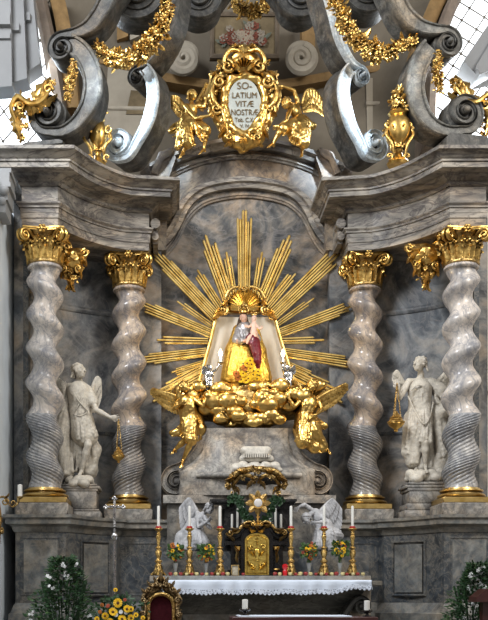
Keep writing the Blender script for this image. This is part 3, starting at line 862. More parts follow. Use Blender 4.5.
def vol_profile(depth, inset=0.05, edge=.17):
    e = edge
    return [(-.47, -.12), (-.5, -.08), (-.47, -.02), (-.5 + e * .5, 0), (-.5 + e, -.01), (-.5 + e + .03, -inset), (.5 - e - .03, -inset), (.5 - e, -.01), (.5 - e * .5, 0), (.47, -.02), (.5, -.08), (.47, -.12)]
def vol_body(depth):
    return [(-.44, -depth), (-.44, -.10), (.44, -.10), (.47, -depth * .33), (.42, -depth * .38), (.42, -depth * .62), (.47, -depth * .67), (.44, -depth)]

def volute_piece(m, pl, pts, w_px, centre, dirn, turns, depth, lift=.05, wend=.34, n=60, wstart=None, body=None):
    """curve through pixel pts then a spiral about centre; w_px band width"""
    c = pl.uv(*centre)
    P2 = [pl.uv(*p) for p in pts]
    cur = crom(P2, 7)
    w0 = PS(w_px, pl.Y0)
    end = cur[-1]
    r0 = math.hypot(end[0] - c[0], end[1] - c[1]); a0 = math.atan2(end[1] - c[1], end[0] - c[0])
    tt = []
    for i in range(len(cur)): tt.append(0.0)
    for i in range(1, n + 1):
        t = i / n; a = a0 + dirn * t * turns * 2 * PI
        r = r0 * (1 - .86 * t)
        cur.append((c[0] + r * math.cos(a), c[1] + r * math.sin(a))); tt.append(t)
    L = len(cur); nc = L - n
    ws = []
    we = min(w0, .95 * r0 / max(turns, .5))
    for i in range(L):
        if i < nc:
            f = i / max(1, nc - 1)
            s0 = w0 if wstart is None else PS(wstart, pl.Y0)
            ws.append(s0 + (w0 - s0) * min(1, f * 3) if f < .5 else w0 + (we - w0) * (f - .5) * 2)
        else: ws.append(we * (1 - (1 - wend) * tt[i]))
    for (mm, prof) in ((m, vol_profile(depth)), (body, vol_body(depth))):
        if mm is None: continue
        base = len(mm.v)
        mm.sweep(cur, prof, lambda u, v, nn: (u, v, nn), ws)
        k = len(prof)
        for i in range(L):
            for q in range(k):
                u, v, nn = mm.v[base + i * k + q]
                mm.v[base + i * k + q] = pl.map(u, v, nn + lift * tt[i] ** .8)
    return c, r0, we

def volute(name, label, pl, cpts, cw, cc, cd, ct, spts, sw, scn, sd, st, depth, mats, slab=None, group='marble volutes of the altar crown'):
    z = min(p[1] for p in cpts) 
    b = P(cpts[-1][0], cpts[-1][1] + 14, pl.Y0)
    t = T(name, label, 'volute', b, group)
    for (nm, pts, w, c0, dr, tn, mt) in (('lower_scroll', cpts, cw, cc, cd, ct, mats[0]), ('upper_scroll', spts, sw, scn, sd, st, mats[1])):
        m = M(); bd = M()
        c, r0, we = volute_piece(m, pl, pts, w, c0, dr, tn, depth, body=bd)
        o = mk(nm, bd, MT[mats[2]], t, ang=50)
        mk('scroll_face', m, MT[mt], o, ang=50)
        e = M(); f = Vector(pl.map(c[0], c[1], 0)); f2 = Vector(pl.map(c[0], c[1], 1)); ax = (f2 - f)
        r = r0 * .17
        e.lathe(f, [(r * 1.25, -depth * .8), (r * 1.2, .02), (r, .08), (r * .9, .11), (r * .6, .13), (r * .2, .14)], 18, axis=ax)
        mk('scroll_eye', e, MT[mt], o)
        q = M(); q.lathe(f, [(r0 * .95, -depth * .9), (r0 * .95, -.14), (r0 * .7, -.10), (r0 * .3, -.06)], 26, axis=ax)
        mk('scroll_core', q, MT['volute'], o)
    if slab:
        m = M(); (x0, y0, x1, y1) = slab
        a = pl.uv(x0, y1); bb = pl.uv(x1, y0)
        u0, u1, v0, v1 = a[0], bb[0], a[1], bb[1]
        m.prism([(u0, v0), (u1, v0), (u1, v0 + (v1 - v0) * .6), (u1 - .08, v1), (u0 + .08, v1), (u0, v0 + (v1 - v0) * .6)], pl.map, -depth, .10)
        mk('base_slab', m, MT['voldark'], t)
    return t

th = math.radians
VO = 'grey C-shaped marble volute '
plOL = Plane(70, -1.25, th(-12))
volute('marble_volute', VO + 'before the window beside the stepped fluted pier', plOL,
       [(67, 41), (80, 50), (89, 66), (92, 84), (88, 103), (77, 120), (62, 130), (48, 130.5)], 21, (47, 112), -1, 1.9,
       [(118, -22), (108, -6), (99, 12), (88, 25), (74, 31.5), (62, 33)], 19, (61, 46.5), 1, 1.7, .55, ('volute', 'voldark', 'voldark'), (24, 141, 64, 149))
plOR = Plane(440, -1.25, th(12))
volute('marble_volute', VO + 'in front of the largest expanse of lattice window', plOR,
       [(432, 45), (424, 56), (418, 72), (417, 90), (423, 110), (435, 124), (450, 130), (464, 129)], 20, (466, 111), 1, 1.9,
       [(390, -24), (398, -6), (407, 12), (421, 24), (436, 28), (447, 28)], 18, (449, 42), -1, 1.7, .55, ('volutepale', 'volutepale', 'volute'), (444, 139, 488, 147))
plIL = Plane(135, -.55, th(-27))
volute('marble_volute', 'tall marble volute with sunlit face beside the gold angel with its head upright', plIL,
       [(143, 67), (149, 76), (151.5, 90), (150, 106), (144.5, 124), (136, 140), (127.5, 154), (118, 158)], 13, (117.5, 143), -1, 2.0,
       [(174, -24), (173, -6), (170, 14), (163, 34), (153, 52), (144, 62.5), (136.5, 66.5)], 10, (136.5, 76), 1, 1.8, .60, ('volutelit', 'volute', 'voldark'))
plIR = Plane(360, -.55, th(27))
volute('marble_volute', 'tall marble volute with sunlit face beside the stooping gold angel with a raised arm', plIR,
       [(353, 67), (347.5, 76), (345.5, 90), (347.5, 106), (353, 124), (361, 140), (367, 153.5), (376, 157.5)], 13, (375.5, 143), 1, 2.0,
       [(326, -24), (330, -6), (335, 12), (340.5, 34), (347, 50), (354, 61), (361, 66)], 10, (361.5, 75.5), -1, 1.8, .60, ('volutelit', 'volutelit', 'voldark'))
# crown scrolls whose undersides hang into the picture
for (px, Y, cx, cy, r, dr, lab) in ((138, -.9, 139, -10, 32, 1, 'dark rolled marble crown scroll above the left gold flower festoon'),
                                    (197, .1, 197, -5, 25, -1, 'dark rolled marble crown scroll between the left festoon and the framed flower painting'),
                                    (303, .1, 303, -6, 25, 1, 'dark rolled marble crown scroll between the flower painting and the right festoon'),
                                    (366, -.9, 366, -13, 27, -1, 'dark rolled marble crown scroll above the gold festoon on the right')):
    pl = Plane(px, Y, 0)
    t = T('crown_scroll', lab, 'volute', P(cx, cy + r, Y), 'crown scrolls at the top edge')
    m = M(); bd = M()
    c, r0, we = volute_piece(m, pl, [(cx - dr * r * 1.9, cy - 40), (cx - dr * r * 1.25, cy - 16), (cx - dr * r * .82, cy)], 13, (cx, cy), dr, 1.7, .6, .1, body=bd)
    mk('scroll_face', m, MT['voldark'], t, ang=50); mk('scroll_body', bd, MT['voldark'], t, ang=50)
    q = M(); f = Vector(pl.map(c[0], c[1], 0)); q.lathe(f, [(r0 * .98, -.6), (r0 * .98, -.1), (r0 * .6, -.03), (r0 * .2, .02)], 30, axis=(0, -1, 0))
    mk('scroll_core', q, MT['voldark'], t)

# ------------------------------------------------------------------ gilded ornament
def rv(a): return Vector((rng.uniform(-a, a), rng.uniform(-a, a), rng.uniform(-a, a)))
def blossom(m, c, r, nrm, n=6):
    nrm = Vector(nrm).normalized(); x = nrm.orthogonal().normalized(); y = nrm.cross(x)
    a0 = rng.uniform(0, 6)
    for i in range(n):
        a = a0 + 2 * PI * i / n
        d = x * math.cos(a) + y * math.sin(a)
        m.blade(c + d * r * .2, c + d * r + nrm * r * .25, r * .42, nrm, 3, .25, .5, .5)
    m.ball(c + nrm * r * .15, r * .28, (6, 4))
def foliage_clump(m, c, r, n, front=(0, -1, 0)):
    front = Vector(front)
    for i in range(n):
        d = (rv(1) + front * .5).normalized()
        q = Vector(c) + d * r * rng.uniform(.35, .9)
        k = rng.random()
        if k < .45: blossom(m, q, r * rng.uniform(.35, .5), (d + front * .6), 5)
        elif k < .85: m.blade(q, q + (d + rv(.8)).normalized() * r * rng.uniform(.5, .9), r * .2, d + front, 4, .3, .5, .5, .2)
        else: m.ball(q, r * rng.uniform(.15, .25), (6, 4))

def garland(label, pts, Y, r, group, dens=9, cat='garland', name='hanging_garland'):
    path = [P(x, y, Y) for (x, y) in crom(pts, 3)]
    t = T(name, label, cat, min(path, key=lambda p: p.z), group)
    m = M(); m.tube(path, PS(r * .45, Y), 8); mk('stem', m, MT['golddark'], t)
    m = M()
    L = len(path)
    for i, p in enumerate(path):
        foliage_clump(m, p, PS(r, Y) * (.75 + .35 * math.sin(PI * i / (L - 1))), dens)
    mk('blossoms', m, MT['goldleaf'], t, ang=60)
    return t
garland('gold flower festoon slung beside the left sunlit volute', [(98, 47), (104, 55), (113, 59), (124, 59), (136, 55), (147, 47), (155, 39), (160, 30), (163, 20), (167, 8), (166, -4)], -1.15, 9.0, 'gold flower festoons', 15)
garland('gold flower festoon slung beside the right sunlit volute', [(330, -6), (336, 4), (341, 14), (345, 25), (352, 36), (362, 45), (374, 52), (384, 55), (394, 50), (403, 45), (412, 41)], -1.15, 9.0, 'gold flower festoons', 15)
garland('gold flower spray hanging in the top centre above the cartouche', [(232, -2), (240, 10), (252, 13), (263, 9), (270, -3)], 1.2, 8.0, 'gold flower festoons', 14)
garland('short gold flower drop inside the curve of the volute by the stepped pier', [(73, 62), (72, 72), (71, 80), (69, 90), (68, 99)], -1.35, 5.6, 'short gold flower drops', 12)
garland('short gold flower drop inside the curve of the volute by the wide lattice window', [(438, 54), (437, 64), (437, 73), (438, 82), (440, 90)], -1.35, 5.6, 'short gold flower drops', 12)

def acanthus_px(m, a, b, w, Y, bend=0, n=8, out=.10):
    """rococo leaf in the picture plane from a to b with lobed edges; bend sideways in px"""
    A, B = P(a[0], a[1], Y), P(b[0], b[1], Y)
    d = B - A; L = d.length; d.normalize(); side = Vector((d.z, 0, -d.x)); fr = Vector((0, -1, 0))
    bd = PS(bend, Y); ww0 = PS(w, Y); vs = []; fs = []
    for i in range(n + 1):
        t = i / n
        c = A + d * (L * t) + side * (bd * math.sin(PI * t * .9)) + fr * (out * math.sin(PI * t))
        lob = .65 + .45 * abs(math.sin(t * PI * 4))
        ww = ww0 * (math.sin(PI * min(1, .15 + .85 * t)) * .9 + .08) * lob
        for q in (-1, -.5, 0, .5, 1):
            vs.append(c + side * (ww * q) + fr * (.03 * (1 - abs(q)) + (.025 if q == 0 else 0) - (.03 if abs(q) == 1 else 0)))
        vs.append(c - fr * .05)
    for i in range(n):
        o = i * 6
        for q in range(6):
            r = (q + 1) % 6
            fs.append((o + q, o + r, o + 6 + r, o + 6 + q))
    m.add(vs, fs)
def cscroll(m, c, r, Y, start, turns, rad, dirn=1, lift=.06):
    r = PS(r, Y); rad = PS(rad, Y)
    spiral_tube(m, P(c[0], c[1], Y), Vector((1, 0, 0)), Vector((0, 0, 1)), r, turns, rad, start, dirn, 30, Vector((0, -lift, 0)))
def tube_px(m, pts, rads, Y, n=8, lift=None):
    c = crom(pts, 5); k = len(c)
    rr = []
    for i in range(k):
        f = i / (k - 1) * (len(rads) - 1); j = min(int(f), len(rads) - 2); rr.append(PS(rads[j] + (rads[j + 1] - rads[j]) * (f - j), Y))
    m.tube([P(p[0], p[1], Y) + Vector((0, -(p[2] if len(p) > 2 else 0), 0)) for p in c], rr, n)

# flaming gilded urns on the entablatures
for (k, cx, y1, y0, Y, lab) in ((-1, 98, 166, 98, -.75, 'gilded flaming urn squeezed between the two left volutes'), (1, 398, 166, 88, -1.1, 'gilded flaming urn standing free right of the sunlit right volute')):
    h = (y1 - y0); b = P(cx, y1, Y); H = PS(h, Y); u = PS(.8 if k < 0 else 1.12, Y)
    t = T('gilded_urn', lab, 'urn', b, 'flaming urns')
    mk('foot', M().lathe(b, [(u * 9, 0), (u * 10, H * .03), (u * 8, H * .07), (u * 5, H * .11), (u * 3.6, H * .17), (u * 4.5, H * .2), (u * 3.5, H * .22)], 20), MT['gold'], t)
    mk('bowl', M().lathe((b.x, b.y, b.z + H * .21), [(u * 3.5, 0), (u * 6, H * .03), (u * 10, H * .12), (u * 12, H * .24), (u * 11.5, H * .33), (u * 8, H * .40), (u * 7, H * .43), (u * 9, H * .46), (u * 8, H * .48)], 24), MT['gold'], t)
    m = M()
    for i in range(8):
        a = 2 * PI * i / 8 + .2; d = Vector((math.cos(a), math.sin(a), 0))
        acanthus(m, Vector((b.x, b.y, b.z + H * .22)) + d * u * 5.5, d, H * .25, u * 4, u * 8)
    for s in (-1, 1):
        cscroll(m, (cx + s * 11, y1 - h * .52), 4.2, Y - .1, PI / 2, 1.4, 1.6, s)
        cscroll(m, (cx + s * 9, y1 - h * .12), 3.6, Y - .1, -PI / 2, 1.3, 1.4, -s)
        tube_px(m, [(cx + s * 11, y1 - h * .46, .1), (cx + s * 13.5, y1 - h * .36, .14), (cx + s * 8, y1 - h * .24, .16), (cx + s * 6, y1 - h * .12, .12)], [1.8, 1.5, 1.6, 1.2], Y)
    mk('acanthus_leaves', m, MT['goldleaf'], t, ang=60)
    m = M()
    foliage_clump(m, Vector((b.x, b.y, b.z + H * .86)), u * 8, 16)
    for i in range(30):
        f = i / 30
        p = Vector((b.x, b.y, b.z + H * (.68 + .24 * f))) + Vector((rng.uniform(-1, 1) * u * 8 * (1 - f * .7), rng.uniform(-1, 1) * u * 6 * (1 - f * .7), 0))
        m.blade(p, p + Vector((rng.uniform(-.5, .5) * u * 9, -rng.uniform(0, .5) * u * 5, u * rng.uniform(5, 10))), u * 1.7, (rng.uniform(-.5, .5), -1, .2), 4, .3, .7, .5, .2)
    foliage_clump(m, Vector((b.x, b.y, b.z + H * .74)), u * 9, 18)
    mk('flames', m, MT['goldleaf'], t, ang=60)

# rocaille crests on the outer corners in front of the windows
def crest(label, k, ox, oy, s, Y):
    t = T('rocaille_crest', label, 'ornament', P(ox, oy + 45, Y), 'rocaille crests by the windows')
    f = lambda x, y: (ox + k * x * s, oy + y * s)
    m = M()
    acanthus_px(m, f(22, 26), f(38, -8), 9 * s, Y, -2 * k); acanthus_px(m, f(24, 24), f(30, -4), 6 * s, Y - .05, 3 * k)
    acanthus_px(m, f(20, 28), f(6, 14), 7 * s, Y, 3 * k); acanthus_px(m, f(10, 20), f(-4, 34), 7 * s, Y, -3 * k)
    acanthus_px(m, f(6, 28), f(10, 55), 6 * s, Y, 4 * k); acanthus_px(m, f(14, 26), f(44, 8), 6 * s, Y, 3 * k)
    for (x, y, r) in ((8, 26, 8), (12, 40, 6), (24, 20, 8), (34, 8, 7), (38, -2, 6), (6, 14, 6), (9, 52, 5), (30, 22, 6)): foliage_clump(m, P(*f(x, y), Y), PS(r * s, Y), 13)
    mk('leaves', m, MT['goldleaf'], t, ang=60)
    m = M()
    tube_px(m, [f(40, 2) + (.1,), f(30, 18) + (.14,), f(18, 22) + (.16,), f(6, 14) + (.12,), f(-1, 24) + (.1,), f(4, 40) + (.1,), f(8, 56) + (.05,)], [1.2 * s, 2.6 * s, 2.6 * s, 2.8 * s, 2.4 * s, 2.2 * s, .8 * s], Y)
    cscroll(m, f(35, 4), 5 * s, Y - .1, 0, 1.3, 1.8 * s, k); cscroll(m, f(7, 21), 5 * s, Y - .1, PI, 1.4, 2.0 * s, -k)
    mk('scrolls', m, MT['gold'], t)
crest('gold rocaille crest left of the dark scroll, by the stepped pier', 1, 13, 86, 1.0, -1.2)
t = crest('gold rocaille crest at the right edge behind the big grey scroll', -1, 492, 84, 1.0, -0.9)

# lambrequin brackets under the entablatures between the columns
def lambrequin(label, cx, y0, y1, hw, Y):
    t = T('gilded_bracket', label, 'ornament', P(cx, y1, Y), 'gilded brackets between the columns')
    m = M(); H = y1 - y0
    s = SDF(.016, .05)
    s.ell(P(cx, y0 + H * .26, Y - .08), (PS(hw * .72, Y), .17, PS(H * .24, Y)))
    for k in (-1, 1): s.cone(P(cx + k * hw * .55, y0 + H * .2, Y - .05), P(cx + k * hw * .28, y0 + H * .62, Y - .05), PS(hw * .26, Y), PS(hw * .16, Y))
    s.cone(P(cx, y0 + H * .3, Y), P(cx, y0 + H * .75, Y), PS(hw * .45, Y), PS(hw * .14, Y))
    s.cone(P(cx - hw * .85, y0 + H * .08, Y), P(cx + hw * .85, y0 + H * .08, Y), PS(3.2, Y))
    mk('shell_body', s.mesh(.02, 16), MT['gold'], t, ang=180)
    for k in (-1, 1):
        acanthus_px(m, (cx, y0 + 5), (cx + k * hw, y0 + H * .10), 5, Y - .1, 3 * k)
        acanthus_px(m, (cx + k * 3, y0 + 8), (cx + k * hw * .85, y0 + H * .42), 5, Y - .1, -3 * k)
        acanthus_px(m, (cx + k * 2, y0 + H * .3), (cx + k * hw * .55, y0 + H * .68), 4.5, Y - .08, -2 * k)
        acanthus_px(m, (cx + k * 1, y0 + H * .5), (cx + k * hw * .15, y0 + H * .95), 3.8, Y - .06, 2 * k)
        cscroll(m, (cx + k * hw * .8, y0 + H * .12), 4.5, Y - .16, PI / 2, 1.5, 1.6, k)
        cscroll(m, (cx + k * hw * .42, y0 + H * .45), 3.6, Y - .18, -PI / 2, 1.4, 1.4, -k)
    foliage_clump(m, P(cx, y0 + H * .85, Y - .05), PS(5.5, Y), 18)
    for (x, y) in ((-.6, .15), (.6, .15), (-.45, .42), (.45, .42), (0, .5), (-.2, .66), (.2, .66)): foliage_clump(m, P(cx + x * hw, y0 + y * H, Y - .12), PS(5, Y), 11)
    foliage_clump(m, P(cx, y0 + H * .25, Y - .2), PS(5.5, Y), 12)
    mk('leaves', m, MT['goldleaf'], t, ang=60)
lambrequin('gilded leaf bracket half hidden behind the capital of the outermost left column', 71, 248, 294, 18, -1.0)
lambrequin('gilded leaf bracket fully in view between two columns above the angel with crossed cords', 426, 243, 293, 22, -1.0)

# cartouche --------------------------------------------------------------
YC = .35
t = T('inscribed_cartouche', 'gilded rococo cartouche with a pale inscribed oval plate between two gold angels', 'cartouche', P(243, 149, YC))
pl = [(244 + 18 * math.sin(a) * (1 - .10 * math.cos(a) * (1 if math.cos(a) < 0 else .3)) * (1 + .05 * math.cos(3 * a)), 105 - 26 * math.cos(a)) for a in [2 * PI * i / 40 for i in range(40)]]
m = M(); pprism(m, list(reversed(pl)), YC - .20, .12)
plate = mk('inscription_plate', m, MT['plate'], t)
s = SDF(.018, .05)
def cp(x, y, dy=0): return P(x, y, YC + dy)
ring = [(244, 76), (257, 80), (264, 92), (264.5, 106), (260, 120), (252, 131), (243.5, 135), (235, 131), (227.5, 120), (224, 106), (225, 92), (231, 80), (244, 76)]
s.chain([cp(x, y, -.16) for (x, y) in ring], .085)
oring = [(243, 60), (258, 70), (271, 82), (275, 97), (271, 110), (264, 122), (258, 138), (243, 146), (229, 138), (222, 122), (215, 110), (211, 97), (216, 82), (229, 70), (243, 60)]
s.chain([cp(x, y, -.06) for (x, y) in oring], .13)
s.chain([cp(x, y, 0) for (x, y) in [(243, 52), (262, 90), (258, 130), (243, 145), (229, 130), (224, 90), (243, 52)]], .10)
s.ell(cp(243.5, 63, -.12), (.32, .18, .26)); s.ell(cp(243.5, 52, -.1), (.22, .14, .14))
s.ell(cp(243, 140, -.1), (.24, .15, .15)); s.cone(cp(243, 140, -.1), cp(243, 148, -.08), .12, .05)
mk('frame', s.mesh(.022, 15), MT['gold'], t, ang=180)
m = M()
for k in (-1, 1):
    f = lambda x, y: (243.5 + k * x, y)
    cscroll(m, f(16, 67), 7, YC - .28, PI * .5, 1.5, 2.2, k); cscroll(m, f(24, 82), 6.5, YC - .25, PI * .3, 1.5, 2.2, -k)
    tube_px(m, [f(27, 84) + (.22,), f(32, 96) + (.26,), f(30, 108) + (.26,), f(22, 116) + (.22,), f(19, 126) + (.2,), f(16, 138) + (.16,)], [1.4, 2.4, 2.8, 2.2, 2.6, 1.2], YC)
    tube_px(m, [f(4, 58) + (.24,), f(14, 58) + (.3,), f(20, 68) + (.28,), f(15, 76) + (.24,)], [1.6, 2.4, 2.2, 1.4], YC)
    cscroll(m, f(27, 109), 5, YC - .24, -PI * .2, 1.4, 1.8, k); cscroll(m, f(14, 138), 4.5, YC - .2, -PI * .3, 1.4, 1.7, -k)
    acanthus_px(m, f(6, 62), f(26, 60), 5, YC - .15, 3 * k); acanthus_px(m, f(24, 72), f(32, 84), 5, YC - .12, -3 * k)
    acanthus_px(m, f(20, 118), f(26, 138), 5, YC - .12, 3 * k); acanthus_px(m, f(8, 138), f(20, 146), 4, YC - .12, 2 * k)
    acanthus_px(m, f(26, 104), f(34, 116), 4.5, YC - .1, 2 * k); acanthus_px(m, f(4, 52), f(14, 48), 4, YC - .12, -2 * k)
    foliage_clump(m, cp(*f(22, 66), -.15), PS(6, YC), 12); foliage_clump(m, cp(*f(29, 92), -.2), PS(4, YC), 8)
acanthus_px(m, (243.5, 60), (243.5, 44), 6, YC - .2, 0); acanthus_px(m, (243.5, 138), (243.5, 150), 5, YC - .2, 0)
for i in range(7):
    a = (i - 3) * .42
    acanthus_px(m, (243.5 + 4 * math.sin(a), 70 - 3 * math.cos(a)), (243.5 + 13 * math.sin(a), 70 - 14 * math.cos(a)), 2.6, YC - .34, 0)
foliage_clump(m, cp(243.5, 51, -.2), PS(6, YC), 14); foliage_clump(m, cp(243, 139, -.2), PS(5, YC), 12)
mk('rococo_scrolls', m, MT['goldleaf'], t, ang=60)
def text3(body, px, py, h, Y, parent, mat, name='letters', sx=1.0):
    cu = bpy.data.curves.new(name, 'FONT'); cu.body = body; cu.align_x = 'CENTER'; cu.align_y = 'CENTER'
    cu.size = 1.0; cu.extrude = 0.004
    o = bpy.data.objects.new(name, cu); COL.objects.link(o)
    dg = bpy.context.evaluated_depsgraph_get(); me = bpy.data.meshes.new_from_object(o.evaluated_get(dg))
    bpy.data.objects.remove(o); bpy.data.curves.remove(cu)
    c = P(px, py, Y); k = PS(h, Y) / .70
    vs = [(c.x + v.co.x * k * sx, c.y - v.co.z, c.z + v.co.y * k) for v in me.vertices]
    fs = [tuple(p.vertices) for p in me.polygons]
    bpy.data.meshes.remove(me)
    return mk(name, (vs, fs), MT[mat], parent, ang=30)
for (b, py, h, sx) in (('SO-', 86, 6.8, 1.0), ('LATIUM', 95.5, 5.8, .88), ('VIT\u00c6', 104, 5.8, .95), ('NOSTR\u00c6', 112.5, 5.8, .80), ('Tob. C.X.', 120, 4.4, .78), ('V. IV', 126, 3.6, .9)):
    text3(b, 244.5, py, h, YC - .215, plate, 'letter', 'inscription_line', sx)

# painted flower picture and stucco scrolls on the apse wall ---------------------------
YP = 2.85
t = T('framed_flower_picture', 'dim painted panel of a vase of flowers above the cartouche', 'picture', P(244, 57, YP))
m = M(); prect(m, 212, 15, 277, 57, YP, .10); mk('canvas', m, MT['fresco'], t)
m = M(); m.sweep(px2([(212, 57), (277, 57), (277, 15), (212, 15)], YP), [(-.05, -.1), (-.05, .05), (.0, .08), (.05, .05), (.05, -.1)], felev(YP), closed=True); mk('frame', m, MT['frescoframe'], t)
m = M(); c = P(244, 55, YP - .03)
m.lathe(c, [(.16, 0), (.2, .03), (.10, .1), (.24, .22), (.30, .36), (.24, .46), (.28, .52)], 20, sy=.25); mk('vase', m, MT['frescovase'], t)
for (nm, mat, n) in (('red_flowers', 'frescored', 26), ('white_flowers', 'frescowhite', 22), ('leaves', 'frescogreen', 46)):
    m = M()
    for i in range(n):
        a = rng.uniform(-.2, PI + .2); r = rng.uniform(2, 20)
        p = P(244 + r * math.cos(a) * 1.15, 41 - r * math.sin(a) * .85, YP - .06)
        if nm != 'leaves': m.ball(P(244, 41, YP - .03), (.33, .02, .26), (12, 8)) if i == 0 else None
        if nm == 'leaves': m.blade(p, p + Vector((rng.uniform(-.2, .2), 0, rng.uniform(-.12, .2))), .04, (0, -1, 0), 3)
        else: blossom(m, p, rng.uniform(.07, .12), (rng.uniform(-.3, .3), -1, .2), 6)
    mk(nm, m, MT[mat], t)
for (cx, cy, k, lab) in ((184, 60, 1, 'cream stucco spiral on the apse wall left of the flower picture'), (300, 60, -1, 'cream stucco spiral on the apse wall right of the flower picture')):
    t = T('stucco_scroll', lab, 'wall ornament', P(cx, cy + 17, YP), 'stucco spirals on the apse wall')
    m = M(); spiral_tube(m, P(cx, cy, YP), Vector((1, 0, 0)), Vector((0, 0, 1)), PS(14, YP), 2.2, .13, PI / 2 + k * .3, k, 60, Vector((0, -.12, 0)))
    mk('spiral', m, MT['stucco'], t)
    m = M(); m.lathe(P(cx, cy, YP + .25), [(PS(15, YP), 0), (PS(15, YP), .2), (PS(12, YP), .26)], 26, axis=(0, -1, 0)); mk('backing', m, MT['apselight'], t)
# ------------------------------------------------------------------ sculpted figures
def J(d, Y):
    return {k: P(v[0], v[1], Y + (v[2] if len(v) > 2 else 0)) for k, v in d.items()}
def frame_rot(x, z):
    z = Vector(z).normalized(); x = Vector(x); x = (x - z * x.dot(z)).normalized(); y = z.cross(x)
    return Matrix((x, y, z)).transposed()
def sculpt_head(s, c, f, u, H):
    f = Vector(f).normalized(); u = Vector(u); u = (u - f * u.dot(f)).normalized(); r = f.cross(u)
    Rm = Matrix((r, f, u)).transposed(); c = Vector(c); k = .05 * H
    q = lambda a, b, d: c + r * (a * H) + f * (b * H) + u * (d * H)
    s.ell(q(0, -.05, .12), (.34 * H, .42 * H, .38 * H), Rm, k)
    s.ell(q(0, .10, -.14), (.27 * H, .30 * H, .33 * H), Rm, k * 2)
    s.ell(q(0, .26, -.36), (.12 * H, .11 * H, .10 * H), Rm, k * 2)     # chin
    s.cone(q(0, .37, .10), q(0, .49, -.10), .045 * H, .065 * H, k)     # nose
    s.cone(q(-.2, .33, .13), q(.2, .33, .13), .05 * H, .05 * H, k)     # brow
    for a in (-1, 1):
        s.cut(q(a * .15, .43, .03), .075 * H, k)
        s.ell(q(a * .15, .335, .03), .06 * H, None, .01 * H)            # eyes
        s.ell(q(a * .19, .26, -.12), (.10 * H, .09 * H, .09 * H), Rm, k * 1.5)
        s.ell(q(a * .34, -.03, -.02), (.04 * H, .08 * H, .11 * H), Rm, .02 * H)   # ears
    s.cone(q(-.09, .385, -.21), q(.09, .385, -.21), .032 * H, .032 * H, .02 * H)  # lips
    s.cone(q(-.07, .375, -.265), q(.07, .375, -.265), .034 * H, .034 * H, .02 * H)
    return r, f, u
def sculpt_hand(s, wrist, tip, side, H, curl=.4):
    """palm and five fingers from wrist towards tip"""
    w = Vector(wrist); d = (Vector(tip) - w).normalized(); side = Vector(side); side = (side - d * side.dot(d)).normalized(); n = d.cross(side)
    L = .72 * H
    Rm = Matrix((side, n, d)).transposed()
    s.ell(w + d * (.24 * L), (.17 * H, .075 * H, .25 * H), Rm, .03 * H)
    for i, (o, l) in enumerate(((-.12, .40), (-.04, .47), (.04, .44), (.115, .34))):
        b = w + d * (.44 * L) + side * (o * H * 1.1)
        mid = b + d * (l * L * .5) + side * (o * H * .35) + n * (.04 * H * curl)
        e = mid + (d * (1 - curl * .5) + n * curl).normalized() * (l * L * .5)
        s.cone(b, mid, .042 * H, .038 * H, .015 * H); s.cone(mid, e, .038 * H, .03 * H, .01 * H)
    b = w + d * (.16 * L) - side * (.12 * H)
    mid = b - side * (.11 * H) + d * (.14 * L); e = mid + d * (.20 * L) + n * (.06 * H)
    s.cone(b, mid, .05 * H, .042 * H, .02 * H); s.cone(mid, e, .042 * H, .034 * H, .01 * H)
def sculpt_foot(s, ankle, toe, H):
    a, t = Vector(ankle), Vector(toe); d = (t - a); d.z = 0
    d = d.normalized() if d.length > 1e-5 else Vector((0, -1, 0)); sd = Vector((-d.y, d.x, 0)); z = Vector((0, 0, 1))
    dn = (t - a)
    s.ell(a - d * (.10 * H) - z * (.12 * H), (.13 * H, .13 * H, .13 * H), None, .06 * H)
    s.cone(a, a + dn * .75, .13 * H, .105 * H, .06 * H)
    for i in range(5):
        o = (i - 2) * .055 * H
        s.cone(a + dn * .7 + sd * o, a + dn * (1.05 - .05 * abs(i - 1)) + sd * o * 1.25, .05 * H, .04 * H, .015 * H)
def limb(s, a, b, c, ra, rb, rc, k):
    a, b, c = Vector(a), Vector(b), Vector(c)
    m1 = a.lerp(b, .4); m2 = b.lerp(c, .32)
    s.cone(a, m1, ra, ra * 1.02, k); s.cone(m1, b, ra * 1.02, rb, k)
    s.cone(b, m2, rb, rb * 1.08, k); s.cone(m2, c, rb * 1.08, rc, k)
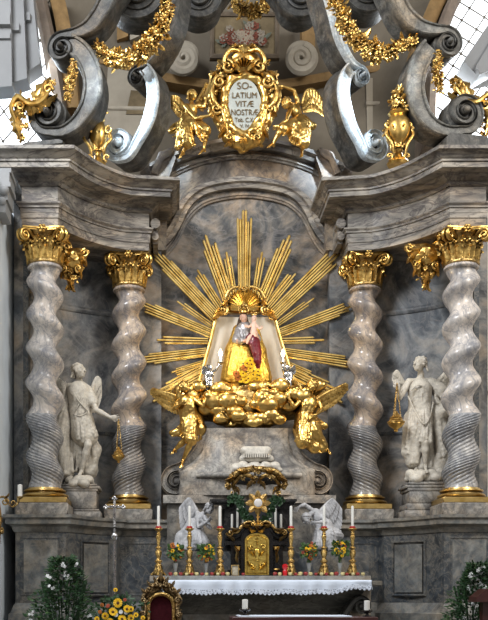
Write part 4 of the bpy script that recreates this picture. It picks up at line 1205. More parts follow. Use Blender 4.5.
def body_sdf(j, H, face, up, vox, feet=True, legs=True, armk=1.0, girth=1.0):
    s = SDF(vox, .05 * H); k = .10 * H
    r, f, u = sculpt_head(s, j['head'], face, up, H)
    s.cone(j['neck'], j['head'] - u * (.18 * H) - f * (.05 * H), .19 * H, .17 * H, k)
    shm = (j['shL'] + j['shR']) / 2; pel = j['pel']
    ax = (j['shR'] - j['shL']); sp = (shm - pel)
    Rm = frame_rot(ax, sp); g = girth
    L = sp.length
    s.ell(pel.lerp(shm, .72), (.58 * H * g, .42 * H * g, max(.62 * H, L * .36)), Rm, k)
    s.ell(pel.lerp(shm, .38), (.47 * H * g, .38 * H * g, max(.5 * H, L * .3)), Rm, k)
    s.ell(pel, (.54 * H * g, .44 * H * g, .46 * H), Rm, k)
    s.cone(j['shL'], j['shR'], .20 * H, .20 * H, k); s.cone(shm, j['neck'], .26 * H, .19 * H, k)
    for q in 'LR':
        if 'el' + q in j:
            limb(s, j['sh' + q], j['el' + q], j['wr' + q], .215 * H * armk, .155 * H * armk, .10 * H * armk, k * .6)
            hd = j.get('ha' + q, j['wr' + q] + (j['wr' + q] - j['el' + q]).normalized() * .6 * H)
            sculpt_hand(s, j['wr' + q], hd, Vector((0, -.4, 1)) if abs((hd - j['wr' + q]).normalized().z) < .8 else Vector((1, -.3, 0)), H)
        if legs and 'kn' + q in j:
            limb(s, j['hip' + q], j['kn' + q], j['an' + q], .33 * H, .225 * H, .125 * H, k)
            if feet: sculpt_foot(s, j['an' + q], j['ft' + q], H)
    return s
def hair_sdf(j, H, face, up, vox, n=26, long=.0, seed=1):
    s = SDF(vox, .03 * H); f = Vector(face).normalized(); u = Vector(up); u = (u - f * u.dot(f)).normalized(); r = f.cross(u)
    c = Vector(j['head']); g = random.Random(seed)
    Rm = Matrix((r, f, u)).transposed()
    s.ell(c - f * (.12 * H) + u * (.19 * H), (.37 * H, .41 * H, .36 * H), Rm)
    for i in range(n):
        a = g.uniform(-PI, PI); e = g.uniform(-.5, 1.1)
        d = r * (math.sin(a) * math.cos(e)) - f * (math.cos(a) * math.cos(e)) + u * math.sin(e)
        if d.dot(f) > .55 and e < .6: continue
        p = c - f * (.10 * H) + u * (.15 * H) + d * (.345 * H)
        tg = (r * g.uniform(-1, 1) - u * g.uniform(.1, .8) - f * .3); tg = (tg - d * tg.dot(d)).normalized()
        s.chain([p, p + tg * (.13 * H) + d * (.03 * H), p + tg * (.24 * H) - d * (.03 * H)], [.07 * H, .075 * H, .05 * H])
    for i in range(int(8 * long)):
        p = c - f * (.3 * H) + r * g.uniform(-.3, .3) * H - u * (.1 * H)
        s.cone(p, p - u * (.3 * H) - f * g.uniform(0, .15) * H + r * g.uniform(-.15, .15) * H, .09 * H, .05 * H)
    return s
def _prim_d(q, p):
    if q[0] == 'c':
        ba = q[2] - q[1]; l = ba.length_squared
        t = 0 if l < 1e-12 else min(1, max(0, (p - q[1]).dot(ba) / l))
        return (p - q[1] - ba * t).length - (q[3] + (q[4] - q[3]) * t)
    r = q[2]; v = p - q[1]
    if q[3] is not None: v = q[3].transposed() @ v
    k0 = math.sqrt((v.x / r[0]) ** 2 + (v.y / r[1]) ** 2 + (v.z / r[2]) ** 2); k1 = math.sqrt((v.x / r[0] ** 2) ** 2 + (v.y / r[1] ** 2) ** 2 + (v.z / r[2] ** 2) ** 2)
    return k0 * (k0 - 1) / max(k1, 1e-6)
def drop_to(prims, p, y0):
    p = Vector((p.x, y0, p.z))
    for i in range(40):
        d = min(_prim_d(q, p) for q in prims)
        if d < .004: return p
        p.y += d * .95
        if p.y > y0 + 1.6: return None
    return None
def folds(s, A, B, n, r0, r1, seed=3, jit=.02, bulge=.03, k=None, wav=1.0):
    """n drapery ridges running from polyline A to polyline B, lying on what is already sculpted"""
    g = random.Random(seed); prims = [q for q in s.p if q[0] in 'ce']
    def at(Q, t):
        f = t * (len(Q) - 1); i = min(int(f), len(Q) - 2); return Vector(Q[i]).lerp(Vector(Q[i + 1]), f - i)
    k = .014
    for i in range(n):
        t = (i + .5) / n + g.uniform(-.25, .25) / n
        t = min(max(t, 0), 1)
        a = at(A, t); b = at(B, min(max(t + g.uniform(-.12, .12), 0), 1))
        L = (b - a).length; sd = (b - a).cross(Vector((0, 1, 0))).normalized()
        ph = g.uniform(0, 6); w1 = g.uniform(.4, 1) * jit * 1.2 * wav; pts = []; rs = []
        m = 7
        for q in range(m + 1):
            f = q / m
            p = a.lerp(b, f) + sd * (w1 * math.sin(ph + f * 4.5) * min(1, f * 3))
            h = drop_to(prims, p, p.y - .7)
            r = r0 + (r1 - r0) * f
            if q == 0: r *= .55
            if h is None or abs(h.y - p.y) > .45: h = p
            else: h = h + Vector((0, r * .25, 0))
            pts.append(h); rs.append(r * (.85 + .25 * math.sin(ph * 2 + f * 7)))
        s.chain(pts, rs, k)
def wing_mesh(L, Tr, n, nrm=(0, -1, 0), w=.06, arm=.05, flip=1):
    """feathered wing: L leading edge, Tr trailing edge (3D polylines, root to tip)"""
    m = M(); L = crom([tuple(p) for p in L], 8); Tr = crom([tuple(p) for p in Tr], 8)
    def at(Q, t):
        f = t * (len(Q) - 1); i = min(int(f), len(Q) - 2); return Vector(Q[i]).lerp(Vector(Q[i + 1]), f - i)
    nr = Vector(nrm)
    for row, (k, l0, l1, cnt, ww) in enumerate(((0.0, .0, 1.0, n, 1.0), (0.045, 0, .66, int(n * .9), .9), (0.08, 0, .40, int(n * .8), .85))):
        for i in range(cnt):
            t = (i + .5) / cnt
            a = at(L, t) + nr * (k + .004 * (i % 2)); b = at(Tr, t) + nr * (k * .4 + .004 * (i % 2))
            b = a + (b - a) * l1
            m.blade(a, b, w * ww, nr, 5, .22, .3, .7)
    m.tube([at(L, i / 16) + nr * .05 for i in range(17)], [arm * (1.1 - .7 * i / 16) for i in range(17)], 8)
    return m
def figure(name, label, cat, group, base, body, mat, hair=None, hmat=None, drapery=(), wings=(), extras=(), amp=0.0):
    t = T(name, label, cat, base, group)
    b = mk('body', body.mesh(), MT[mat], t, ang=180)
    if hair is not None: mk('hair', hair.mesh(), MT[hmat or mat], b, ang=180)
    for (nm, s, mt, a, fq) in drapery: mk(nm, s.mesh(a, fq), MT[mt], t, ang=180)
    for (m, mt) in wings: mk('wing', m, MT[mt], t, ang=50)
    for (nm, m, mt) in extras: mk(nm, m, MT[mt], t, ang=50)
    return t
def pp(Y, *pts): return [P(p[0], p[1], Y + (p[2] if len(p) > 2 else 0)) for p in pts]
def clouds(s, pts, Y):
    for (x, y, r, dy) in pts: s.ell(P(x, y, Y + dy), (PS(r, Y), PS(r, Y) * .9, PS(r, Y) * .8), None, .03)

# ---- large white marble angels between the columns ------------------------------------
GA = 'white marble angels between the columns'
Y = -.62
H = .30
j = J(dict(head=(79, 371, -.08), neck=(79.5, 381.5, 0), shR=(69.5, 388, .04), shL=(87.5, 389.5, -.02), pel=(80, 418, 0),
           elR=(62.5, 403, .02), wrR=(63.5, 391, -.16), haR=(64, 383, -.18), elL=(96.5, 410, -.2), wrL=(111, 417.5, -.32), haL=(118.5, 417.5, -.36),
           hipR=(75.5, 420, 0), hipL=(84.5, 420, -.04), knL=(88, 445, -.24), anL=(81.5, 471, -.12), ftL=(78, 477.5, -.30), knR=(76, 447, -.02), anR=(71.5, 472, .06), ftR=(70, 478, -.1)), Y)
body = body_sdf(j, H, (.85, -.5, .1), (0, 0, 1), .012)
hr = hair_sdf(j, H, (.85, -.5, .1), (0, 0, 1), .012, 34, 1.0, 4)
tun = SDF(.012, .05)
tun.cone(*pp(Y, (79, 393, -.02), (80, 410, -.02)), .235, .205); tun.cone(*pp(Y, (80, 410, -.02), (86, 436, -.06)), .20, .235)
tun.cone(*pp(Y, (80, 412, 0), (81, 434, 0)), .20, .22)
tun.cone(*pp(Y, (70, 388, .02), (80, 396, -.08)), .10, .12); tun.cone(*pp(Y, (88, 391, -.02), (93, 402, -.12)), .10, .105)
folds(tun, pp(Y, (73, 413, -.12), (80, 415, -.22), (87, 412, -.16)), pp(Y, (73, 437, -.12), (84, 441, -.30), (97, 435, -.2)), 11, .022, .036, 5, .02, .03, .025)
folds(tun, pp(Y, (70, 392, -.12), (76, 391, -.2)), pp(Y, (79, 413, -.2), (87, 411, -.2)), 7, .014, .02, 8, .012, .02, .02)
folds(tun, pp(Y, (84, 391, -.18), (88, 394, -.15)), pp(Y, (79, 414, -.2), (84, 413, -.2)), 4, .014, .02, 9, .012, .02, .02)
clk = SDF(.013, .06)
clk.chain(pp(Y, (68, 392, .08), (64, 406, .06), (64.5, 425, .04), (62, 445, .02), (67, 472, .02)), [.12, .16, .17, .18, .15])
clk.chain(pp(Y, (72, 420, .10), (80, 448, .14), (88, 470, .12)), [.16, .22, .20])
clk.chain(pp(Y, (90, 436, .05), (95, 450, .06), (92, 466, .04)), [.10, .12, .10])
folds(clk, pp(Y, (63, 402, -.1), (70, 412, -.12)), pp(Y, (58, 455, -.12), (64, 474, -.16), (73, 470, -.12)), 8, .026, .04, 12, .03, .05, .025)
folds(clk, pp(Y, (76, 432, -.02), (94, 438, -.05)), pp(Y, (74, 472, -.04), (96, 462, -.06)), 7, .026, .034, 13, .02, .03, .025)
folds(clk, pp(Y, (61, 413, -.1), (60, 422, -.08)), pp(Y, (56, 440, -.05), (57, 452, -.02)), 3, .03, .04, 14, .02, .05, .03)
wl = wing_mesh(pp(Y, (90, 399, .22), (93.5, 386, .26), (97, 378, .28), (99.5, 379, .28)), pp(Y, (91, 412, .22), (95, 413, .26), (98, 408, .28), (99.5, 398, .28)), 9, (0, -1, 0), .055, .05)
wl2 = wing_mesh(pp(Y, (70, 396, .25), (64, 385, .3), (59, 379, .32)), pp(Y, (66, 420, .25), (60, 412, .3), (56, 398, .32)), 8, (0, -1, 0), .06, .05)
cl = SDF(.014, .05); clouds(cl, [(71, 481, 6, -.1), (79, 480, 7, -.2), (88, 480, 6, -.15), (84, 483, 6, -.3), (74, 484, 6, -.25), (80, 484, 8, .05), (91, 484, 4, -.1), (68, 484, 4, 0)], Y)
belt = M(); 
for q in (pp(Y, (71, 389, -.17), (78, 400, -.27), (88, 411, -.25)), pp(Y, (85, 391, -.19), (79, 404, -.26), (73, 414, -.2)), pp(Y, (73, 414, -.2), (80, 416, -.27), (88, 412, -.24))):
    belt.tube([Vector(p) for p in crom([tuple(v) for v in q], 6)], .014, 6)
ped = M()
c = P(79.5, 497, Y)
for (w, z0, z1) in ((.86, 2.742, 2.90), (.80, 2.90, 2.94), (.70, 2.94, 3.28), (.76, 3.28, 3.32), (.84, 3.32, 3.38), (.72, 3.38, 3.42)):
    ped.box((c.x, Y, (z0 + z1) / 2), (w, .62, z1 - z0), 0, .012)
base = Vector((c.x, Y, 2.742))
figure('angel_statue', 'white marble angel statue stretching one bare arm out to the side', 'statue', GA, base, body, 'white', hr, 'white',
       [('tunic', tun, 'white', .004, 40), ('cloak', clk, 'white', .006, 26), ('cloud', cl, 'white', .01, 16)], [(wl, 'white'), (wl2, 'white')], [('girdle_cord', belt, 'white'), ('statue_plinth', ped, 'base')])

j = J(dict(head=(419.5, 364.5, -.06), neck=(421, 374.5, 0), shR=(409, 381.5, -.03), shL=(430.5, 381, .02), pel=(420.5, 412, 0),
           elR=(399.5, 398, -.12), wrR=(398, 389, -.26), haR=(396.5, 382.5, -.28), elL=(440, 397, .06), wrL=(443, 408, -.08), haL=(444, 415, -.1),
           hipR=(416, 414, 0), hipL=(425.5, 414, -.02), knL=(425, 442, -.27), anL=(425.5, 466, -.14), ftL=(426.5, 473, -.3), knR=(414.5, 443, -.06), anR=(417, 466, 0), ftR=(415, 472, -.16)), Y)
body = body_sdf(j, H, (-.8, -.55, .12), (0, 0, 1), .012)
hr = hair_sdf(j, H, (-.8, -.55, .12), (0, 0, 1), .012, 34, .6, 6)
tun = SDF(.012, .05)
tun.cone(*pp(Y, (420, 391, -.03), (420, 404, -.02)), .235, .205); tun.cone(*pp(Y, (420, 404, -.02), (416, 428, -.02)), .20, .225)
tun.cone(*pp(Y, (416, 428, -.02), (414, 461, .02)), .215, .17); tun.cone(*pp(Y, (423, 410, -.05), (425.5, 440, -.2)), .18, .135); tun.cone(*pp(Y, (411, 418, 0), (408, 452, .0)), .14, .13); tun.cone(*pp(Y, (425, 440, -.14), (430, 458, -.02)), .12, .11)
folds(tun, pp(Y, (410, 409, -.14), (420, 412, -.23), (429, 407, -.14)), pp(Y, (406, 440, -.18), (413, 462, -.2), (421, 462, -.22)), 11, .022, .036, 21, .02, .035, .025)
folds(tun, pp(Y, (421, 412, -.22), (429, 408, -.16)), pp(Y, (421, 440, -.32), (430, 450, -.14)), 5, .02, .03, 22, .015, .02, .025)
folds(tun, pp(Y, (412, 386, -.16), (428, 386, -.16)), pp(Y, (411, 406, -.2), (428, 405, -.18)), 8, .014, .018, 23, .015, .02, .02)
clk = SDF(.013, .06)
clk.chain(pp(Y, (431, 384, .02), (440, 391, -.02), (447, 401, -.06), (445, 410, -.08), (436, 417, -.02)), [.12, .14, .12, .13, .12])
clk.chain(pp(Y, (433, 412, .04), (440, 432, .04), (443, 450, .04), (437, 470, .04)), [.16, .19, .21, .20])
clk.chain(pp(Y, (420, 436, .10), (424, 468, .08)), [.22, .24])
folds(clk, pp(Y, (428, 382, -.1), (436, 387, -.12)), pp(Y, (438, 406, -.12), (449, 401, -.12)), 5, .022, .03, 24, .02, .03, .025)
folds(clk, pp(Y, (430, 416, -.1), (440, 418, -.08)), pp(Y, (428, 468, -.1), (447, 452, -.1)), 8, .026, .036, 25, .03, .04, .025)
wl = wing_mesh(pp(Y, (405, 388, .2), (400, 379, .16), (396.5, 372, .12), (394.5, 373, .1)), pp(Y, (404, 393, .2), (401, 392, .16), (397, 389, .12), (394, 381, .1)), 7, (0, -1, 0), .05, .05)
wl2 = wing_mesh(pp(Y, (433, 388, .24), (440, 379, .26), (446, 372, .28), (451, 368, .28)), pp(Y, (437, 398, .24), (444, 392, .26), (450, 384, .28), (453, 376, .28)), 9, (0, -1, 0), .055, .05)
cl = SDF(.014, .05); clouds(cl, [(411, 474, 6, -.15), (420, 475, 7, -.22), (430, 474, 7, -.15), (439, 472, 7, -.05), (436, 478, 7, -.2), (416, 479, 7, -.25), (426, 480, 8, -.1), (408, 479, 4, -.1), (443, 479, 4, 0)], Y)
belt = M()
for q in (pp(Y, (410, 391, -.25), (419, 385, -.3), (430, 392, -.2)), pp(Y, (408, 396, -.22), (415, 411, -.28), (424, 424, -.36), (430, 416, -.26), (433, 402, -.14))):
    belt.tube([Vector(p) for p in crom([tuple(v) for v in q], 6)], .014, 6)
ped = M(); c = P(426.5, 490, Y)
for (w, z0, z1, mt) in ((1.0, 2.742, 2.92, 0), (.9, 2.92, 3.05, 0), (.82, 3.05, 3.28, 0), (.88, 3.28, 3.34, 0), (.96, 3.34, 3.40, 0), (.84, 3.40, 3.46, 0)):
    ped.box((c.x, Y, (z0 + z1) / 2), (w, .66, z1 - z0), 0, .012)
figure('angel_statue', 'white marble angel statue with cord crossed over its long gown', 'statue', GA, Vector((c.x, Y, 2.742)), body, 'white', hr, 'white',
       [('gown', tun, 'white', .004, 40), ('cloak', clk, 'white', .006, 26), ('cloud', cl, 'white', .01, 16)], [(wl, 'white'), (wl2, 'white')], [('girdle_cord', belt, 'white'), ('statue_plinth', ped, 'base')])

# gold censers hanging from the angels' hands
def censer(label, x, y0, y1, Yc, chain_to):
    H = PS(y1 - y0, Yc); b = P(x, y1, Yc); u = H / 16; w_ = 1.35
    t = T('hanging_censer', label, 'censer', b, 'gold hanging censers')
    mk('bowl', M().lathe(b, [(u * .6, 0), (u * 1.2, u * .6), (u * .8, u * 1.6), (u * 1.5, u * 2.4), (u * 3.6, u * 4.2), (u * 4.6, u * 6.2), (u * 4.4, u * 7)], 18, sx=w_, sy=w_), MT['gold'], t)
    mk('lid', M().lathe((b.x, b.y, b.z + u * 7), [(u * 5.0, 0), (u * 5.0, u * .7), (u * 4.0, u * 1.4), (u * 3.4, u * 3.2), (u * 3.8, u * 3.5), (u * 2.4, u * 5), (u * 1.6, u * 7), (u * .9, u * 7.6), (u * 1.1, u * 8.4), (u * .3, u * 9.2)], 18, sx=w_, sy=w_), MT['goldleaf'], t)
    m = M()
    e = Vector(chain_to)
    for k in range(3):
        a = 2 * PI * k / 3; p = Vector((b.x + u * 4 * math.cos(a), b.y + u * 4 * math.sin(a), b.z + u * 7))
        n = 14
        for i in range(n): m.ball(p.lerp(e, (i + .5) / n), (.011, .011, (e - p).length / n * .62), (6, 4))
    mk('chain', m, MT['golddark'], t)
censer('gold censer hanging from the outstretched hand in front of a twisted column', 118.5, 447, 463, -1.0, P(118.5, 418.5, -.98))
censer('gold censer hanging beside the angel with the crossed cord', 396, 411, 432, -.95, P(397, 383, -.92))

# ---- gold angels beside the cartouche ---------------------------------------------------
GB = 'gold angels holding the inscribed cartouche'
Y = .30; H = .225
j = J(dict(head=(192.5, 95, -.14), neck=(191.5, 101.5, -.06), shR=(185.5, 106, -.10), shL=(198, 106, -.06), pel=(189.5, 124, 0),
           elR=(196.5, 118.5, -.36), wrR=(209, 115.5, -.36), haR=(216, 112.5, -.30), elL=(204.5, 107, -.1), wrL=(206.5, 98.5, -.12), haL=(209.5, 93, -.12),
           hipR=(187, 126, -.02), hipL=(193.5, 126, -.04), knL=(206.5, 131, -.34), anL=(204, 149, -.30), ftL=(199.5, 154, -.42), knR=(189.5, 141, -.32), anR=(183, 152, -.24), ftR=(179.5, 158, -.34)), Y)
fa = (.85, -.55, .05)
dr = SDF(.012, .04)
dr.chain(pp(Y, (188, 122, -.05), (196, 126, -.2), (205, 131, -.34)), [.17, .15, .12]); dr.chain(pp(Y, (188, 124, -.05), (187, 133, -.2), (188, 143, -.3)), [.17, .16, .12])
dr.chain(pp(Y, (185, 123, .02), (177, 128, .0), (171, 131, -.04)), [.11, .10, .06]); dr.chain(pp(Y, (184, 126, 0), (182, 138, -.1), (178, 147, -.12)), [.12, .12, .07])
folds(dr, pp(Y, (184, 121, -.2), (194, 122, -.22)), pp(Y, (181, 146, -.3), (192, 146, -.42), (206, 140, -.42)), 10, .018, .026, 31, .02, .03, .02)
folds(dr, pp(Y, (184, 120, -.1), (186, 128, -.12)), pp(Y, (170, 127, -.1), (173, 138, -.1)), 5, .018, .022, 32, .02, .03, .02)
folds(dr, pp(Y, (192, 123, -.22), (198, 125, -.3)), pp(Y, (203, 128, -.46), (206, 138, -.44)), 5, .016, .02, 33, .01, .02, .02)
figure('gold_angel', 'gold angel with upright head sitting left of the inscribed cartouche', 'statue', GB, P(190, 158, Y), body_sdf(j, H, fa, (0, 0, 1), .010), 'gold', hair_sdf(j, H, fa, (0, 0, 1), .011, 30, .8, 8), 'goldleaf',
       [('drapery', dr, 'gold', .004, 32)], [(wing_mesh(pp(Y, (184, 108, .08), (178, 99, .06), (172, 97, .02)), pp(Y, (184, 120, .08), (178, 117, .06), (173, 110, .02)), 9, (0, -1, 0), .05, .045), 'goldleaf'),
        (wing_mesh(pp(Y, (197, 104, .15), (203, 92, .2), (206, 84, .2)), pp(Y, (203, 112, .15), (209, 104, .2), (210, 94, .2)), 8, (0, -1, 0), .045, .04), 'goldleaf')])
j = J(dict(head=(286, 103.5, -.26), neck=(289.5, 103.5, -.16), shR=(290, 109.5, -.18), shL=(298.5, 104, -.04), pel=(300.5, 125, 0),
           elR=(286.5, 120.5, -.34), wrR=(279, 126, -.38), haR=(274.5, 127.5, -.36), elL=(294, 90.5, -.10), wrL=(283.5, 86.5, -.14), haL=(278, 87.5, -.16),
           hipR=(297, 127, -.04), hipL=(303.5, 127, -.02), knR=(281.5, 128, -.38), anR=(273, 144, -.32), ftR=(268, 147.5, -.42), knL=(304, 142, -.30), anL=(302, 151, -.2), ftL=(301.5, 157, -.32)), Y)
fa = (-.8, -.45, -.4)
dr = SDF(.012, .04)
dr.chain(pp(Y, (300, 123, -.03), (292, 127, -.2), (283, 129, -.36)), [.17, .15, .11]); dr.chain(pp(Y, (302, 125, -.04), (303, 134, -.2), (304, 143, -.28)), [.17, .16, .12])
dr.chain(pp(Y, (303, 122, .0), (308, 126, -.04), (313, 126, -.08)), [.12, .11, .07]); dr.chain(pp(Y, (291, 130, -.2), (296, 138, -.24), (305, 144, -.2)), [.12, .13, .08])
folds(dr, pp(Y, (296, 120, -.2), (305, 121, -.18)), pp(Y, (284, 136, -.44), (296, 146, -.42), (308, 143, -.32)), 10, .018, .026, 41, .02, .03, .02)
folds(dr, pp(Y, (303, 118, -.12), (304, 126, -.16)), pp(Y, (313, 122, -.14), (313, 131, -.14)), 4, .018, .022, 42, .02, .03, .02)
figure('gold_angel', 'gold angel stooping with one arm raised, right of the inscribed cartouche', 'statue', GB, P(302, 157, Y), body_sdf(j, H, fa, (-.2, 0, 1), .010), 'gold', hair_sdf(j, H, fa, (-.2, 0, 1), .011, 30, .8, 9), 'goldleaf',
       [('drapery', dr, 'gold', .004, 32)], [(wing_mesh(pp(Y, (302, 106, .08), (307, 92, .06), (316, 93, .04), (323, 105, .02)), pp(Y, (306, 113, .08), (311, 112, .06), (318, 113, .04), (324, 117, .02)), 12, (0, -1, 0), .05, .045), 'goldleaf')])

# ---- gold angels carrying the cloud ------------------------------------------------------
GC = 'gold angels carrying the golden cloud'
Y = -.62; H = .245
j = J(dict(head=(184.5, 387, -.12), neck=(187, 394.5, -.06), shR=(180.5, 400, -.04), shL=(194, 399, -.10), pel=(190, 422, 0),
           elR=(174, 409, -.16), wrR=(181, 404, -.32), haR=(187, 400, -.36), elL=(203, 406, -.2), wrL=(207, 397, -.22), haL=(209.5, 391, -.22),
           hipR=(186.5, 425, -.02), hipL=(193, 425, -.04), knL=(191, 442, -.24), anL=(183, 460, -.08), ftL=(181, 467.5, -.20), knR=(184, 441, -.06), anR=(175, 449.5, .04), ftR=(171.5, 454, -.08)), Y)
fa = (.55, -.75, .25)
dr = SDF(.012, .045)
dr.cone(*pp(Y, (187, 404, -.04), (189, 418, -.03)), .20, .17); dr.chain(pp(Y, (190, 418, -.02), (189, 428, -.08), (191, 440, -.18)), [.18, .18, .12]); dr.chain(pp(Y, (188, 424, 0), (183, 432, -.04), (172, 433, -.04)), [.13, .10, .06])
dr.chain(pp(Y, (196, 418, .02), (200, 430, .04), (197, 440, .02)), [.13, .13, .07])
folds(dr, pp(Y, (182, 402, -.2), (194, 402, -.24)), pp(Y, (184, 420, -.2), (196, 420, -.2)), 8, .018, .022, 51, .02, .03, .02)
folds(dr, pp(Y, (184, 420, -.2), (196, 419, -.2)), pp(Y, (180, 436, -.18), (190, 443, -.34), (200, 438, -.14)), 10, .02, .028, 52, .03, .04, .02)
folds(dr, pp(Y, (187, 421, -.14), (186, 429, -.14)), pp(Y, (172, 430, -.08), (172, 437, -.08)), 4, .02, .022, 53, .02, .03, .02)
LW = [wing_mesh(pp(Y, (184, 401, .12), (172, 395, .14), (161, 392, .14), (152, 389, .1)), pp(Y, (186, 417, .12), (175, 414, .14), (163, 407, .14), (153, 395, .1)), 13, (0, -1, 0), .062, .055),
      wing_mesh(pp(Y, (193, 398, .14), (196, 386, .2), (204, 381, .2)), pp(Y, (200, 408, .14), (206, 398, .2), (210, 390, .2)), 8, (0, -1, 0), .055, .05)]
figure('gold_angel', 'gold angel with bare dangling legs under the left end of the golden cloud', 'statue', GC, P(186, 467, Y), body_sdf(j, H, fa, (-.1, 0, 1), .011), 'gold', hair_sdf(j, H, fa, (-.1, 0, 1), .012, 34, .9, 14), 'goldleaf',
       [('drapery', dr, 'gold', .004, 32)], [(w, 'goldleaf') for w in LW])
j = J(dict(head=(312.5, 386, -.14), neck=(310, 393.5, -.06), shR=(302.5, 399, -.10), shL=(316, 399, -.04), pel=(305, 423, 0),
           elR=(294, 407, -.2), wrR=(289, 398.5, -.24), haR=(287, 392, -.24), elL=(322, 409, -.12), wrL=(316, 415, -.30), haL=(310.5, 418, -.34),
           hipR=(302, 425, -.04), hipL=(308.5, 425, -.02), knR=(302.5, 442, -.28), anR=(315, 450, -.10), ftR=(322, 453, -.16), knL=(315, 437, -.14), anL=(327, 449, .0), ftL=(331, 454.5, -.08)), Y)
fa = (-.6, -.75, .05)
dr = SDF(.012, .045)
dr.cone(*pp(Y, (308, 404, -.04), (306, 418, -.03)), .20, .18); dr.chain(pp(Y, (305, 418, -.02), (303, 430, -.1), (303, 442, -.24)), [.20, .19, .14]); dr.chain(pp(Y, (307, 420, 0), (312, 432, -.06), (323, 446, -.04)), [.19, .18, .10])
dr.chain(pp(Y, (310, 418, .02), (318, 426, .04), (325, 426, .02)), [.12, .10, .06]); dr.chain(pp(Y, (304, 440, -.16), (314, 448, -.1), (322, 449, -.06)), [.12, .10, .08])
folds(dr, pp(Y, (302, 402, -.22), (315, 402, -.2)), pp(Y, (300, 420, -.22), (312, 420, -.18)), 8, .018, .022, 61, .02, .03, .02)
folds(dr, pp(Y, (299, 419, -.2), (313, 419, -.18)), pp(Y, (297, 440, -.36), (307, 446, -.36), (326, 446, -.14)), 12, .02, .030, 62, .03, .04, .02)
folds(dr, pp(Y, (312, 416, -.12), (313, 424, -.12)), pp(Y, (325, 422, -.06), (325, 430, -.06)), 4, .02, .022, 63, .02, .03, .02)
RW = [wing_mesh(pp(Y, (314, 401, .12), (325, 394, .14), (336, 389, .14), (346, 384, .1)), pp(Y, (314, 416, .12), (325, 411, .14), (336, 404, .14), (346, 391, .1)), 13, (0, -1, 0), .062, .055),
      wing_mesh(pp(Y, (303, 398, .14), (300, 387, .2), (295, 381, .2)), pp(Y, (297, 408, .14), (291, 398, .2), (288, 390, .2)), 8, (0, -1, 0), .055, .05)]
figure('gold_angel', 'gold angel wrapped in swirling drapery under the right end of the golden cloud', 'statue', GC, P(310, 455, Y), body_sdf(j, H, fa, (.1, 0, 1), .011), 'gold', hair_sdf(j, H, fa, (.1, 0, 1), .012, 34, .9, 15), 'goldleaf',
       [('drapery', dr, 'gold', .004, 32)], [(w, 'goldleaf') for w in RW])

# ---- white kneeling angels beside the tabernacle ------------------------------------------
GD = 'white adoring angels beside the tabernacle'
Y = -1.55; H = .20
j = J(dict(head=(209.5, 508.5, -.16), neck=(205.5, 512, -.08), shR=(197.5, 513, .02), shL=(204.5, 517, -.14), pel=(194, 533, .02),
           elL=(210.5, 528, -.24), wrL=(203.5, 522.5, -.30), haL=(200, 518.5, -.28), elR=(198.5, 527, -.22), wrR=(207, 521.5, -.34), haR=(211, 518, -.32),
           hipR=(191, 535, .02), hipL=(197, 536, -.04), knL=(204, 544, -.26), anL=(192, 549, -.05), ftL=(186, 549, 0), knR=(198, 546, -.2), anR=(187, 549, .1), ftR=(182, 550, .1)), Y)
fa = (.75, -.45, -.45)
dr = SDF(.012, .04)
dr.chain(pp(Y, (194, 527, 0), (194, 537, -.04), (190, 548, -.02)), [.17, .20, .22]); dr.chain(pp(Y, (194, 532, -.04), (203, 544, -.22)), [.17, .13]); dr.chain(pp(Y, (188, 530, .02), (181, 537, .04), (178, 548, .05)), [.10, .10, .10])
folds(dr, pp(Y, (187, 527, -.1), (200, 529, -.16)), pp(Y, (178, 548, -.08), (190, 550, -.2), (205, 548, -.3)), 12, .018, .026, 71, .02, .03, .02)
WM = [wing_mesh(pp(Y, (199, 517, .14), (193, 505, .16), (189, 498, .14)), pp(Y, (190, 541, .14), (181, 531, .16), (179, 511, .14)), 11, (.15, -1, 0), .052, .045)]
zb = P(195, 553, Y).z
figure('kneeling_angel', 'white marble angel kneeling with bowed head and crossed arms', 'statue', GD, Vector((P(195, 553, Y).x, Y, zb)), body_sdf(j, H, fa, (.5, 0, .9), .010), 'whitecold', hair_sdf(j, H, fa, (.5, 0, .9), .011, 26, .7, 18), 'whitecold',
       [('drapery', dr, 'whitecold', .004, 36)], [(w, 'whitecold') for w in WM])
j = J(dict(head=(306, 519, -.20), neck=(310, 514, -.10), shR=(311.5, 510, -.06), shL=(320, 512, .04), pel=(324.5, 532, .02),
           elR=(304.5, 504.5, -.14), wrR=(298.5, 507, -.2), haR=(295.5, 511, -.2), elL=(325, 522, -.16), wrL=(316, 522.5, -.30), haL=(311.5, 522.5, -.32),
           hipR=(321.5, 535, -.04), hipL=(327.5, 535, .02), knR=(317.5, 545, -.26), anR=(327, 550, -.05), ftR=(333, 550, 0), knL=(322, 546, -.2), anL=(332, 550, .08), ftL=(338, 551, .08)), Y)
fa = (-.6, -.45, -.65)
dr = SDF(.012, .04)
dr.chain(pp(Y, (324, 527, 0), (324, 537, -.04), (328, 548, -.02)), [.17, .20, .21]); dr.chain(pp(Y, (324, 532, -.04), (318, 545, -.22)), [.17, .13]); dr.chain(pp(Y, (328, 531, -.02), (336, 534, -.04), (340, 536, -.02)), [.11, .10, .07])
folds(dr, pp(Y, (317, 527, -.14), (331, 528, -.08)), pp(Y, (314, 548, -.3), (326, 551, -.2), (338, 548, -.06)), 12, .018, .026, 72, .02, .03, .02)
folds(dr, pp(Y, (327, 527, -.08), (329, 535, -.1)), pp(Y, (340, 531, -.08), (341, 538, -.06)), 4, .018, .022, 73, .01, .03, .02)
WM = [wing_mesh(pp(Y, (318, 515, .14), (326, 505, .16), (332, 499, .14)), pp(Y, (331, 538, .14), (341, 529, .16), (342, 512, .14)), 11, (-.15, -1, 0), .052, .045)]
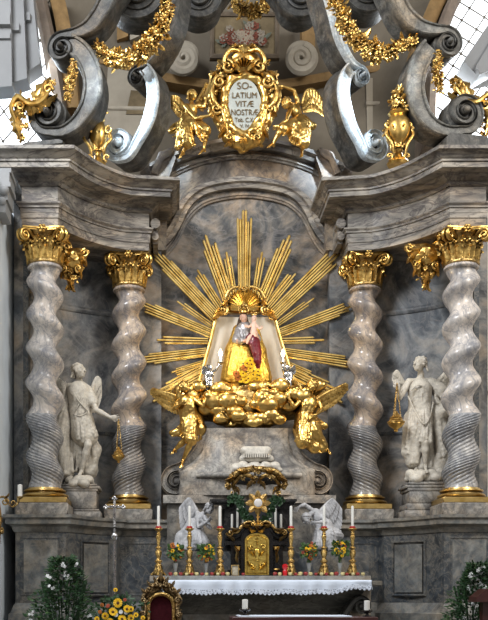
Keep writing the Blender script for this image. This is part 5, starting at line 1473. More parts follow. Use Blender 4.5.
figure('kneeling_angel', 'white marble angel leaning down with one arm raised over its head', 'statue', GD, Vector((P(325, 553, Y).x, Y, zb)), body_sdf(j, H, fa, (-.6, 0, .8), .010), 'whitecold', hair_sdf(j, H, fa, (-.6, 0, .8), .011, 26, .7, 19), 'whitecold',
       [('drapery', dr, 'whitecold', .004, 36)], [(w, 'whitecold') for w in WM])
# ------------------------------------------------------------------ sunburst, Madonna, cloud
YS = .42
t = T('sunburst', 'great gold sunburst of straight rays on the marble wall behind the Madonna', 'sunburst', P(244, 330, YS))
BUNDLES = [  # base px, tip px, number of rods, tip half spread px
    ((244, 292), (244.5, 211), 6, 6.5), ((228, 300), (206, 237), 5, 6.5), ((234, 294), (226.5, 253), 3, 3), ((217, 318), (153, 251), 6, 6.5), ((222, 310), (195, 269), 4, 4),
    ((212, 334), (140, 304), 5, 5), ((212, 326), (178, 302), 3, 2.5), ((208, 341), (158, 340), 3, 3), ((207, 352), (139, 360.5), 5, 5), ((206, 362), (170, 374), 4, 3), ((206, 372), (154, 401), 5, 6), ((204, 366), (160, 390), 3, 3),
    ((255, 294), (262, 253), 3, 3), ((262, 300), (289, 237), 5, 6.5), ((266, 308), (296, 271), 4, 4), ((270, 318), (338, 253), 6, 6.5), ((275, 326), (313, 299), 3, 2.5), ((277, 334), (355, 305), 5, 5),
    ((280, 341), (323, 340), 3, 3), ((282, 352), (356, 363), 5, 5), ((283, 362), (313, 376), 4, 3), ((283, 372), (341, 402), 5, 6), ((285, 366), (334, 388), 3, 3)]
for bi, (b, e, n, sp) in enumerate(BUNDLES):
    m = M()
    B, E = Vector(b), Vector(e); d = (E - B).normalized(); nrm = Vector((-d.y, d.x))
    for i in range(n):
        q = (i / (n - 1) - .5) * 2
        ln = 1.04 - (.12 * abs(q) + .12 * ((i * 7 + bi * 3) % 5) / 4 * (1 if abs(q) > .2 else 0))
        p0 = B + nrm * (q * sp * .75); p1 = B + (E + nrm * (q * sp * 1.12) - B) * ln
        yy = YS - .02 * ((i + bi) % 2) - .02 * (1 - abs(q))
        a3, b3 = P(p0.x, p0.y, yy), P(p1.x, p1.y, yy)
        w0 = PS(sp * 1.22 / n, YS); dd = (b3 - a3).normalized(); s3 = Vector((dd.z, 0, -dd.x)); fr = Vector((0, -1, 0))
        vs = []
        for (c, w) in ((a3, w0 * .8), (b3 - dd * w0 * 1.2, w0)):
            vs += [c - s3 * w, c - s3 * w * .5 + fr * w * .9, c + s3 * w * .5 + fr * w * .9, c + s3 * w, c - fr * .02]
        vs.append(b3 + fr * w0 * .3)
        m.add(vs, [(0, 1, 6, 5), (1, 2, 7, 6), (2, 3, 8, 7), (3, 4, 9, 8), (4, 0, 5, 9), (4, 3, 2, 1, 0), (5, 6, 10), (6, 7, 10), (7, 8, 10), (8, 9, 10), (9, 5, 10)])
    mk('ray_bundle', m, MT['goldray'], t, ang=25)

# cream drape with gilded edges and a shell on top
YD = .18
t = T('gilded_throne_canopy', 'cream silk drape with gold edges and a gold shell behind the Madonna', 'canopy', P(245, 384, YD))
nx, nz = 60, 24; vs = []; fs = []
for j in range(nz + 1):
    f = j / nz; y = 317 + (384 - 317) * f
    xl = 217 - 17 * f ** .9; xr = 273 + 20 * f ** .9
    for i in range(nx + 1):
        g = i / nx
        vs.append(P(xl + (xr - xl) * g, y, YD + .035 * math.sin(g * 26 + 1.2 * f) * (0.4 + .8 * f) + .03 * math.sin(g * 9)))
for j in range(nz):
    for i in range(nx):
        a = j * (nx + 1) + i; fs.append((a, a + 1, a + nx + 2, a + nx + 1))
mk('silk_drape', (vs, fs), MT['cream'], t, ang=180)
m = M()
tube_px(m, [(216, 318, .06), (211, 340, .06), (205, 362, .06), (199, 384, .06)], [1.7, 1.7, 1.9, 2.0], YD)
mk('gilt_edge', m, MT['goldray'], t); m = M()
tube_px(m, [(274, 318, .06), (280, 340, .06), (287, 362, .06), (294, 384, .06)], [1.7, 1.7, 1.9, 2.0], YD)
mk('gilt_edge', m, MT['goldray'], t)
m = M(); prect(m, 229, 309, 262, 313, YD - .02, .12); mk('valance', m, MT['gold'], t)
m = M()
cx, cy = 244.5, 309
nr = 15
for i in range(nr):
    a = -PI * .5 + PI * (i + .5) / nr * 1.0
    e = P(cx + 17.5 * math.sin(a), cy - 20 * math.cos(a), YD - .06)
    m.blade(P(cx + 3 * math.sin(a), cy - 3 * math.cos(a), YD - .20), e, .058, (0, -1, .15), 6, .5, .25, .35, .12)
m.ball(P(cx, cy - 2, YD - .18), (.10, .07, .08), (12, 8))
mk('shell', m, MT['goldray'], t, ang=60)
m = M()
for k in (-1, 1):
    f = lambda x, y: (244.5 + k * x, y)
    cscroll(m, f(21, 311), 4.6, YD - .12, PI / 2, 1.5, 2.0, k); cscroll(m, f(27, 316), 3.6, YD - .1, 0, 1.4, 1.6, -k)
    tube_px(m, [f(5, 288) + (.1,), f(14, 291) + (.12,), f(19, 299) + (.12,), f(20, 307) + (.1,)], [1.2, 1.8, 2.0, 1.4], YD)
    acanthus_px(m, f(18, 312), f(32, 320), 3.6, YD - .1, -2 * k); acanthus_px(m, f(17, 300), f(24, 306), 3, YD - .1, 2 * k); acanthus_px(m, f(24, 308), f(31, 314), 3, YD - .1, 2 * k)
    foliage_clump(m, P(*f(24, 312), YD - .12), PS(4, YD), 8)
foliage_clump(m, P(244.5, 289, YD - .12), PS(3.4, YD), 9)
mk('scrolls', m, MT['goldleaf'], t, ang=60)

# Madonna ---------------------------------------------------------------------------------
YM = -.12; H = .205
t = T('madonna_statue', 'painted Madonna in a wide gold mantle holding a child in front of the cream drape', 'statue', P(246, 384, YM))
hc = P(243.5, 318.5, YM - .06)
s = SDF(.010, .02)
r, f, u = sculpt_head(s, hc, (.35, -.9, -.12), (-.15, 0, 1), H)
s.cone(P(244, 326, YM), hc - u * .04, .05, .042, .02)
s.ell(P(245, 333.5, YM), (.19, .14, .15)); s.cone(P(239, 329.5, YM), P(251, 329.5, YM), .065, .065, .04); s.cone(P(245, 336, YM), P(246, 380, YM), .17, .30, .05)
limb(s, P(239, 330, YM), P(236.5, 341, YM - .14), P(244, 341, YM - .28), .065, .05, .034, .03); sculpt_hand(s, P(244, 341, YM - .28), P(250, 339, YM - .30), Vector((0, -.3, 1)), H)
limb(s, P(251, 330, YM), P(257, 339, YM - .1), P(254, 336, YM - .26), .065, .05, .034, .03); sculpt_hand(s, P(254, 336, YM - .26), P(256, 331, YM - .28), Vector((1, -.3, 0)), H)
b = mk('body', s.mesh(), MT['skin'], t, ang=180)
h = SDF(.010, .02)
h.ell(hc + Vector((0, .03, .03)), (.078, .09, .082)); h.cone(hc + Vector((-.05, .05, .0)), P(238.5, 328, YM + .02), .05, .05); h.cone(hc + Vector((.05, .06, .0)), P(248, 328, YM + .05), .045, .045)
mk('hair', h.mesh(), MT['hair'], b, ang=180)
d = SDF(.010, .025)
d.cone(P(245, 329, YM + .0), P(245, 339, YM - .02), .155, .165); d.cone(P(239, 330, YM - .02), P(236.5, 340, YM - .12), .085, .09); d.cone(P(236.5, 341, YM - .13), P(242.5, 341, YM - .25), .07, .055)
d.cone(P(251, 330, YM), P(257, 339, YM - .09), .085, .085)
folds(d, pp(YM, (239, 330, -.12), (250, 330, -.14)), pp(YM, (239, 345, -.17), (252, 345, -.19)), 8, .012, .016, 80, .02, .02, .015)
mk('grey_dress', d.mesh(.003, 50), MT['dress'], t, ang=180, label='silver grey patterned dress bodice')
g = SDF(.013, .05)
g.cone(P(237.5, 330, YM + .07), P(236, 352, YM + .02), .10, .22); g.cone(P(236, 352, YM + .02), P(233.5, 379, YM - .02), .22, .26)
g.cone(P(254.5, 330, YM + .07), P(256.5, 352, YM + .02), .10, .19); g.cone(P(256.5, 352, YM + .02), P(259.5, 379, YM - .02), .19, .25)
g.cone(P(246, 350, YM + .0), P(246, 379, YM - .08), .22, .30)
folds(g, pp(YM, (236, 338, -.12), (241, 344, -.2)), pp(YM, (225, 381, -.12), (236, 382, -.34)), 8, .020, .034, 81, .02, .04, .025)
folds(g, pp(YM, (254, 338, -.1), (258, 342, -.1)), pp(YM, (256, 382, -.32), (268, 381, -.12)), 7, .020, .032, 82, .02, .04, .025)
folds(g, pp(YM, (238, 345, -.2), (246, 346, -.22)), pp(YM, (236, 380, -.36), (252, 380, -.4)), 7, .018, .026, 83, .02, .03, .02)
mk('gold_mantle', g.mesh(.005, 40), MT['goldpale'], t, ang=180, label='wide gold brocade mantle')
rr = SDF(.010, .03)
rr.chain(pp(YM, (250.5, 336, -.24), (255.5, 342, -.26), (257, 352, -.25), (257.5, 361, -.26), (258, 368, -.25)), [.06, .085, .085, .075, .04]); rr.chain(pp(YM, (248, 338, -.24), (252, 344, -.28), (254.5, 354, -.3)), [.05, .06, .05])
folds(rr, pp(YM, (251, 337, -.31), (257, 338, -.3)), pp(YM, (254, 364, -.34), (260, 364, -.32)), 5, .014, .018, 84, .01, .02, .015)
mk('red_robe', rr.mesh(), MT['red'], t, ang=180, label='dark red painted robe fall')
# crowned child on her arm
s = SDF(.009, .015); ch = P(254, 319, YM - .2)
sculpt_head(s, ch, (-.4, -.9, .05), (.12, 0, 1), .15)
s.cone(P(254, 323.5, YM - .2), P(253.5, 333, YM - .22), .05, .07); s.cone(P(253.5, 333, YM - .22), P(249, 338, YM - .30), .05, .035); s.cone(P(249, 338, YM - .30), P(247, 343, YM - .3), .034, .022)
s.cone(P(255.5, 334, YM - .22), P(253, 340, YM - .30), .05, .036); s.cone(P(253, 340, YM - .3), P(252, 345, YM - .3), .034, .022)
s.cone(P(252, 325, YM - .22), P(248, 327, YM - .26), .03, .022); sculpt_hand(s, P(248, 327, YM - .26), P(245, 325, YM - .27), Vector((0, -.3, 1)), .15)
s.cone(P(256, 325, YM - .2), P(259.5, 329, YM - .24), .03, .022); sculpt_hand(s, P(259.5, 329, YM - .24), P(262, 327, YM - .25), Vector((0, -.3, 1)), .15)
mk('child', s.mesh(), MT['childskin'], t, ang=180, label='small pale child held on the arm')
def crown(c, r, h, parent, tilt=0):
    m = M(); m.lathe(c, [(r, 0), (r * 1.08, h * .06), (r * 1.0, h * .14), (r * 1.0, h * .2)], 20)
    for i in range(8):
        a = 2 * PI * i / 8; d = Vector((math.cos(a), math.sin(a), 0)); p = Vector(c) + d * r + Vector((0, 0, h * .15))
        m.tube([p, p + d * r * .25 + Vector((0, 0, h * .3)), p + d * r * .05 + Vector((0, 0, h * .55)), Vector(c) + Vector((0, 0, h * .75)) + d * r * .1], [r * .12] * 4, 6)
        m.ball(p + d * r * .2 + Vector((0, 0, h * .32)), r * .17, (6, 4))
    m.ball(Vector(c) + Vector((0, 0, h * .85)), r * .28, (8, 6)); m.box(Vector(c) + Vector((0, 0, h * 1.08)), (r * .12, r * .12, h * .3)); m.box(Vector(c) + Vector((0, 0, h * 1.1)), (r * .45, r * .12, h * .08))
    mk('crown', m, MT['gold'], parent, ang=60)
crown(hc + Vector((0, -.01, .09)), .085, .20, t); crown(ch + Vector((0, .01, .07)), .05, .10, t)
# yellow flowers lying at her feet
tf = T('flower_cluster', 'yellow and orange flowers heaped at the foot of the gold mantle', 'flowers', P(246, 383, YM - .5))
spots = [(238, 378), (243, 374), (248, 379), (253, 375), (257, 379), (245, 368), (250, 369), (241, 380), (250, 361), (247, 364), (236, 374), (258, 372), (254, 381), (246, 381), (251.5, 365)]
m = M()
for (x, y) in spots:
    for k in range(4):
        p = P(x, y, YM - .42); m.blade(p, p + rv(.10) + Vector((0, -.02, 0)), .022, (0, -1, .2), 3)
mk('leaves', m, MT['leafmid'], tf)
for i, (x, y) in enumerate(spots):
    p = P(x, y, YM - .50); m = M(); nn = (rng.uniform(-.4, .4), -1, rng.uniform(0, .5))
    blossom(m, p, .075, nn, 9); blossom(m, p + Vector((0, -.015, 0)), .052, nn, 7)
    fo = mk('flower', m, MT['petaly' if i % 5 else 'petalo'], tf)
    mk('flower_disc', M().ball(p + Vector((0, -.035, .005)), .016), MT['floret'], fo)

# silver putti with lights
GP = 'silver putti holding candle lights'
def putto(label, jd, face, Yp, side, lx, ly):
    j = J(jd, Yp); Hh = .125
    b = body_sdf(j, Hh, face, (0, 0, 1), .008, girth=1.25, armk=1.2)
    t = figure('silver_putto', label, 'statue', GP, P(jd['pel'][0], 390, Yp), b, 'silver', hair_sdf(j, Hh, face, (0, 0, 1), .009, 18, 0, 3), 'silver', (),
               [(wing_mesh(pp(Yp, (jd['pel'][0] + side * 2, 371, .06), (jd['pel'][0] + side * 6, 366, .07)), pp(Yp, (jd['pel'][0] + side * 2, 377, .06), (jd['pel'][0] + side * 7, 374, .07)), 5, (0, -1, 0), .03, .025), 'silver')])
    c = P(lx, ly, Yp - .06)
    k = T('candle_light', 'glowing candle light raised by the ' + ('left-hand' if side < 0 else 'right-hand') + ' silver putto', 'light', c - Vector((0, 0, .10)), 'glowing candle lights')
    mk('cup', M().lathe(c - Vector((0, 0, .10)), [(.012, 0), (.02, .01), (.015, .03), (.05, .06), (.062, .08), (.055, .085)], 16), MT['silver'], k)
    mk('candle', M().lathe(c - Vector((0, 0, .015)), [(.024, 0), (.024, .10), (.014, .105)], 12), MT['wax'], k)
    mk('flame', M().lathe(c + Vector((0, 0, .09)), [(.012, 0), (.036, .04), (.040, .065), (.022, .11), (.005, .15)], 12), MT['bulb'], k)
    l = bpy.data.lights.new('bulb_light', 'POINT'); l.energy = 14; l.color = (1, .8, .5); l.shadow_soft_size = .05
    o = bpy.data.objects.new('bulb_light', l); COL.objects.link(o); o.location = c + Vector((0, -.12, .18))
Yp = -.62
putto('silver putto on the cloud lifting a light, left of the gold mantle', dict(head=(210, 368, -.05), neck=(209.8, 371.3, -.02), shR=(207.2, 372.5, 0), shL=(212.2, 372.5, 0), pel=(209.5, 380, 0), elR=(205.5, 376, -.05), wrR=(206.5, 379.5, -.1), elL=(215.5, 370.5, -.05), wrL=(218.5, 366, -.08), haL=(219.5, 363.5, -.08),
      hipR=(208.3, 381, 0), hipL=(210.7, 381, 0), knR=(207, 385, -.06), anR=(207.5, 389, 0), ftR=(206.8, 390, -.05), knL=(211, 385.5, -.05), anL=(210, 389, .02), ftL=(210.5, 390, -.04)), (.6, -.8, .1), Yp, -1, 220.5, 361.5)
putto('silver putto on the cloud lifting a light, right of the gold mantle', dict(head=(287.5, 368, -.05), neck=(287.5, 371.3, -.02), shR=(285, 372.5, 0), shL=(290, 372.5, 0), pel=(288, 380, 0), elR=(283, 370.5, -.05), wrR=(283.2, 366.5, -.08), haR=(283, 363.5, -.08), elL=(292, 376, -.05), wrL=(291, 379.5, -.1),
      hipR=(286.8, 381, 0), hipL=(289.2, 381, 0), knR=(286.5, 385, -.06), anR=(287.5, 389, 0), ftR=(287, 390, -.05), knL=(290.5, 385.5, -.05), anL=(289.5, 389, .02), ftL=(290, 390, -.04)), (-.6, -.8, .1), Yp, 1, 283, 361.5)

# golden cloud
YC2 = -.25
t = T('golden_cloud', 'billowing gold cloud bank carrying the Madonna above the grey marble base', 'cloud', P(247, 432, YC2))
t['kind'] = 'thing'
g = random.Random(5)
def billow(x0, x1, y0, y1, n, rmin, rmax, dy0, dy1, seed):
    s = SDF(.018, .022); g = random.Random(seed)
    for i in range(n):
        x = g.uniform(x0, x1); q = (x - 247) / 85
        y = g.uniform(y0, y1) - 5 * q * q
        r = g.uniform(rmin, rmax)
        s.ell(P(x, y, YC2 + g.uniform(dy0, dy1)), (PS(r * 1.2, 0), PS(r, 0) * .8, PS(r * .85, 0)))
    return s
s = SDF(.02, .10)
s.chain(pp(YC2, (182, 396, .1), (205, 402, 0), (247, 408, -.06), (288, 402, 0), (316, 396, .1)), [.22, .34, .46, .34, .22])
s.ell(P(247, 394, YC2 + .05), (1.0, .42, .22)); s.ell(P(247, 418, YC2 - .05), (.6, .38, .22))
mk('cloud_core', s.mesh(.03, 9), MT['golddark'], t, ang=180)
for ri, (yy, x0, x1, n, r, dy) in enumerate(((391.5, 176, 318, 12, 7.2, -.36), (399.5, 184, 310, 10, 7.8, -.48), (408, 196, 298, 9, 7.8, -.54), (416.5, 212, 284, 7, 7.2, -.52), (424.5, 230, 268, 4, 6.2, -.46))):
    s = SDF(.014, .012)
    for i in range(n):
        x = x0 + (x1 - x0) * (i + .5) / n + g.uniform(-5.5, 5.5); q = (x - 247) / 85; y = yy + g.uniform(-4, 4) - 4 * q * q
        r_ = r * g.uniform(.62, 1.32); c_ = P(x, y, YC2 + dy * (1 - .45 * q * q) + g.uniform(-.09, .09)); R_ = PS(r_, 0)
        s.ell(c_, (R_ * g.uniform(1.0, 1.25), R_ * .85, R_ * g.uniform(.8, 1.0)))
        for kk in range(1):
            a_ = g.uniform(-.4, PI + .4); s.ell(c_ + Vector((math.cos(a_) * R_ * .75, -R_ * .35, math.sin(a_) * R_ * .6)), R_ * g.uniform(.42, .58))
        # a curled groove on every billow
        a0 = g.uniform(0, 6); dr_ = g.choice((-1, 1)); pts = []
        for j in range(9):
            f_ = j / 8; rr = R_ * (.85 - .6 * f_); an = a0 + dr_ * f_ * 4.2
            pts.append(c_ + Vector((math.cos(an) * rr * 1.1, -R_ * .95 * math.sqrt(max(.05, 1 - (rr / R_ / 1.15) ** 2)) , math.sin(an) * rr * .9)))
        for j in range(8): s.cutcone(pts[j], pts[j + 1], .016, .016, .012)
    mk('cloud_billow', s.mesh(.0, 8), MT['gold'], t, ang=180)
m = M()
for i in range(0):
    x = g.uniform(190, 304); q = (x - 247) / 85; y = g.uniform(390, 420 - 12 * abs(q)); 
    pts = []; r = g.uniform(4, 9); a0 = g.uniform(0, 6); dr_ = g.choice((-1, 1)); Yq = YC2 - .70 + .22 * abs(q)
    spiral_tube(m, P(x, y, Yq), Vector((1, 0, 0)), Vector((0, 0, 1)), PS(r, Yq), g.uniform(.7, 1.3), PS(1.5, Yq), a0, dr_, 18, Vector((0, .05, 0)))

# ------------------------------------------------------------------ grey marble base of the shrine
YB = -.55
t = T('shrine_base', 'grey marble shrine base with concave sides and scrolls under the golden cloud', 'altar base', Vector((.05, YB, 0)))
m = M()
prof = [(247, 428), (204, 428), (203, 437), (201, 447), (196, 457), (188, 464), (180, 468), (172, 470), (166, 476), (165, 484), (168, 491), (174, 495), (247, 495)]
left = crom(prof[1:12], 4)
poly = [(247, 428)] + left + [(247, 495)]
full = poly + [(494 - x, y) for (x, y) in reversed(poly[1:-1])]
rows = []
# body bulges forward: stack of sections
ny = 30; vs = []; fs = []; na = 24
ys = [428 + (495 - 428) * i / ny for i in range(ny + 1)]
def halfw(y):
    for (a, b) in zip(left, left[1:]):
        if a[1] <= y <= b[1] and b[1] > a[1]: return 247 - (a[0] + (b[0] - a[0]) * (y - a[1]) / (b[1] - a[1]))
    return 60
def hw(y):
    if y < 470: return halfw(y)
    return 72
for y in ys:
    w = min(hw(y), 74)
    bulge = .55 + .35 * max(0, min(1, (y - 440) / 35))
    for i in range(na + 1):
        g_ = -1 + 2 * i / na
        p = P(247 + w * g_, y, YB - bulge * math.sqrt(max(0, 1 - abs(g_) ** 2.6)) * .6)
        vs.append(p)
for j in range(ny):
    for i in range(na):
        a = j * (na + 1) + i; fs.append((a, a + 1, a + na + 2, a + na + 1))
mk('swelling_body', (vs, fs), MT['base'], t, ang=60)
for k in (-1, 1):
    f = lambda x, y: (247 + k * x, y)
    m = M(); bd = M()
    plb = Plane(247, YB - .15, 0)
    cpts = [f(43, 428), f(44.5, 438), f(48, 449), f(56, 459), f(66, 465.5), f(74, 468)]
    volute_piece(m, plb, cpts, 11, f(71, 481), (-1 if k > 0 else 1), 1.7, .6, .06, body=bd)
    o = mk('side_scroll', bd, MT['base'], t, ang=50); mk('scroll_face', m, MT['base'], o, ang=50)
    c = plb.uv(*f(71, 481)); q = M(); q.lathe(Vector(plb.map(c[0], c[1], 0)), [(.22, -.55), (.22, -.08), (.16, -.045), (.05, .0)], 24, axis=(0, -1, 0)); mk('scroll_core', q, MT['base'], o)
m = M(); tube_px(m, [(196, 478, .42), (225, 478.5, .62), (247, 479, .66), (270, 478.5, .62), (298, 478, .42)], [2.6, 2.8, 2.8, 2.8, 2.6], YB, 12); mk('roll_moulding', m, MT['base'], t)
m = M()
prect(m, 163, 495, 336, 503, YB - .45, 1.1)
mk('moulded_slab', m, MT['base'], t)
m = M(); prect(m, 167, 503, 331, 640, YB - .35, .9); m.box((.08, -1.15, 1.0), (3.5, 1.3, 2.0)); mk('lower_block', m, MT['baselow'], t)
m = M(); c = P(247, 553, -1.55)
m.box((.15, -1.72, c.z / 2), (3.7, .95, c.z)); mk('rear_shelf', m, MT['dado'], t)
# cream marble cushion with clouds above the tabernacle
YK = -1.0
t2 = T('marble_cushion', 'cream carved marble crown cushion on small clouds above the gilt canopy', 'ornament', P(256, 473, YK))
s = SDF(.013, .04); clouds(s, [(236, 468, 6, 0), (243, 466, 6, -.05), (266, 466, 6, -.05), (274, 466, 6, 0), (254, 466, 8, .05), (232, 471, 4, 0), (278, 470, 4, .0), (249, 470, 6, -.1), (261, 470, 6, -.1)], YK)
mk('clouds', s.mesh(.012, 16), MT['cushion'], t2, ang=180)
s = SDF(.012, .03); s.cone(P(245, 451, YK), P(267, 451, YK), .09, .09); s.cone(P(243, 459, YK), P(270, 459, YK), .075, .075); s.cone(P(248, 455, YK), P(265, 455, YK), .10, .10)
mk('cushion', s.mesh(), MT['cushion'], t2, ang=180)
m = M()
for i in range(12): m.box(P(244 + i * 2.25, 455.6, YK - .10), (.028, .03, .07))
mk('dentil_row', m, MT['cushion'], t2)
# ------------------------------------------------------------------ high altar table and what stands on it
YG = -2.75           # gradine centre depth (17.25 m from the eye)
ZG = P(0, 576, YG).z # top of the gradine
ZT = ZG - .095       # table top
xa, xb = P(150, 0, YG).x, P(368, 0, YG).x
t = T('altar_table', 'grey-green marble altar table with carved scroll corners under a white lace cloth', 'altar', Vector(((xa + xb) / 2, -3.2, 0.12)))
m = M(); m.box(((xa + xb) / 2, -3.05, ZT - .04), (xb - xa + .1, 1.3, .08), 0, .012); mk('table_slab', m, MT['mensa'], t)
m = M()
secs = [(0.12, .95, -3.2), (.25, .95, -3.2), (.30, .86, -3.05), (.7, .74, -2.9), (1.0, .80, -3.0), (ZT - .12, .93, -3.3), (ZT - .08, .93, -3.3)]
cxm = (xa + xb) / 2; hwm = (xb - xa) / 2
vs = []; fs = []
for (z, w, yf) in secs:
    for (x, y) in ((-hwm * w, -2.4), (-hwm * w, yf), (hwm * w, yf), (hwm * w, -2.4)): vs.append((cxm + x, y, z))
for i in range(len(secs) - 1):
    for q in range(3): fs.append((i * 4 + q, i * 4 + q + 1, i * 4 + 5 + q, i * 4 + 4 + q))
m.add(vs, fs); mk('table_block', m, MT['mensa'], t)
for k in (-1, 1):
    m = M()
    xs = cxm + k * (hwm * .86)
    Yf = -3.42
    plv = Plane(PCX + (xs - CAM[0]) * FPX / (Yf - CAM[1]), Yf, 0)
    f = lambda x, y: (PCX + (xs + k * x - CAM[0]) * FPX / (Yf - CAM[1]), y)
    bd = M()
    volute_piece(m, plv, [f(-.30, 640), f(-.28, 624), f(-.20, 611), f(-.08, 601), f(.02, 597.5)], 6, f(.03, 606), (-1 if k > 0 else 1), 1.6, .5, .04, body=bd)
    o = mk('corner_scroll', bd, MT['mensa'], t, ang=50); mk('scroll_face', m, MT['mensa'], o, ang=50)
    c = plv.uv(*f(.03, 606)); q = M(); q.lathe(Vector(plv.map(c[0], c[1], 0)), [(.13, -.5), (.13, -.11), (.09, -.06), (.03, .0)], 20, axis=(0, -1, 0)); mk('scroll_core', q, MT['mensa'], o)
single('altar_gradine', M().box(((xa + xb) / 2, YG + .02, (ZT + ZG) / 2 - .45), (xb - xa, .52, ZG - ZT + .9), 0, .006), MT['gradine'], 'long grey marble ledge at the back of the altar table carrying candlesticks and apples', 'ledge')
# cloth: flat top, front fall and scalloped lace hem
ZC = ZT + .012; Yf = -3.78; yb = YG - .25
xl, xr = P(163, 0, Yf).x, P(371.5, 0, Yf).x
t = T('altar_cloth', 'white altar cloth with scalloped lace hem draped over the altar table', 'cloth', Vector(((xl + xr) / 2, Yf, ZC - .2)))
n = 160; vs = []; fs = []
def drop(g):
    # the fall shortens towards the right end where the cloth is gathered up
    return .165 - .08 * max(0, min(1, (g - .80) / .12)) + .01 * math.sin(g * 40)
prof = []
for i in range(n + 1):
    g_ = i / n; x = xl + (xr - xl) * g_; wv = .018 * math.sin(g_ * 61 + 1.5 * math.sin(g_ * 17)); d = drop(g_)
    col = [(x, yb, ZC), (x, (yb + Yf) / 2, ZC + .003 * math.sin(g_ * 50)), (x, Yf + .03, ZC), (x, Yf + .005, ZC - .012), (x, Yf - .006 + wv * .2, ZC - .03), (x, Yf + wv * .6, ZC - d * .6), (x, Yf + wv, ZC - d)]
    vs += col
k = 7
for i in range(n):
    for q in range(k - 1):
        a = i * k + q; fs.append((a, a + 1, a + k + 1, a + k))
mk('linen', (vs, fs), MT['cloth'], t, ang=180)
vs = []; fs = []; n2 = 700
for i in range(n2 + 1):
    g_ = i / n2; x = xl + (xr - xl) * g_; wv = .018 * math.sin(g_ * 61 + 1.5 * math.sin(g_ * 17)); d = drop(g_)
    sc_ = abs(math.sin(g_ * PI * 46))
    vs += [(x, Yf + wv - .004, ZC - d + .012), (x, Yf + wv * 1.1 - .004, ZC - d - .03), (x, Yf + wv * 1.2 - .004, ZC - d - .045 - .032 * sc_)]
for i in range(n2):
    for q in range(2):
        a = i * 3 + q; fs.append((a, a + 1, a + 4, a + 3))
mk('lace_hem', (vs, fs), MT['lace'], t, ang=180)
m = M()
for (sx, x) in ((1, xr), (-1, xl)):
    vs = []; fs = []
    for i in range(17):
        y = Yf + (yb - Yf) * i / 16
        for q in range(5): vs.append((x + sx * (.01 + .02 * math.sin(i * 1.3) * q / 4), y, ZC - .16 * q / 4))
    for i in range(16):
        for q in range(4):
            a = i * 5 + q; fs.append((a, a + 1, a + 6, a + 5))
    mk('side_fall', (vs, fs), MT['cloth'], t, ang=180)

# tall gilt candlesticks
GCn = 'tall gilt candlesticks on the altar ledge'
def candlestick(px, ytop, ymid, ybase, label, first=[None]):
    Yc = YG - .02; b = Vector((P(px, 0, Yc).x, Yc, ZG))
    if first[0] is None:
        t = T('altar_candlestick', label, 'candlestick', b, GCn)
        H = PS(576 - 528.5, Yc); u = H / 48
        m = M(); m.lathe((b.x, b.y, b.z + u * 10), [(u * 3.2, 0), (u * 2.0, u * 2), (u * 1.6, u * 3), (u * 2.8, u * 4.2), (u * 3.0, u * 5.2), (u * 1.8, u * 6.4), (u * 1.4, u * 8), (u * 2.0, u * 10), (u * 2.6, u * 13), (u * 2.4, u * 15), (u * 1.3, u * 17), (u * 2.4, u * 18), (u * 2.4, u * 18.8), (u * 1.2, u * 20), (u * 1.3, u * 24), (u * 1.8, u * 28), (u * 2.0, u * 30), (u * 1.2, u * 31.5), (u * 1.8, u * 32.5), (u * 1.2, u * 33.5), (u * 1.2, u * 35), (u * 2.8, u * 36.5), (u * 3.6, u * 37.6), (u * 3.4, u * 38)], 20, sx=1.3, sy=1.3); mk('stem', m, MT['goldstick'], t)
        m = M(); s = SDF(.008, .02)
        for i in range(3):
            a = PI / 2 + 2 * PI * i / 3 + PI; d = Vector((math.cos(a), math.sin(a), 0))
            s.chain([b + d * u * 7.4 + Vector((0, 0, u * 1.2)), b + d * u * 5.6 + Vector((0, 0, u * 2.6)), b + d * u * 3.4 + Vector((0, 0, u * 6)), b + d * u * 1.5 + Vector((0, 0, u * 11))], [u * 1.15, u * 1.2, u * 1.5, u * 1.5])
            s.ell(b + d * u * 7.6 + Vector((0, 0, u * 1.2)), (u * 1.5, u * 1.5, u * 1.2))
        s.cone(b + Vector((0, 0, u * 3.4)), b + Vector((0, 0, u * 10)), u * 4.6, u * 2.8)
        mk('tripod_foot', s.mesh(.008, 60), MT['goldstick'], t, ang=180)
        mk('drip_collar', M().lathe((b.x, b.y, b.z + u * 47.6), [(u * 2.8, 0), (u * 3.2, u * .8), (u * 2.8, u * 2.4), (u * 2.0, u * 2.8)], 16), MT['redglass'], t, label='red collar')
        mk('candle', M().lathe((b.x, b.y, b.z + u * 49.4), [(u * 1.45, 0), (u * 1.40, u * 20.6), (u * 1.1, u * 21.2), (u * .3, u * 21.6)], 14), MT['wax'], t, label='tall white candle')
        first[0] = t
        return t
    r = first[0].copy(); COL.objects.link(r); r.location = b; r['label'] = label
    for ch in first[0].children:
        c = ch.copy(); COL.objects.link(c); c.parent = r
    return r
for i, (px, lab) in enumerate(((158.5, 'gilt candlestick with tall candle right above the carved throne crest'), (189.5, 'gilt candlestick with tall candle in front of the kneeling angel with crossed arms'), (220, 'gilt candlestick with tall candle just left of the tabernacle'),
                               (291, 'gilt candlestick with tall candle just right of the red lamp'), (324, 'gilt candlestick with tall candle in front of the angel with the raised arm'), (352.5, 'gilt candlestick with tall candle at the right end of the altar ledge'))):
    candlestick(px, 505, 528, 576, lab)

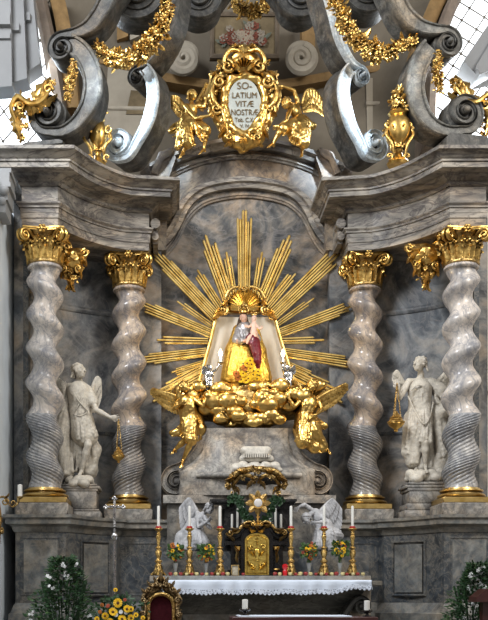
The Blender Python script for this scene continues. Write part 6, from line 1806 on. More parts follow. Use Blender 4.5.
# apples in a row along the ledge
prot = {}
Ya = YG - .20
k = 0; x = 170.5
while x < 367:
    if not (243.5 < x < 271.5) and not (232 < x < 239) and not (281.5 < x < 288.5):
        kind = 'r' if k % 2 == 0 else 'y'
        if kind not in prot:
            r = .033
            t = T('apple', 'small red apple in the row along the altar ledge' if kind == 'r' else 'small yellow apple in the row along the altar ledge', 'apple', P(x, 0, Ya) * 0 + Vector((P(x, 0, Ya).x, Ya, ZG)), 'red apples on the altar ledge' if kind == 'r' else 'yellow apples on the altar ledge')
            b = Vector(t.location)
            mk('fruit', M().lathe(b, [(.006, .004), (.02, 0), (.031, .015), (.036, .032), (.034, .048), (.024, .060), (.010, .060), (.003, .054)], 16), MT['appler' if kind == 'r' else 'appley'], t, ang=180)
            mk('stalk', M().tube([b + Vector((0, 0, .054)), b + Vector((.004, 0, .072))], .003, 5), MT['floret'], t)
            prot[kind] = t
        else:
            o = prot[kind]; r_ = o.copy(); COL.objects.link(r_); r_.location = Vector((P(x, 0, Ya).x + rng.uniform(-.01, .01), Ya, ZG)); r_.rotation_euler = (0, 0, rng.uniform(0, 6)); q = rng.uniform(.85, 1.12); r_.scale = (q, q, q)
            for ch in o.children:
                c = ch.copy(); COL.objects.link(c); c.parent = r_
    k += 1; x += 5.2

# flower vases
def posy(label, px, py, R, cols, seed):
    g = random.Random(seed); Yv = YG - .05; b = Vector((P(px, 0, Yv).x, Yv, ZG)); top = P(px, py, Yv).z - ZG
    t = T('flower_vase', label, 'flowers', b, 'vases of autumn flowers on the altar ledge')
    mk('vase', M().lathe(b, [(.045, 0), (.048, .01), (.022, .03), (.018, .06), (.03, .12), (.042, .18), (.046, .22), (.04, .225), (.03, .2)], 18), MT['glassvase'], t)
    m = M(); c = b + Vector((0, 0, top))
    for i in range(10): m.tube([b + Vector((0, 0, .12)), b + Vector((g.uniform(-.03, .03), g.uniform(-.03, .03), .25)), c + Vector((g.uniform(-1, 1) * R * .6, g.uniform(-1, .3) * R * .6, g.uniform(-.5, .5) * R))], .005, 5)
    for i in range(110):
        d = Vector((g.uniform(-1, 1), g.uniform(-1, .6), g.uniform(-.8, 1))); p = c + d * R * .75
        m.blade(p, p + (d + Vector((g.uniform(-.6, .6), 0, g.uniform(-.6, .3)))).normalized() * .075, .02, d + Vector((0, -.6, 0)), 3)
    mk('foliage', m, MT['leafmid'], t)
    for i in range(17):
        a = g.uniform(0, 2 * PI); rr = R * math.sqrt(g.uniform(0, 1)) * 1.0
        p = c + Vector((rr * math.cos(a), -R * .55 * math.sqrt(max(0, 1 - (rr / R / 1.05) ** 2)) - .03, rr * math.sin(a) * 1.1))
        nn = (p - c + Vector((0, -.12, .03))).normalized(); m = M(); r = g.uniform(.022, .042)
        col = g.choice(cols); blossom(m, p, r, nn, 9)
        fo = mk('flower', m, MT[col], t)
        if r > .034: mk('flower_disc', M().ball(p + nn * r * .25, r * .36, (6, 4)), MT['floret'], fo)
posy('small vase of orange and rust flowers directly right of the throne crest', 175.5, 552, .13, ['petalo', 'petalo', 'petalr', 'petaly'], 1)
posy('small vase of orange and yellow flowers left of the candlestick beside the tabernacle', 206, 552.5, .14, ['petalo', 'petaly', 'petaly', 'petalr', 'petalo'], 2)
posy('small vase of yellow sunflowers under the drooping angel head right of the red lamp', 309, 551, .13, ['petaly', 'petaly', 'petalo', 'petalr'], 3)
posy('small vase of yellow and rust flowers between the two rightmost candlesticks', 340, 549, .135, ['petaly', 'petalo', 'petaly', 'petalr'], 4)
# card and red lamp
Yv = YG - .12; b = P(235, 0, Yv); b.z = ZG
t = T('framed_card', 'small framed card leaning on the ledge left of the gold tabernacle door', 'card', b)
m = M(); m.box(b + Vector((0, 0, .09)), (.125, .012, .18)); mk('card', m, MT['card'], t)
m = M(); m.sweep([(b.x - .06, b.z + .003), (b.x + .06, b.z + .003), (b.x + .06, b.z + .18), (b.x - .06, b.z + .18)], [(-.008, -.01), (-.008, .012), (.008, .012), (.008, -.01)], felev(Yv - .008), closed=True); mk('frame', m, MT['golddark'], t)
Yv = YG - .16; b = P(285, 0, Yv); b.z = ZG
t = T('sanctuary_lamp', 'ruby red glass lamp on the ledge right of the tabernacle', 'lamp', b)
mk('glass', M().lathe(b, [(.036, 0), (.040, .02), (.040, .085), (.030, .10), (.042, .125), (.050, .15), (.046, .185), (.03, .20), (.01, .205)], 20), MT['ruby'], t)
mk('foot_ring', M().lathe(b, [(.044, 0), (.044, .012), (.036, .02)], 20), MT['redglass'], t)

# tabernacle ---------------------------------------------------------------------------------
YT = -2.45
b = P(257, 0, YT); b.z = ZG - .02
t = T('tabernacle', 'black marble tabernacle with round-topped gold door and gilded scrolls', 'tabernacle', b)
zt = lambda y: P(0, y, YT).z
m = M()
def trect(m, x0, y0, x1, y1, dy, th): prect(m, x0, y0, x1, y1, YT + dy, th)
trect(m, 241, 528, 273, 578, -.02, .5); trect(m, 231, 536, 283, 578, .06, .4); trect(m, 226, 541, 241, 545, -.02, .45); trect(m, 273, 541, 288, 545, -.02, .45); trect(m, 228, 570, 241, 578, -.06, .45); trect(m, 273, 570, 286, 578, -.06, .45)
mk('cabinet', m, MT['blackwood'], t)
arch = [(245, 575), (245, 541)] + [(257 - 12 * math.cos(PI * i / 16), 541 - 8 * math.sin(PI * i / 16)) for i in range(1, 16)] + [(269, 541), (269, 575)]
m = M(); pprism(m, list(arch), YT - .10, .08); dr_ = mk('door', m, MT['golddoor'], t, label='round-topped embossed gold door')
m = M()
inner = [(247, 573), (247, 542)] + [(257 - 10 * math.cos(PI * i / 12), 542 - 6.5 * math.sin(PI * i / 12)) for i in range(1, 12)] + [(267, 542), (267, 573)]
m.sweep(px2(inner, YT - .10), [(-.012, -.01), (0, .014), (.012, -.01)], felev(YT - .10), closed=True)
Yd = YT - .11
m.ball(P(257, 552, Yd), (.05, .02, .065), (12, 8)); m.tube([P(257, 545, Yd), P(257, 538, Yd)], .012, 6); m.tube([P(254, 540.5, Yd), P(260, 540.5, Yd)], .011, 6); m.lathe(P(257, 561, Yd), [(.02, 0), (.045, .02), (.015, .05), (.05, .12), (.06, .14)], 12, sy=.3)
for k in (-1, 1):
    cscroll(m, (257 + k * 5, 566), 3.2, Yd, 0, 1.4, .8, k); cscroll(m, (257 + k * 6, 547), 2.8, Yd, PI, 1.4, .8, -k); acanthus_px(m, (257 + k * 2, 570), (257 + k * 9, 561), 2, Yd, k, 6, .02); acanthus_px(m, (257 + k * 3, 556), (257 + k * 9, 551), 1.8, Yd, -k, 6, .02)
mk('embossed_relief', m, MT['golddoor'], dr_, ang=60)
for k in (-1, 1):
    cx = 257 + k * 19.5; f = lambda x, y: (257 + k * x, y)
    c = P(cx, 570, YT - .06); h = zt(547) - zt(570)
    m = M().lathe(c, [(.05, 0), (.05, .02), (.035, .035), (.034, h - .07), (.042, h - .06)], 16); mk('side_column', m, MT['blackmarble'], t)
    m = M().lathe(c + Vector((0, 0, h - .07)), [(.036, 0), (.05, .03), (.055, .06), (.06, .075)], 16); m.lathe(c, [(.055, 0), (.055, .018), (.045, .03)], 16)
    acanthus_px(m, (cx, 563), (cx - k * 2, 550), 1.8, YT - .12, 2 * k, 6, .03); acanthus_px(m, (cx, 558), (cx + k * 3, 547), 1.6, YT - .12, -1 * k, 6, .03); mk('column_gilding', m, MT['goldleaf'], t, ang=60)
    # swept black scroll gable with gilding on its back
    bm_ = M(); pl_ = Plane(257, YT - .04, 0)
    bd = M(); volute_piece(bm_, pl_, [f(5, 524), f(11, 526), (f(15, 530)), f(19, 536), f(25, 538.5)], 5, f(26.5, 534.5), (1 if k > 0 else -1), 1.3, .30, .03, body=bd)
    o = mk('scroll_gable', bd, MT['blackwood'], t, ang=50); mk('scroll_face', bm_, MT['blackwood'], o, ang=50)
    m = M(); tube_px(m, [f(2, 524) + (.05,), f(9, 522) + (.07,), f(15, 526) + (.07,), f(20, 532) + (.06,), f(27, 533) + (.05,)], [1.2, 1.8, 1.6, 1.8, 1.2], YT)
    cscroll(m, f(27, 533), 3.4, YT - .1, PI, 1.4, 1.3, -k); acanthus_px(m, f(6, 526), f(16, 522), 2.4, YT - .1, 2 * k, 6, .04); acanthus_px(m, f(17, 529), f(27, 527), 2.4, YT - .1, 2 * k, 6, .04); acanthus_px(m, f(22, 541), f(30, 536), 2, YT - .1, -k, 6, .04)
    mk('gable_gilding', m, MT['golddark'], t, ang=60)
m = M()
for k in (-1, 1): acanthus_px(m, (257 + k, 531), (257 + k * 8, 526), 2.6, YT - .14, 2 * k, 6, .04); cscroll(m, (257 + k * 4, 524), 2.8, YT - .12, PI / 2, 1.4, 1.1, k)
foliage_clump(m, P(257, 526, YT - .1), .07, 16); mk('crest', m, MT['goldleaf'], t, ang=60)

# dark exposition niche with two ledges
YN = -2.05
t = T('exposition_niche', 'dark marble niche with two projecting ledges behind the monstrance', 'niche', Vector((P(256, 0, YN).x, YN, ZG - .3)))
m = M(); prect(m, 222, 500, 291, 600, YN + .05, .12); mk('niche_back', m, MT['shadow'], t)
for k in (-1, 1):
    x0, x1 = (210, 237) if k < 0 else (276, 297)
    m = M(); prect(m, x0, 499, x1, 501.5, YN - .30, .5); prect(m, x0 + 1.5, 501.5, x1 - 1.5, 503, YN - .26, .5); prect(m, x0 + 3, 503, x1 - 3, 505, YN - .2, .45); mk('ledge', m, MT['blackmarble'], t)
    xc = 229 if k < 0 else 284
    m = M(); prect(m, xc - 4.5, 505, xc + 4.5, 600, YN - .12, .3); prect(m, xc - 6.5, 505, xc + 6.5, 509, YN - .16, .3); mk('post', m, MT['blackmarble'], t)
# candles on small bracket arms beside the monstrance
g1 = 'thin candles flanking the monstrance'
for (x, y0, y1, lab) in ((232, 514, 533, 'short thin candle farthest left of the monstrance'), (237.5, 508, 531, 'thin candle second left of the monstrance'), (243, 504, 528, 'tallest thin candle directly left of the monstrance'),
                         (270, 504, 528, 'tallest thin candle directly right of the monstrance'), (275.5, 508, 531, 'thin candle second right of the monstrance'), (281, 514, 533, 'short thin candle farthest right of the monstrance')):
    Yk = YT + .22; b = P(x, y1, Yk)
    t = T('thin_candle', lab, 'candle', b, g1)
    mk('candle', M().lathe(b, [(.021, 0), (.020, PS(y1 - y0, Yk) * .97), (.008, PS(y1 - y0, Yk))], 12), MT['wax'], t)
    m = M(); m.lathe(b - Vector((0, 0, .05)), [(.015, -.25), (.012, 0), (.03, .03), (.034, .055), (.024, .06)], 12); mk('holder', m, MT['golddark'], t)

# monstrance
YM2 = -2.62; c = P(258, 503, YM2); b = P(258, 526, YM2)
t = T('monstrance', 'gold star-shaped monstrance with white centre above the tabernacle', 'monstrance', b)
m = M().lathe(b, [(.09, 0), (.09, .015), (.05, .035), (.02, .06), (.03, .09), (.015, .11), (.018, .14), (.035, .16), (.016, .18), (.014, (c - b).z - .12)], 20); mk('foot_and_stem', m, MT['gold'], t)
for i in range(8):
    a = PI / 8 + 2 * PI * i / 8 + PI / 8; d = Vector((math.cos(a), 0, math.sin(a)))
    m = M(); m.blade(c + d * .05, c + d * .22, .056, (0, -1, 0), 6, .4, .75, .7); mk('star_petal', m, MT['golddark'], t)
m = M().lathe(c + Vector((0, .02, 0)), [(.10, 0), (.10, .035), (.085, .05), (.07, .045)], 26, axis=(0, -1, 0)); mk('ring', m, MT['gold'], t)
m = M().lathe(c + Vector((0, .0, 0)), [(.072, 0), (.072, .035), (.05, .048), (.01, .052)], 26, axis=(0, -1, 0)); mk('host_window', m, MT['host'], t, label='white round centre')
# ivy wreath round the monstrance
t = T('ivy_garland', 'dark green leaf garland around the foot of the monstrance', 'garland', P(246, 512, YM2 + .12))
m = M(); g = random.Random(21)
path = crom([(231, 501), (236, 497), (240, 502), (242, 510), (246, 517), (252, 520)], 6) + crom([(264, 520), (269, 514), (271, 505), (275, 499), (281, 501)], 6)
for (x, y) in path:
    for i in range(7):
        p = P(x + g.uniform(-3, 3), y + g.uniform(-3, 3), YM2 + .14); d = Vector((g.uniform(-1, 1), -.5, g.uniform(-1, 1))).normalized(); m.blade(p, p + d * .065, .024, (g.uniform(-.4, .4), -1, .3), 3)
mk('leaves', m, MT['leaf'], t)
m = M(); m.tube([P(x, y, YM2 + .16) for (x, y) in path[:31]], .012, 5); m.tube([P(x, y, YM2 + .16) for (x, y) in path[31:]], .012, 5); mk('twigs', m, MT['leaf'], t)
t['kind'] = 'thing'

# gilded canopy over the monstrance
YO = -1.95
t = T('gilded_canopy', 'old gold double-arched canopy ornament over the monstrance', 'canopy', P(256, 490, YO))
m = M()
for k in (-1, 1):
    f = lambda x, y: (256 + k * x, y)
    tube_px(m, [f(0, 470) + (.16,), f(8, 471) + (.2,), f(17, 473) + (.2,), f(24, 478) + (.16,), f(28.5, 484) + (.1,), f(27, 490) + (.06,)], [3.0, 3.2, 3.4, 3.2, 2.8, 1.6], YO)
    tube_px(m, [f(2, 484) + (.12,), f(5, 478) + (.18,), f(12, 476.5) + (.2,), f(19, 480) + (.16,), f(23, 486) + (.1,), f(21, 492) + (.06,)], [1.7, 2.2, 2.2, 2.4, 2.2, 1.3], YO)
    cscroll(m, f(27, 486), 3.4, YO - .15, PI / 2, 1.4, 1.4, -k); acanthus_px(m, f(20, 474), f(32, 480), 3, YO - .16, 2 * k); acanthus_px(m, f(22, 486), f(17, 495), 2.6, YO - .12, k); acanthus_px(m, f(8, 470), f(20, 470), 2.6, YO - .2, 2 * k); acanthus_px(m, f(3, 480), f(9, 490), 2.6, YO - .18, -k)
    foliage_clump(m, P(*f(14, 474), YO - .2), PS(3.2, YO), 9); foliage_clump(m, P(*f(26, 481), YO - .16), PS(3, YO), 8); foliage_clump(m, P(*f(20, 490), YO - .1), PS(3, YO), 7)
for (x, y) in ((-8, 470), (8, 470), (-24, 476), (24, 476), (-28, 487), (28, 487), (-14, 478), (14, 478), (0, 478), (-22, 494), (22, 494)): foliage_clump(m, P(256 + x, y, YO - .22), PS(3.6, YO), 10)
foliage_clump(m, P(256, 471, YO - .2), PS(6, YO), 18)
mk('scrollwork', m, MT['golddark'], t, ang=60)
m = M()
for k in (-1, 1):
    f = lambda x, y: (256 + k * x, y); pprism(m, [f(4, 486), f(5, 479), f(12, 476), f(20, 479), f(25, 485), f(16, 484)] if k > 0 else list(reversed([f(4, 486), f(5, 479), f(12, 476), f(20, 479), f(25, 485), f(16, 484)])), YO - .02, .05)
mk('hollow_shade', m, MT['shadow'], t, label='dark sheet for the shade under the arches')  # flat dark sheet painting the shade inside the two arches
# ------------------------------------------------------------------ things in front
# throne chair back
YH = -4.7
b = P(161, 0, YH); b.z = 0
t = T('throne_chair', 'carved gilt throne chair with dark red velvet back and pierced crest', 'chair', Vector((b.x, YH, 0)))
X = lambda px: P(px, 0, YH).x
Zp = lambda py: P(0, py, YH).z
arch = [(148, 640), (148, 607)] + [(161 - 13 * math.cos(PI * i / 14), 606 - 12 * math.sin(PI * i / 14)) for i in range(1, 14)] + [(174, 607), (174, 640)]
archb = [(x, min(y, 700)) for (x, y) in arch]
m = M(); pprism(m, list(archb), YH, .06); mk('velvet_back', m, MT['velvet'], t, label='dark red velvet back panel')
m = M(); m.sweep(px2(archb, YH), [(-.035, -.03), (-.03, .05), (0, .075), (.03, .05), (.035, -.03)], felev(YH)); mk('gilt_moulding', m, MT['goldstick'], t)
g = random.Random(4)
m = M()
for k in (-1, 1):
    f = lambda x, y: (161 + k * x, y)
    tube_px(m, [f(16, 640) + (.03,), f(18, 622) + (.05,), f(16, 608) + (.05,), f(18, 598) + (.05,), f(13, 590) + (.06,), f(7, 585) + (.05,), f(2, 577) + (.04,)], [1.6, 1.7, 2.2, 2.0, 2.2, 1.8, 1.2], YH)
    for (x, y, r, a) in ((17, 600, 3.4, 0), (12, 589, 3.6, 1.5), (18, 614, 2.8, 3), (5, 584, 2.8, 2), (18, 628, 2.8, 1)): cscroll(m, f(x, y), r, YH - .07, a, 1.4, 1.2, k)
    for (a_, b_, w) in (((13, 594), (20, 588), 2.2), ((8, 588), (14, 580), 2.0), ((16, 606), (21, 600), 2.0), ((4, 584), (7, 576), 1.8), ((17, 620), (21, 612), 1.9), ((17, 634), (21, 626), 1.9)): acanthus_px(m, f(*a_), f(*b_), w, YH - .05, k * .8, 6, .03)
    for (x, y) in ((14, 592), (9, 589), (16, 602), (17, 617), (4, 588), (18, 608)): foliage_clump(m, P(*f(x, y), YH - .04), PS(2.6, YH), 8)
acanthus_px(m, (161, 582), (161, 572), 2.8, YH - .06, 0, 6, .03); foliage_clump(m, P(161, 585, YH - .05), PS(3.6, YH), 14)
mk('carved_crest', m, MT['throne'], t, ang=60)
s = SDF(.012, .02)
for (x, y, r) in ((161, 584, 6), (154, 588, 5.5), (168, 588, 5.5), (148, 594, 4.5), (174, 594, 4.5), (145.5, 602, 3.4), (176.5, 602, 3.4), (145, 612, 2.8), (177, 612, 2.8), (145, 618, 2.8), (177, 618, 2.8), (145, 624, 2.8), (177, 624, 2.8), (145, 630, 2.8), (177, 630, 2.8), (145, 607, 3), (177, 607, 3), (146.5, 598, 3.6), (175.5, 598, 3.6), (151, 591, 5), (171, 591, 5), (161, 579, 3)): s.ell(P(x, y, YH + .02), (PS(r, YH), .05, PS(r, YH)))
mk('crest_board', s.mesh(.012, 55), MT['throne'], t, ang=180)
zs = .46
m = M(); m.box((b.x, YH - .30, zs), (.62, .60, .12), 0, .03); mk('seat', m, MT['velvet'], t)
m = M(); m.box((b.x, YH - .30, zs - .10), (.66, .64, .08), 0, .01); mk('seat_frame', m, MT['throne'], t)
for (sx, sy) in ((-1, -.58), (1, -.58), (-1, .02), (1, .02)):
    hgt = zs - .1 if sy < 0 else Zp(640)
    m = M().lathe((b.x + sx * .28, YH + sy, 0), [(.035, 0), (.04, .03), (.028, .08), (.035, .2), (.045, .3), (.035, hgt)], 12); mk('leg', m, MT['throne'], t)

# processional cross on a pole
YX = -4.2
b = P(114.5, 0, YX); b.z = 0
t = T('processional_cross', 'silver processional cross on a tall thin pole beside the throne', 'cross', b)
zc = lambda y: P(0, y, YX).z
mk('foot', M().lathe(b, [(.18, 0), (.18, .03), (.10, .06), (.03, .10), (.02, .3)], 20), MT['silver'], t)
mk('pole', M().lathe(b, [(.016, .1), (.014, zc(540))], 12), MT['silverpink'], t)
mk('knop', M().lathe((b.x, b.y, zc(540.5)), [(.012, 0), (.035, .02), (.05, .05), (.05, .08), (.035, .11), (.014, .13), (.02, .16), (.014, .19)], 18), MT['silver'], t)
m = M(); c = P(114.5, 507, YX)
m.box((c.x, YX, (zc(527) + zc(500)) / 2), (.036, .02, zc(500) - zc(527)), 0, .004); m.box((c.x, YX, c.z), (PS(17, YX), .02, .034), 0, .004)
for (x, y) in ((114.5, 498.5), (106, 507), (123, 507)):
    p = P(x, y, YX)
    for (dx, dz) in ((0, .022), (-.024, -.004), (.024, -.004), (0, -.02)): m.ball(p + Vector((dx, 0, dz)), (.022, .014, .022), (8, 6))
m.ball(c, (.035, .02, .035), (12, 8))
mk('cross', m, MT['silver'], t)
s = SDF(.006, .008); f = Vector((0, -.03, 0))
s.cone(P(114.5, 506.5, YX) + f, P(114.5, 513, YX) + f, .016, .015); s.cone(P(114.5, 513, YX) + f, P(114.8, 519, YX) + f, .014, .008); s.ell(P(114.2, 504, YX) + f, .014); s.chain([P(109, 505, YX) + f, P(112, 506.2, YX) + f, P(117, 506.2, YX) + f, P(120, 505, YX) + f], [.006, .008, .008, .006])
mk('corpus', s.mesh(), MT['silverpink'], t, ang=180)

# white-flowering shrubs
def shrub(label, cx, top, hwp, Ysh, nfl, seed, pot, lean=0):
    g = random.Random(seed); c = P(cx, 0, Ysh); c.z = 0; R = PS(hwp, Ysh); zt_ = P(0, top, Ysh).z
    t = T('flowering_shrub', label, 'plant', c, 'white flowering shrubs in tubs')
    mk('tub', M().lathe(c, [(.22, 0), (.25, .03), (.30, .40), (.33, .42), (.33, .47), (.29, .47), (.27, .40)], 24), MT['redwood'], t)
    m = M()
    for i in range(14):
        a = 2 * PI * i / 14; m.tube([c + Vector((.05 * math.cos(a), .05 * math.sin(a), .35)), c + Vector((R * .35 * math.cos(a), R * .25 * math.sin(a), .9)), c + Vector((R * .6 * math.cos(a), R * .4 * math.sin(a), zt_ * .8))], .012, 5)
    mk('stems', m, MT['leaf'], t)
    def surf():
        while True:
            z = g.uniform(.5, zt_); f = (z - .5) / (zt_ - .5)
            w = R * (1.02 - .78 * max(0, f - .25) / .75) * (0.9 if f < .25 else 1)
            a = g.uniform(0, 2 * PI); r = math.sqrt(g.uniform(.15, 1))
            lump = 1 + .18 * math.sin(a * 3 + z * 9) + .12 * math.sin(z * 23 + a * 5)
            return c + Vector((w * r * math.cos(a) * lump + lean * f, w * .75 * r * math.sin(a) * lump, z)), a
    for (mt, n) in (('leaf', 2300), ('leafmid', 420)):
        m = M()
        for i in range(n):
            p, a = surf(); d = Vector((math.cos(a) + g.uniform(-.6, .6), math.sin(a) + g.uniform(-.6, .6), g.uniform(-.4, .9))).normalized()
            m.blade(p, p + d * g.uniform(.05, .09), g.uniform(.013, .021), (g.uniform(-.5, .5), -.6, .8), 2, .2)
        mk('foliage', m, MT[mt], t, ang=60)
    k = 0
    while k < nfl:
        p, a = surf()
        if math.sin(a) > -.3 or p.z < .85: continue
        p = p + Vector((0, -.04, 0)); m = M()
        for q in range(g.choice((2, 3, 4))): blossom(m, p + Vector((g.uniform(-.04, .04), g.uniform(-.03, .02), g.uniform(-.03, .03))), g.uniform(.022, .034), (g.uniform(-.5, .5), -1, g.uniform(0, .6)), 5)
        mk('white_blossom', m, MT['petalw'], t); k += 1
    return t
shrub('large dark green shrub with scattered white blossoms in front of the left pedestal', 64, 557, 38, -4.4, 10, 3, 0)
shrub('dark green shrub with white blossoms at the right edge', 473, 563, 32, -4.2, 15, 5, 0, .06)

# sunflower arrangement
YF = -4.9; b = P(117, 0, YF); b.z = 0
t = T('sunflower_arrangement', 'arrangement of yellow sunflowers and mixed blooms below the processional cross', 'flowers', b)
mk('stand', M().lathe(b, [(.17, 0), (.17, .03), (.05, .06), (.035, .5), (.06, .62), (.15, .70), (.17, .76), (.14, .77)], 20), MT['golddark'], t)
g = random.Random(9); m = M()
for i in range(520):
    x = g.gauss(117, 11); y = g.uniform(597, 640); p = P(x, y, YF + g.uniform(-.1, .2))
    if y < 603 and abs(x - 117) > 12: continue
    d = Vector((g.uniform(-1, 1), g.uniform(-1, .2), g.uniform(-.3, 1))).normalized(); m.blade(p, p + d * g.uniform(.06, .12), .02, (g.uniform(-.4, .4), -.8, .5), 3, .2)
mk('foliage', m, MT['leaf'], t, ang=60)
for (x, y, r, c) in ((118, 603, .072, 0), (113, 612, .068, 0), (127, 609, .06, 0), (131, 609, .045, 0), (105, 616, .055, 0), (122, 619, .066, 0), (131, 618, .055, 0), (110, 622, .06, 0), (100, 612, .03, 1), (115.5, 590, .034, 0), (125, 600, .03, 2), (108, 606, .035, 2), (121, 612, .035, 3), (136, 615, .04, 0), (97, 619, .04, 0), (116, 615, .035, 3), (126, 613, .03, 3), (120, 626, .06, 0), (131, 626, .06, 0), (102, 605, .03, 1), (143, 618, .035, 0)):
    p = P(x, y, YF - .16); nn = (g.uniform(-.4, .4), -1, g.uniform(0, .5)); m = M()
    blossom(m, p, r, nn, 13); blossom(m, p + Vector((0, -.008, 0)), r * .75, nn, 11)
    fo = mk('bloom', m, MT[('petaly', 'petalo', 'petalr', 'petalw')[c]], t)
    if c < 2: mk('flower_disc', M().ball(p + Vector((0, -.02, 0)), (r * .34, r * .2, r * .34), (8, 6)), MT['floret'], fo)
    m = M(); m.tube([p + Vector((0, .03, 0)), p.lerp(b, .4) + Vector((0, .05, -.1)), b + Vector((0, 0, .72))], .006, 5); mk('flower_stem', m, MT['leafmid'], fo)

# communion altar in front with cloth and two dark candle holders
YR = -6.2
x0, x1 = P(232, 0, YR).x, P(378, 0, YR).x; zt2 = P(0, 617, YR).z
t = T('front_altar', 'dark red-brown wooden front altar table along the bottom edge', 'altar', Vector(((x0 + x1) / 2, YR, 0)))
m = M(); m.box(((x0 + x1) / 2, YR + .35, zt2 - .03), (x1 - x0, .75, .06), 0, .01); mk('table_top', m, MT['redwood'], t)
m = M(); m.box(((x0 + x1) / 2, YR + .35, zt2 * .5), (x1 - x0 - .3, .5, zt2 - .06)); mk('body', m, MT['redwood'], t)
m = M(); c0, c1 = P(239, 0, YR).x, P(352, 0, YR).x
m.box(((c0 + c1) / 2, YR + .34, zt2 + .008), (c1 - c0, .72, .016), 0, .004)
single('altar_runner', m, MT['cloth'], 'narrow white cloth strip lying on the front altar table', 'cloth')
def holder(px, label):
    Yh = YR + .30; b = Vector((P(px, 0, Yh).x, Yh, zt2)) + (Vector((0, 0, .016)) if px < 300 else Vector((0, 0, 0))); u = PS(1, Yh)
    t = T('candle_holder', label, 'candle holder', b, 'dark candle holders on the front altar')
    m = M().lathe(b, [(u * 4.5, 0), (u * 4.5, u * .7), (u * 2.4, u * 1.4), (u * 1.6, u * 3), (u * 2.2, u * 4), (u * 5.2, u * 5), (u * 5.6, u * 6), (u * 4.8, u * 6.4)], 22); mk('bowl', m, MT['blackwood'], t)
    m = M()
    for i in range(5):
        a = 2 * PI * i / 5; d = Vector((math.cos(a), math.sin(a), 0)); p = b + d * u * 4.6 + Vector((0, 0, u * 5.4)); m.tube([b + Vector((0, 0, u * 3.4)) + d * u * 2, p + d * u * .6, p + Vector((0, 0, u * 1.6))], u * .5, 6)
    mk('prongs', m, MT['blackwood'], t)
    mk('candle', M().lathe(b + Vector((0, 0, u * 6.2)), [(u * 2.9, 0), (u * 2.9, u * 9.4), (u * 2.3, u * 9.8), (u * .6, u * 9.9)], 18), MT['wax'], t, label='short thick white candle')
holder(245, 'dark candle holder with stubby white candle below the tabernacle'); holder(367, 'dark candle holder with stubby white candle near the right end of the altar cloth')

# stand with red sloping top at the right edge
YQ = -5.0; b = P(484, 0, YQ); b.z = 0
t = T('reading_stand', 'dark red sloping top of a stand at the right edge before the shrub', 'stand', b)
m = M(); pprism(m, [(476, 602), (477, 597), (487, 589), (506, 588), (506, 602)], YQ, .4); mk('sloping_top', m, MT['redwood'], t)
m = M(); m.box((b.x + .1, YQ + .2, P(0, 602, YQ).z / 2), (.16, .16, P(0, 602, YQ).z)); m.box((b.x + .1, YQ + .2, .03), (.45, .4, .06)); mk('post', m, MT['redwood'], t)

# wall sconce at the left edge
YL = -3.3
c = P(-6, 512, YL)
t = T('wall_sconce', 'gilded wall sconce with curling arm and white candle on the left church wall', 'sconce', c)
m = M()
tube_px(m, [(-12, 512), (-4, 500, .05), (4, 497, .05), (8, 503, .05), (13, 507, .05), (18, 504, .05), (20, 499, .05)], [1.0, 1.0, 1.1, 1.0, .9, .9, .9], YL, 7)
cscroll(m, (5, 502), 4, YL - .05, PI / 2, 1.4, 1.0, -1); cscroll(m, (13, 503), 3, YL - .05, -PI / 2, 1.3, .8, 1); acanthus_px(m, (4, 498), (9, 493), 1.6, YL - .05, 1, 6, .02); acanthus_px(m, (11, 506), (8, 500), 1.5, YL - .05, -1, 6, .02)
mk('arm', m, MT['golddark'], t, ang=60)
m = M(); foliage_clump(m, P(-1, 520, YL), PS(4, YL), 12); foliage_clump(m, P(0, 530, YL), PS(4.5, YL), 14); foliage_clump(m, P(-1, 542, YL), PS(3, YL), 10); tube_px(m, [(-3, 498), (-1, 520), (-2, 548)], [2.0, 3.0, 1.2], YL); m.box((-4.50, YL, P(0, 520, YL).z), (.14, .24, .5)); mk('back_ornament', m, MT['golddark'], t, ang=60)
b = P(20, 497.5, YL - .05)
mk('drip_pan', M().lathe(b, [(.02, -.03), (.05, 0), (.06, .015), (.03, .02)], 16), MT['golddark'], t)
mk('candle', M().lathe(b + Vector((0, 0, .02)), [(.040, 0), (.040, .19), (.012, .20)], 14), MT['wax'], t)
# ------------------------------------------------------------------ light, world, camera
def area(name, loc, target, size, power, col):
    l = bpy.data.lights.new(name, 'AREA'); l.shape = 'DISK'; l.size = size; l.energy = power; l.color = col
    o = bpy.data.objects.new(name, l); COL.objects.link(o); o.location = loc
    o.rotation_euler = (Vector(target) - Vector(loc)).to_track_quat('-Z', 'Y').to_euler()
    return o
def spot(name, loc, target, angle, power, col, size=0.25, blend=0.25):
    l = bpy.data.lights.new(name, 'SPOT'); l.spot_size = math.radians(angle); l.spot_blend = blend
    l.energy = power; l.color = col; l.shadow_soft_size = size
    o = bpy.data.objects.new(name, l); COL.objects.link(o); o.location = loc
    o.rotation_euler = (Vector(target) - Vector(loc)).to_track_quat('-Z', 'Y').to_euler()
    return o
area('nave_window_light', (-7.5, -11, 15), (-1, 0, 6), 5, 2000, (0.93, 0.96, 1.0))
area('nave_window_light_right', (9, -11, 14), (0.5, 0, 6.5), 5, 1150, (1.0, 0.96, 0.90))
area('apse_window_light', (-4.6, 1.6, 12.4), (-1, -2, 10), 1.6, 130, (0.85, 0.93, 1.0))
area('apse_window_light_right', (4.6, 1.6, 12.4), (1, -2, 10), 1.6, 130, (0.85, 0.93, 1.0))
area('front_fill_light', (-2, -19, 9), (0, 0, 5.5), 9, 160, (1.0, 0.95, 0.88))  # added soft fill from the front to lighten the shadows
spot('volute_spot', (-5.5, -12, 13.5), P(134, 112, -.55), 6.8, 17000, (0.72, 0.86, 1.0))  # added narrow spots standing in for side daylight on the inner volutes
spot('volute_spot_right', (5.5, -12, 13.5), P(358, 112, -.55), 6.8, 17000, (0.72, 0.86, 1.0))
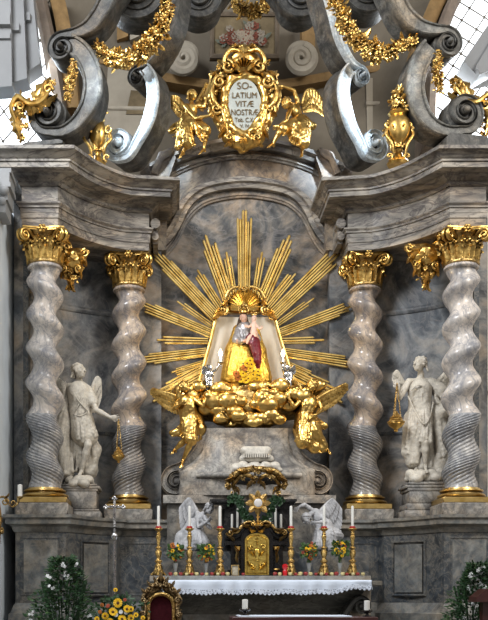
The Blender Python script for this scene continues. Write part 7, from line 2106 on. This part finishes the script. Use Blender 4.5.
spot('madonna_spotlight', (1.0, -9, 4.5), (0, 0, 6.4), 19, 160, (1.0, 0.84, 0.58), .3, .7)
w = bpy.data.worlds.new('church interior'); sc.world = w; w.use_nodes = True
nt = w.node_tree; bg = nt.nodes['Background']
tc = nt.nodes.new('ShaderNodeTexCoord'); mp = nt.nodes.new('ShaderNodeMapping'); mp.inputs['Scale'].default_value = (1, 1, 0.7)
nz = nt.nodes.new('ShaderNodeTexNoise'); nz.inputs['Scale'].default_value = 2.6; nz.inputs['Detail'].default_value = 2
rp = nt.nodes.new('ShaderNodeValToRGB')
for k, (p, c) in enumerate([(0.40, (0.07, 0.07, 0.075, 1)), (0.56, (0.42, 0.42, 0.43, 1)), (0.64, (2.6, 2.55, 2.5, 1))]):
    if k > 1: rp.color_ramp.elements.new(p)
    rp.color_ramp.elements[k].position = p; rp.color_ramp.elements[k].color = c
nt.links.new(tc.outputs['Generated'], mp.inputs['Vector']); nt.links.new(mp.outputs['Vector'], nz.inputs['Vector'])
nt.links.new(nz.outputs['Fac'], rp.inputs['Fac']); sx = nt.nodes.new('ShaderNodeSeparateXYZ'); nt.links.new(tc.outputs['Generated'], sx.inputs['Vector'])
mr = nt.nodes.new('ShaderNodeMapRange'); mr.inputs['From Min'].default_value = -.15; mr.inputs['From Max'].default_value = .55; mr.inputs['To Min'].default_value = .30; mr.inputs['To Max'].default_value = 1.15
nt.links.new(sx.outputs['Z'], mr.inputs['Value'])
ml = nt.nodes.new('ShaderNodeMix'); ml.data_type = 'RGBA'; ml.blend_type = 'MULTIPLY'; ml.inputs[0].default_value = 1
nt.links.new(rp.outputs['Color'], ml.inputs[6]); nt.links.new(mr.outputs['Result'], ml.inputs[7]); nt.links.new(ml.outputs[2], bg.inputs['Color'])
bg.inputs['Strength'].default_value = 0.62
cd = bpy.data.cameras.new('camera'); cam = bpy.data.objects.new('camera', cd); COL.objects.link(cam)
cam.location = CAM; cam.rotation_euler = (PI / 2, 0, 0)
cd.sensor_fit = 'HORIZONTAL'; cd.sensor_width = 36; cd.lens = 36 * FPX / 488
cd.shift_x = (244 - PCX) / 488; cd.shift_y = (PCY - 310) / 488
cd.clip_end = 200
sc.camera = cam
sc.view_settings.view_transform = 'Standard'
sc.view_settings.look = 'None'
sc.view_settings.exposure = -0.1
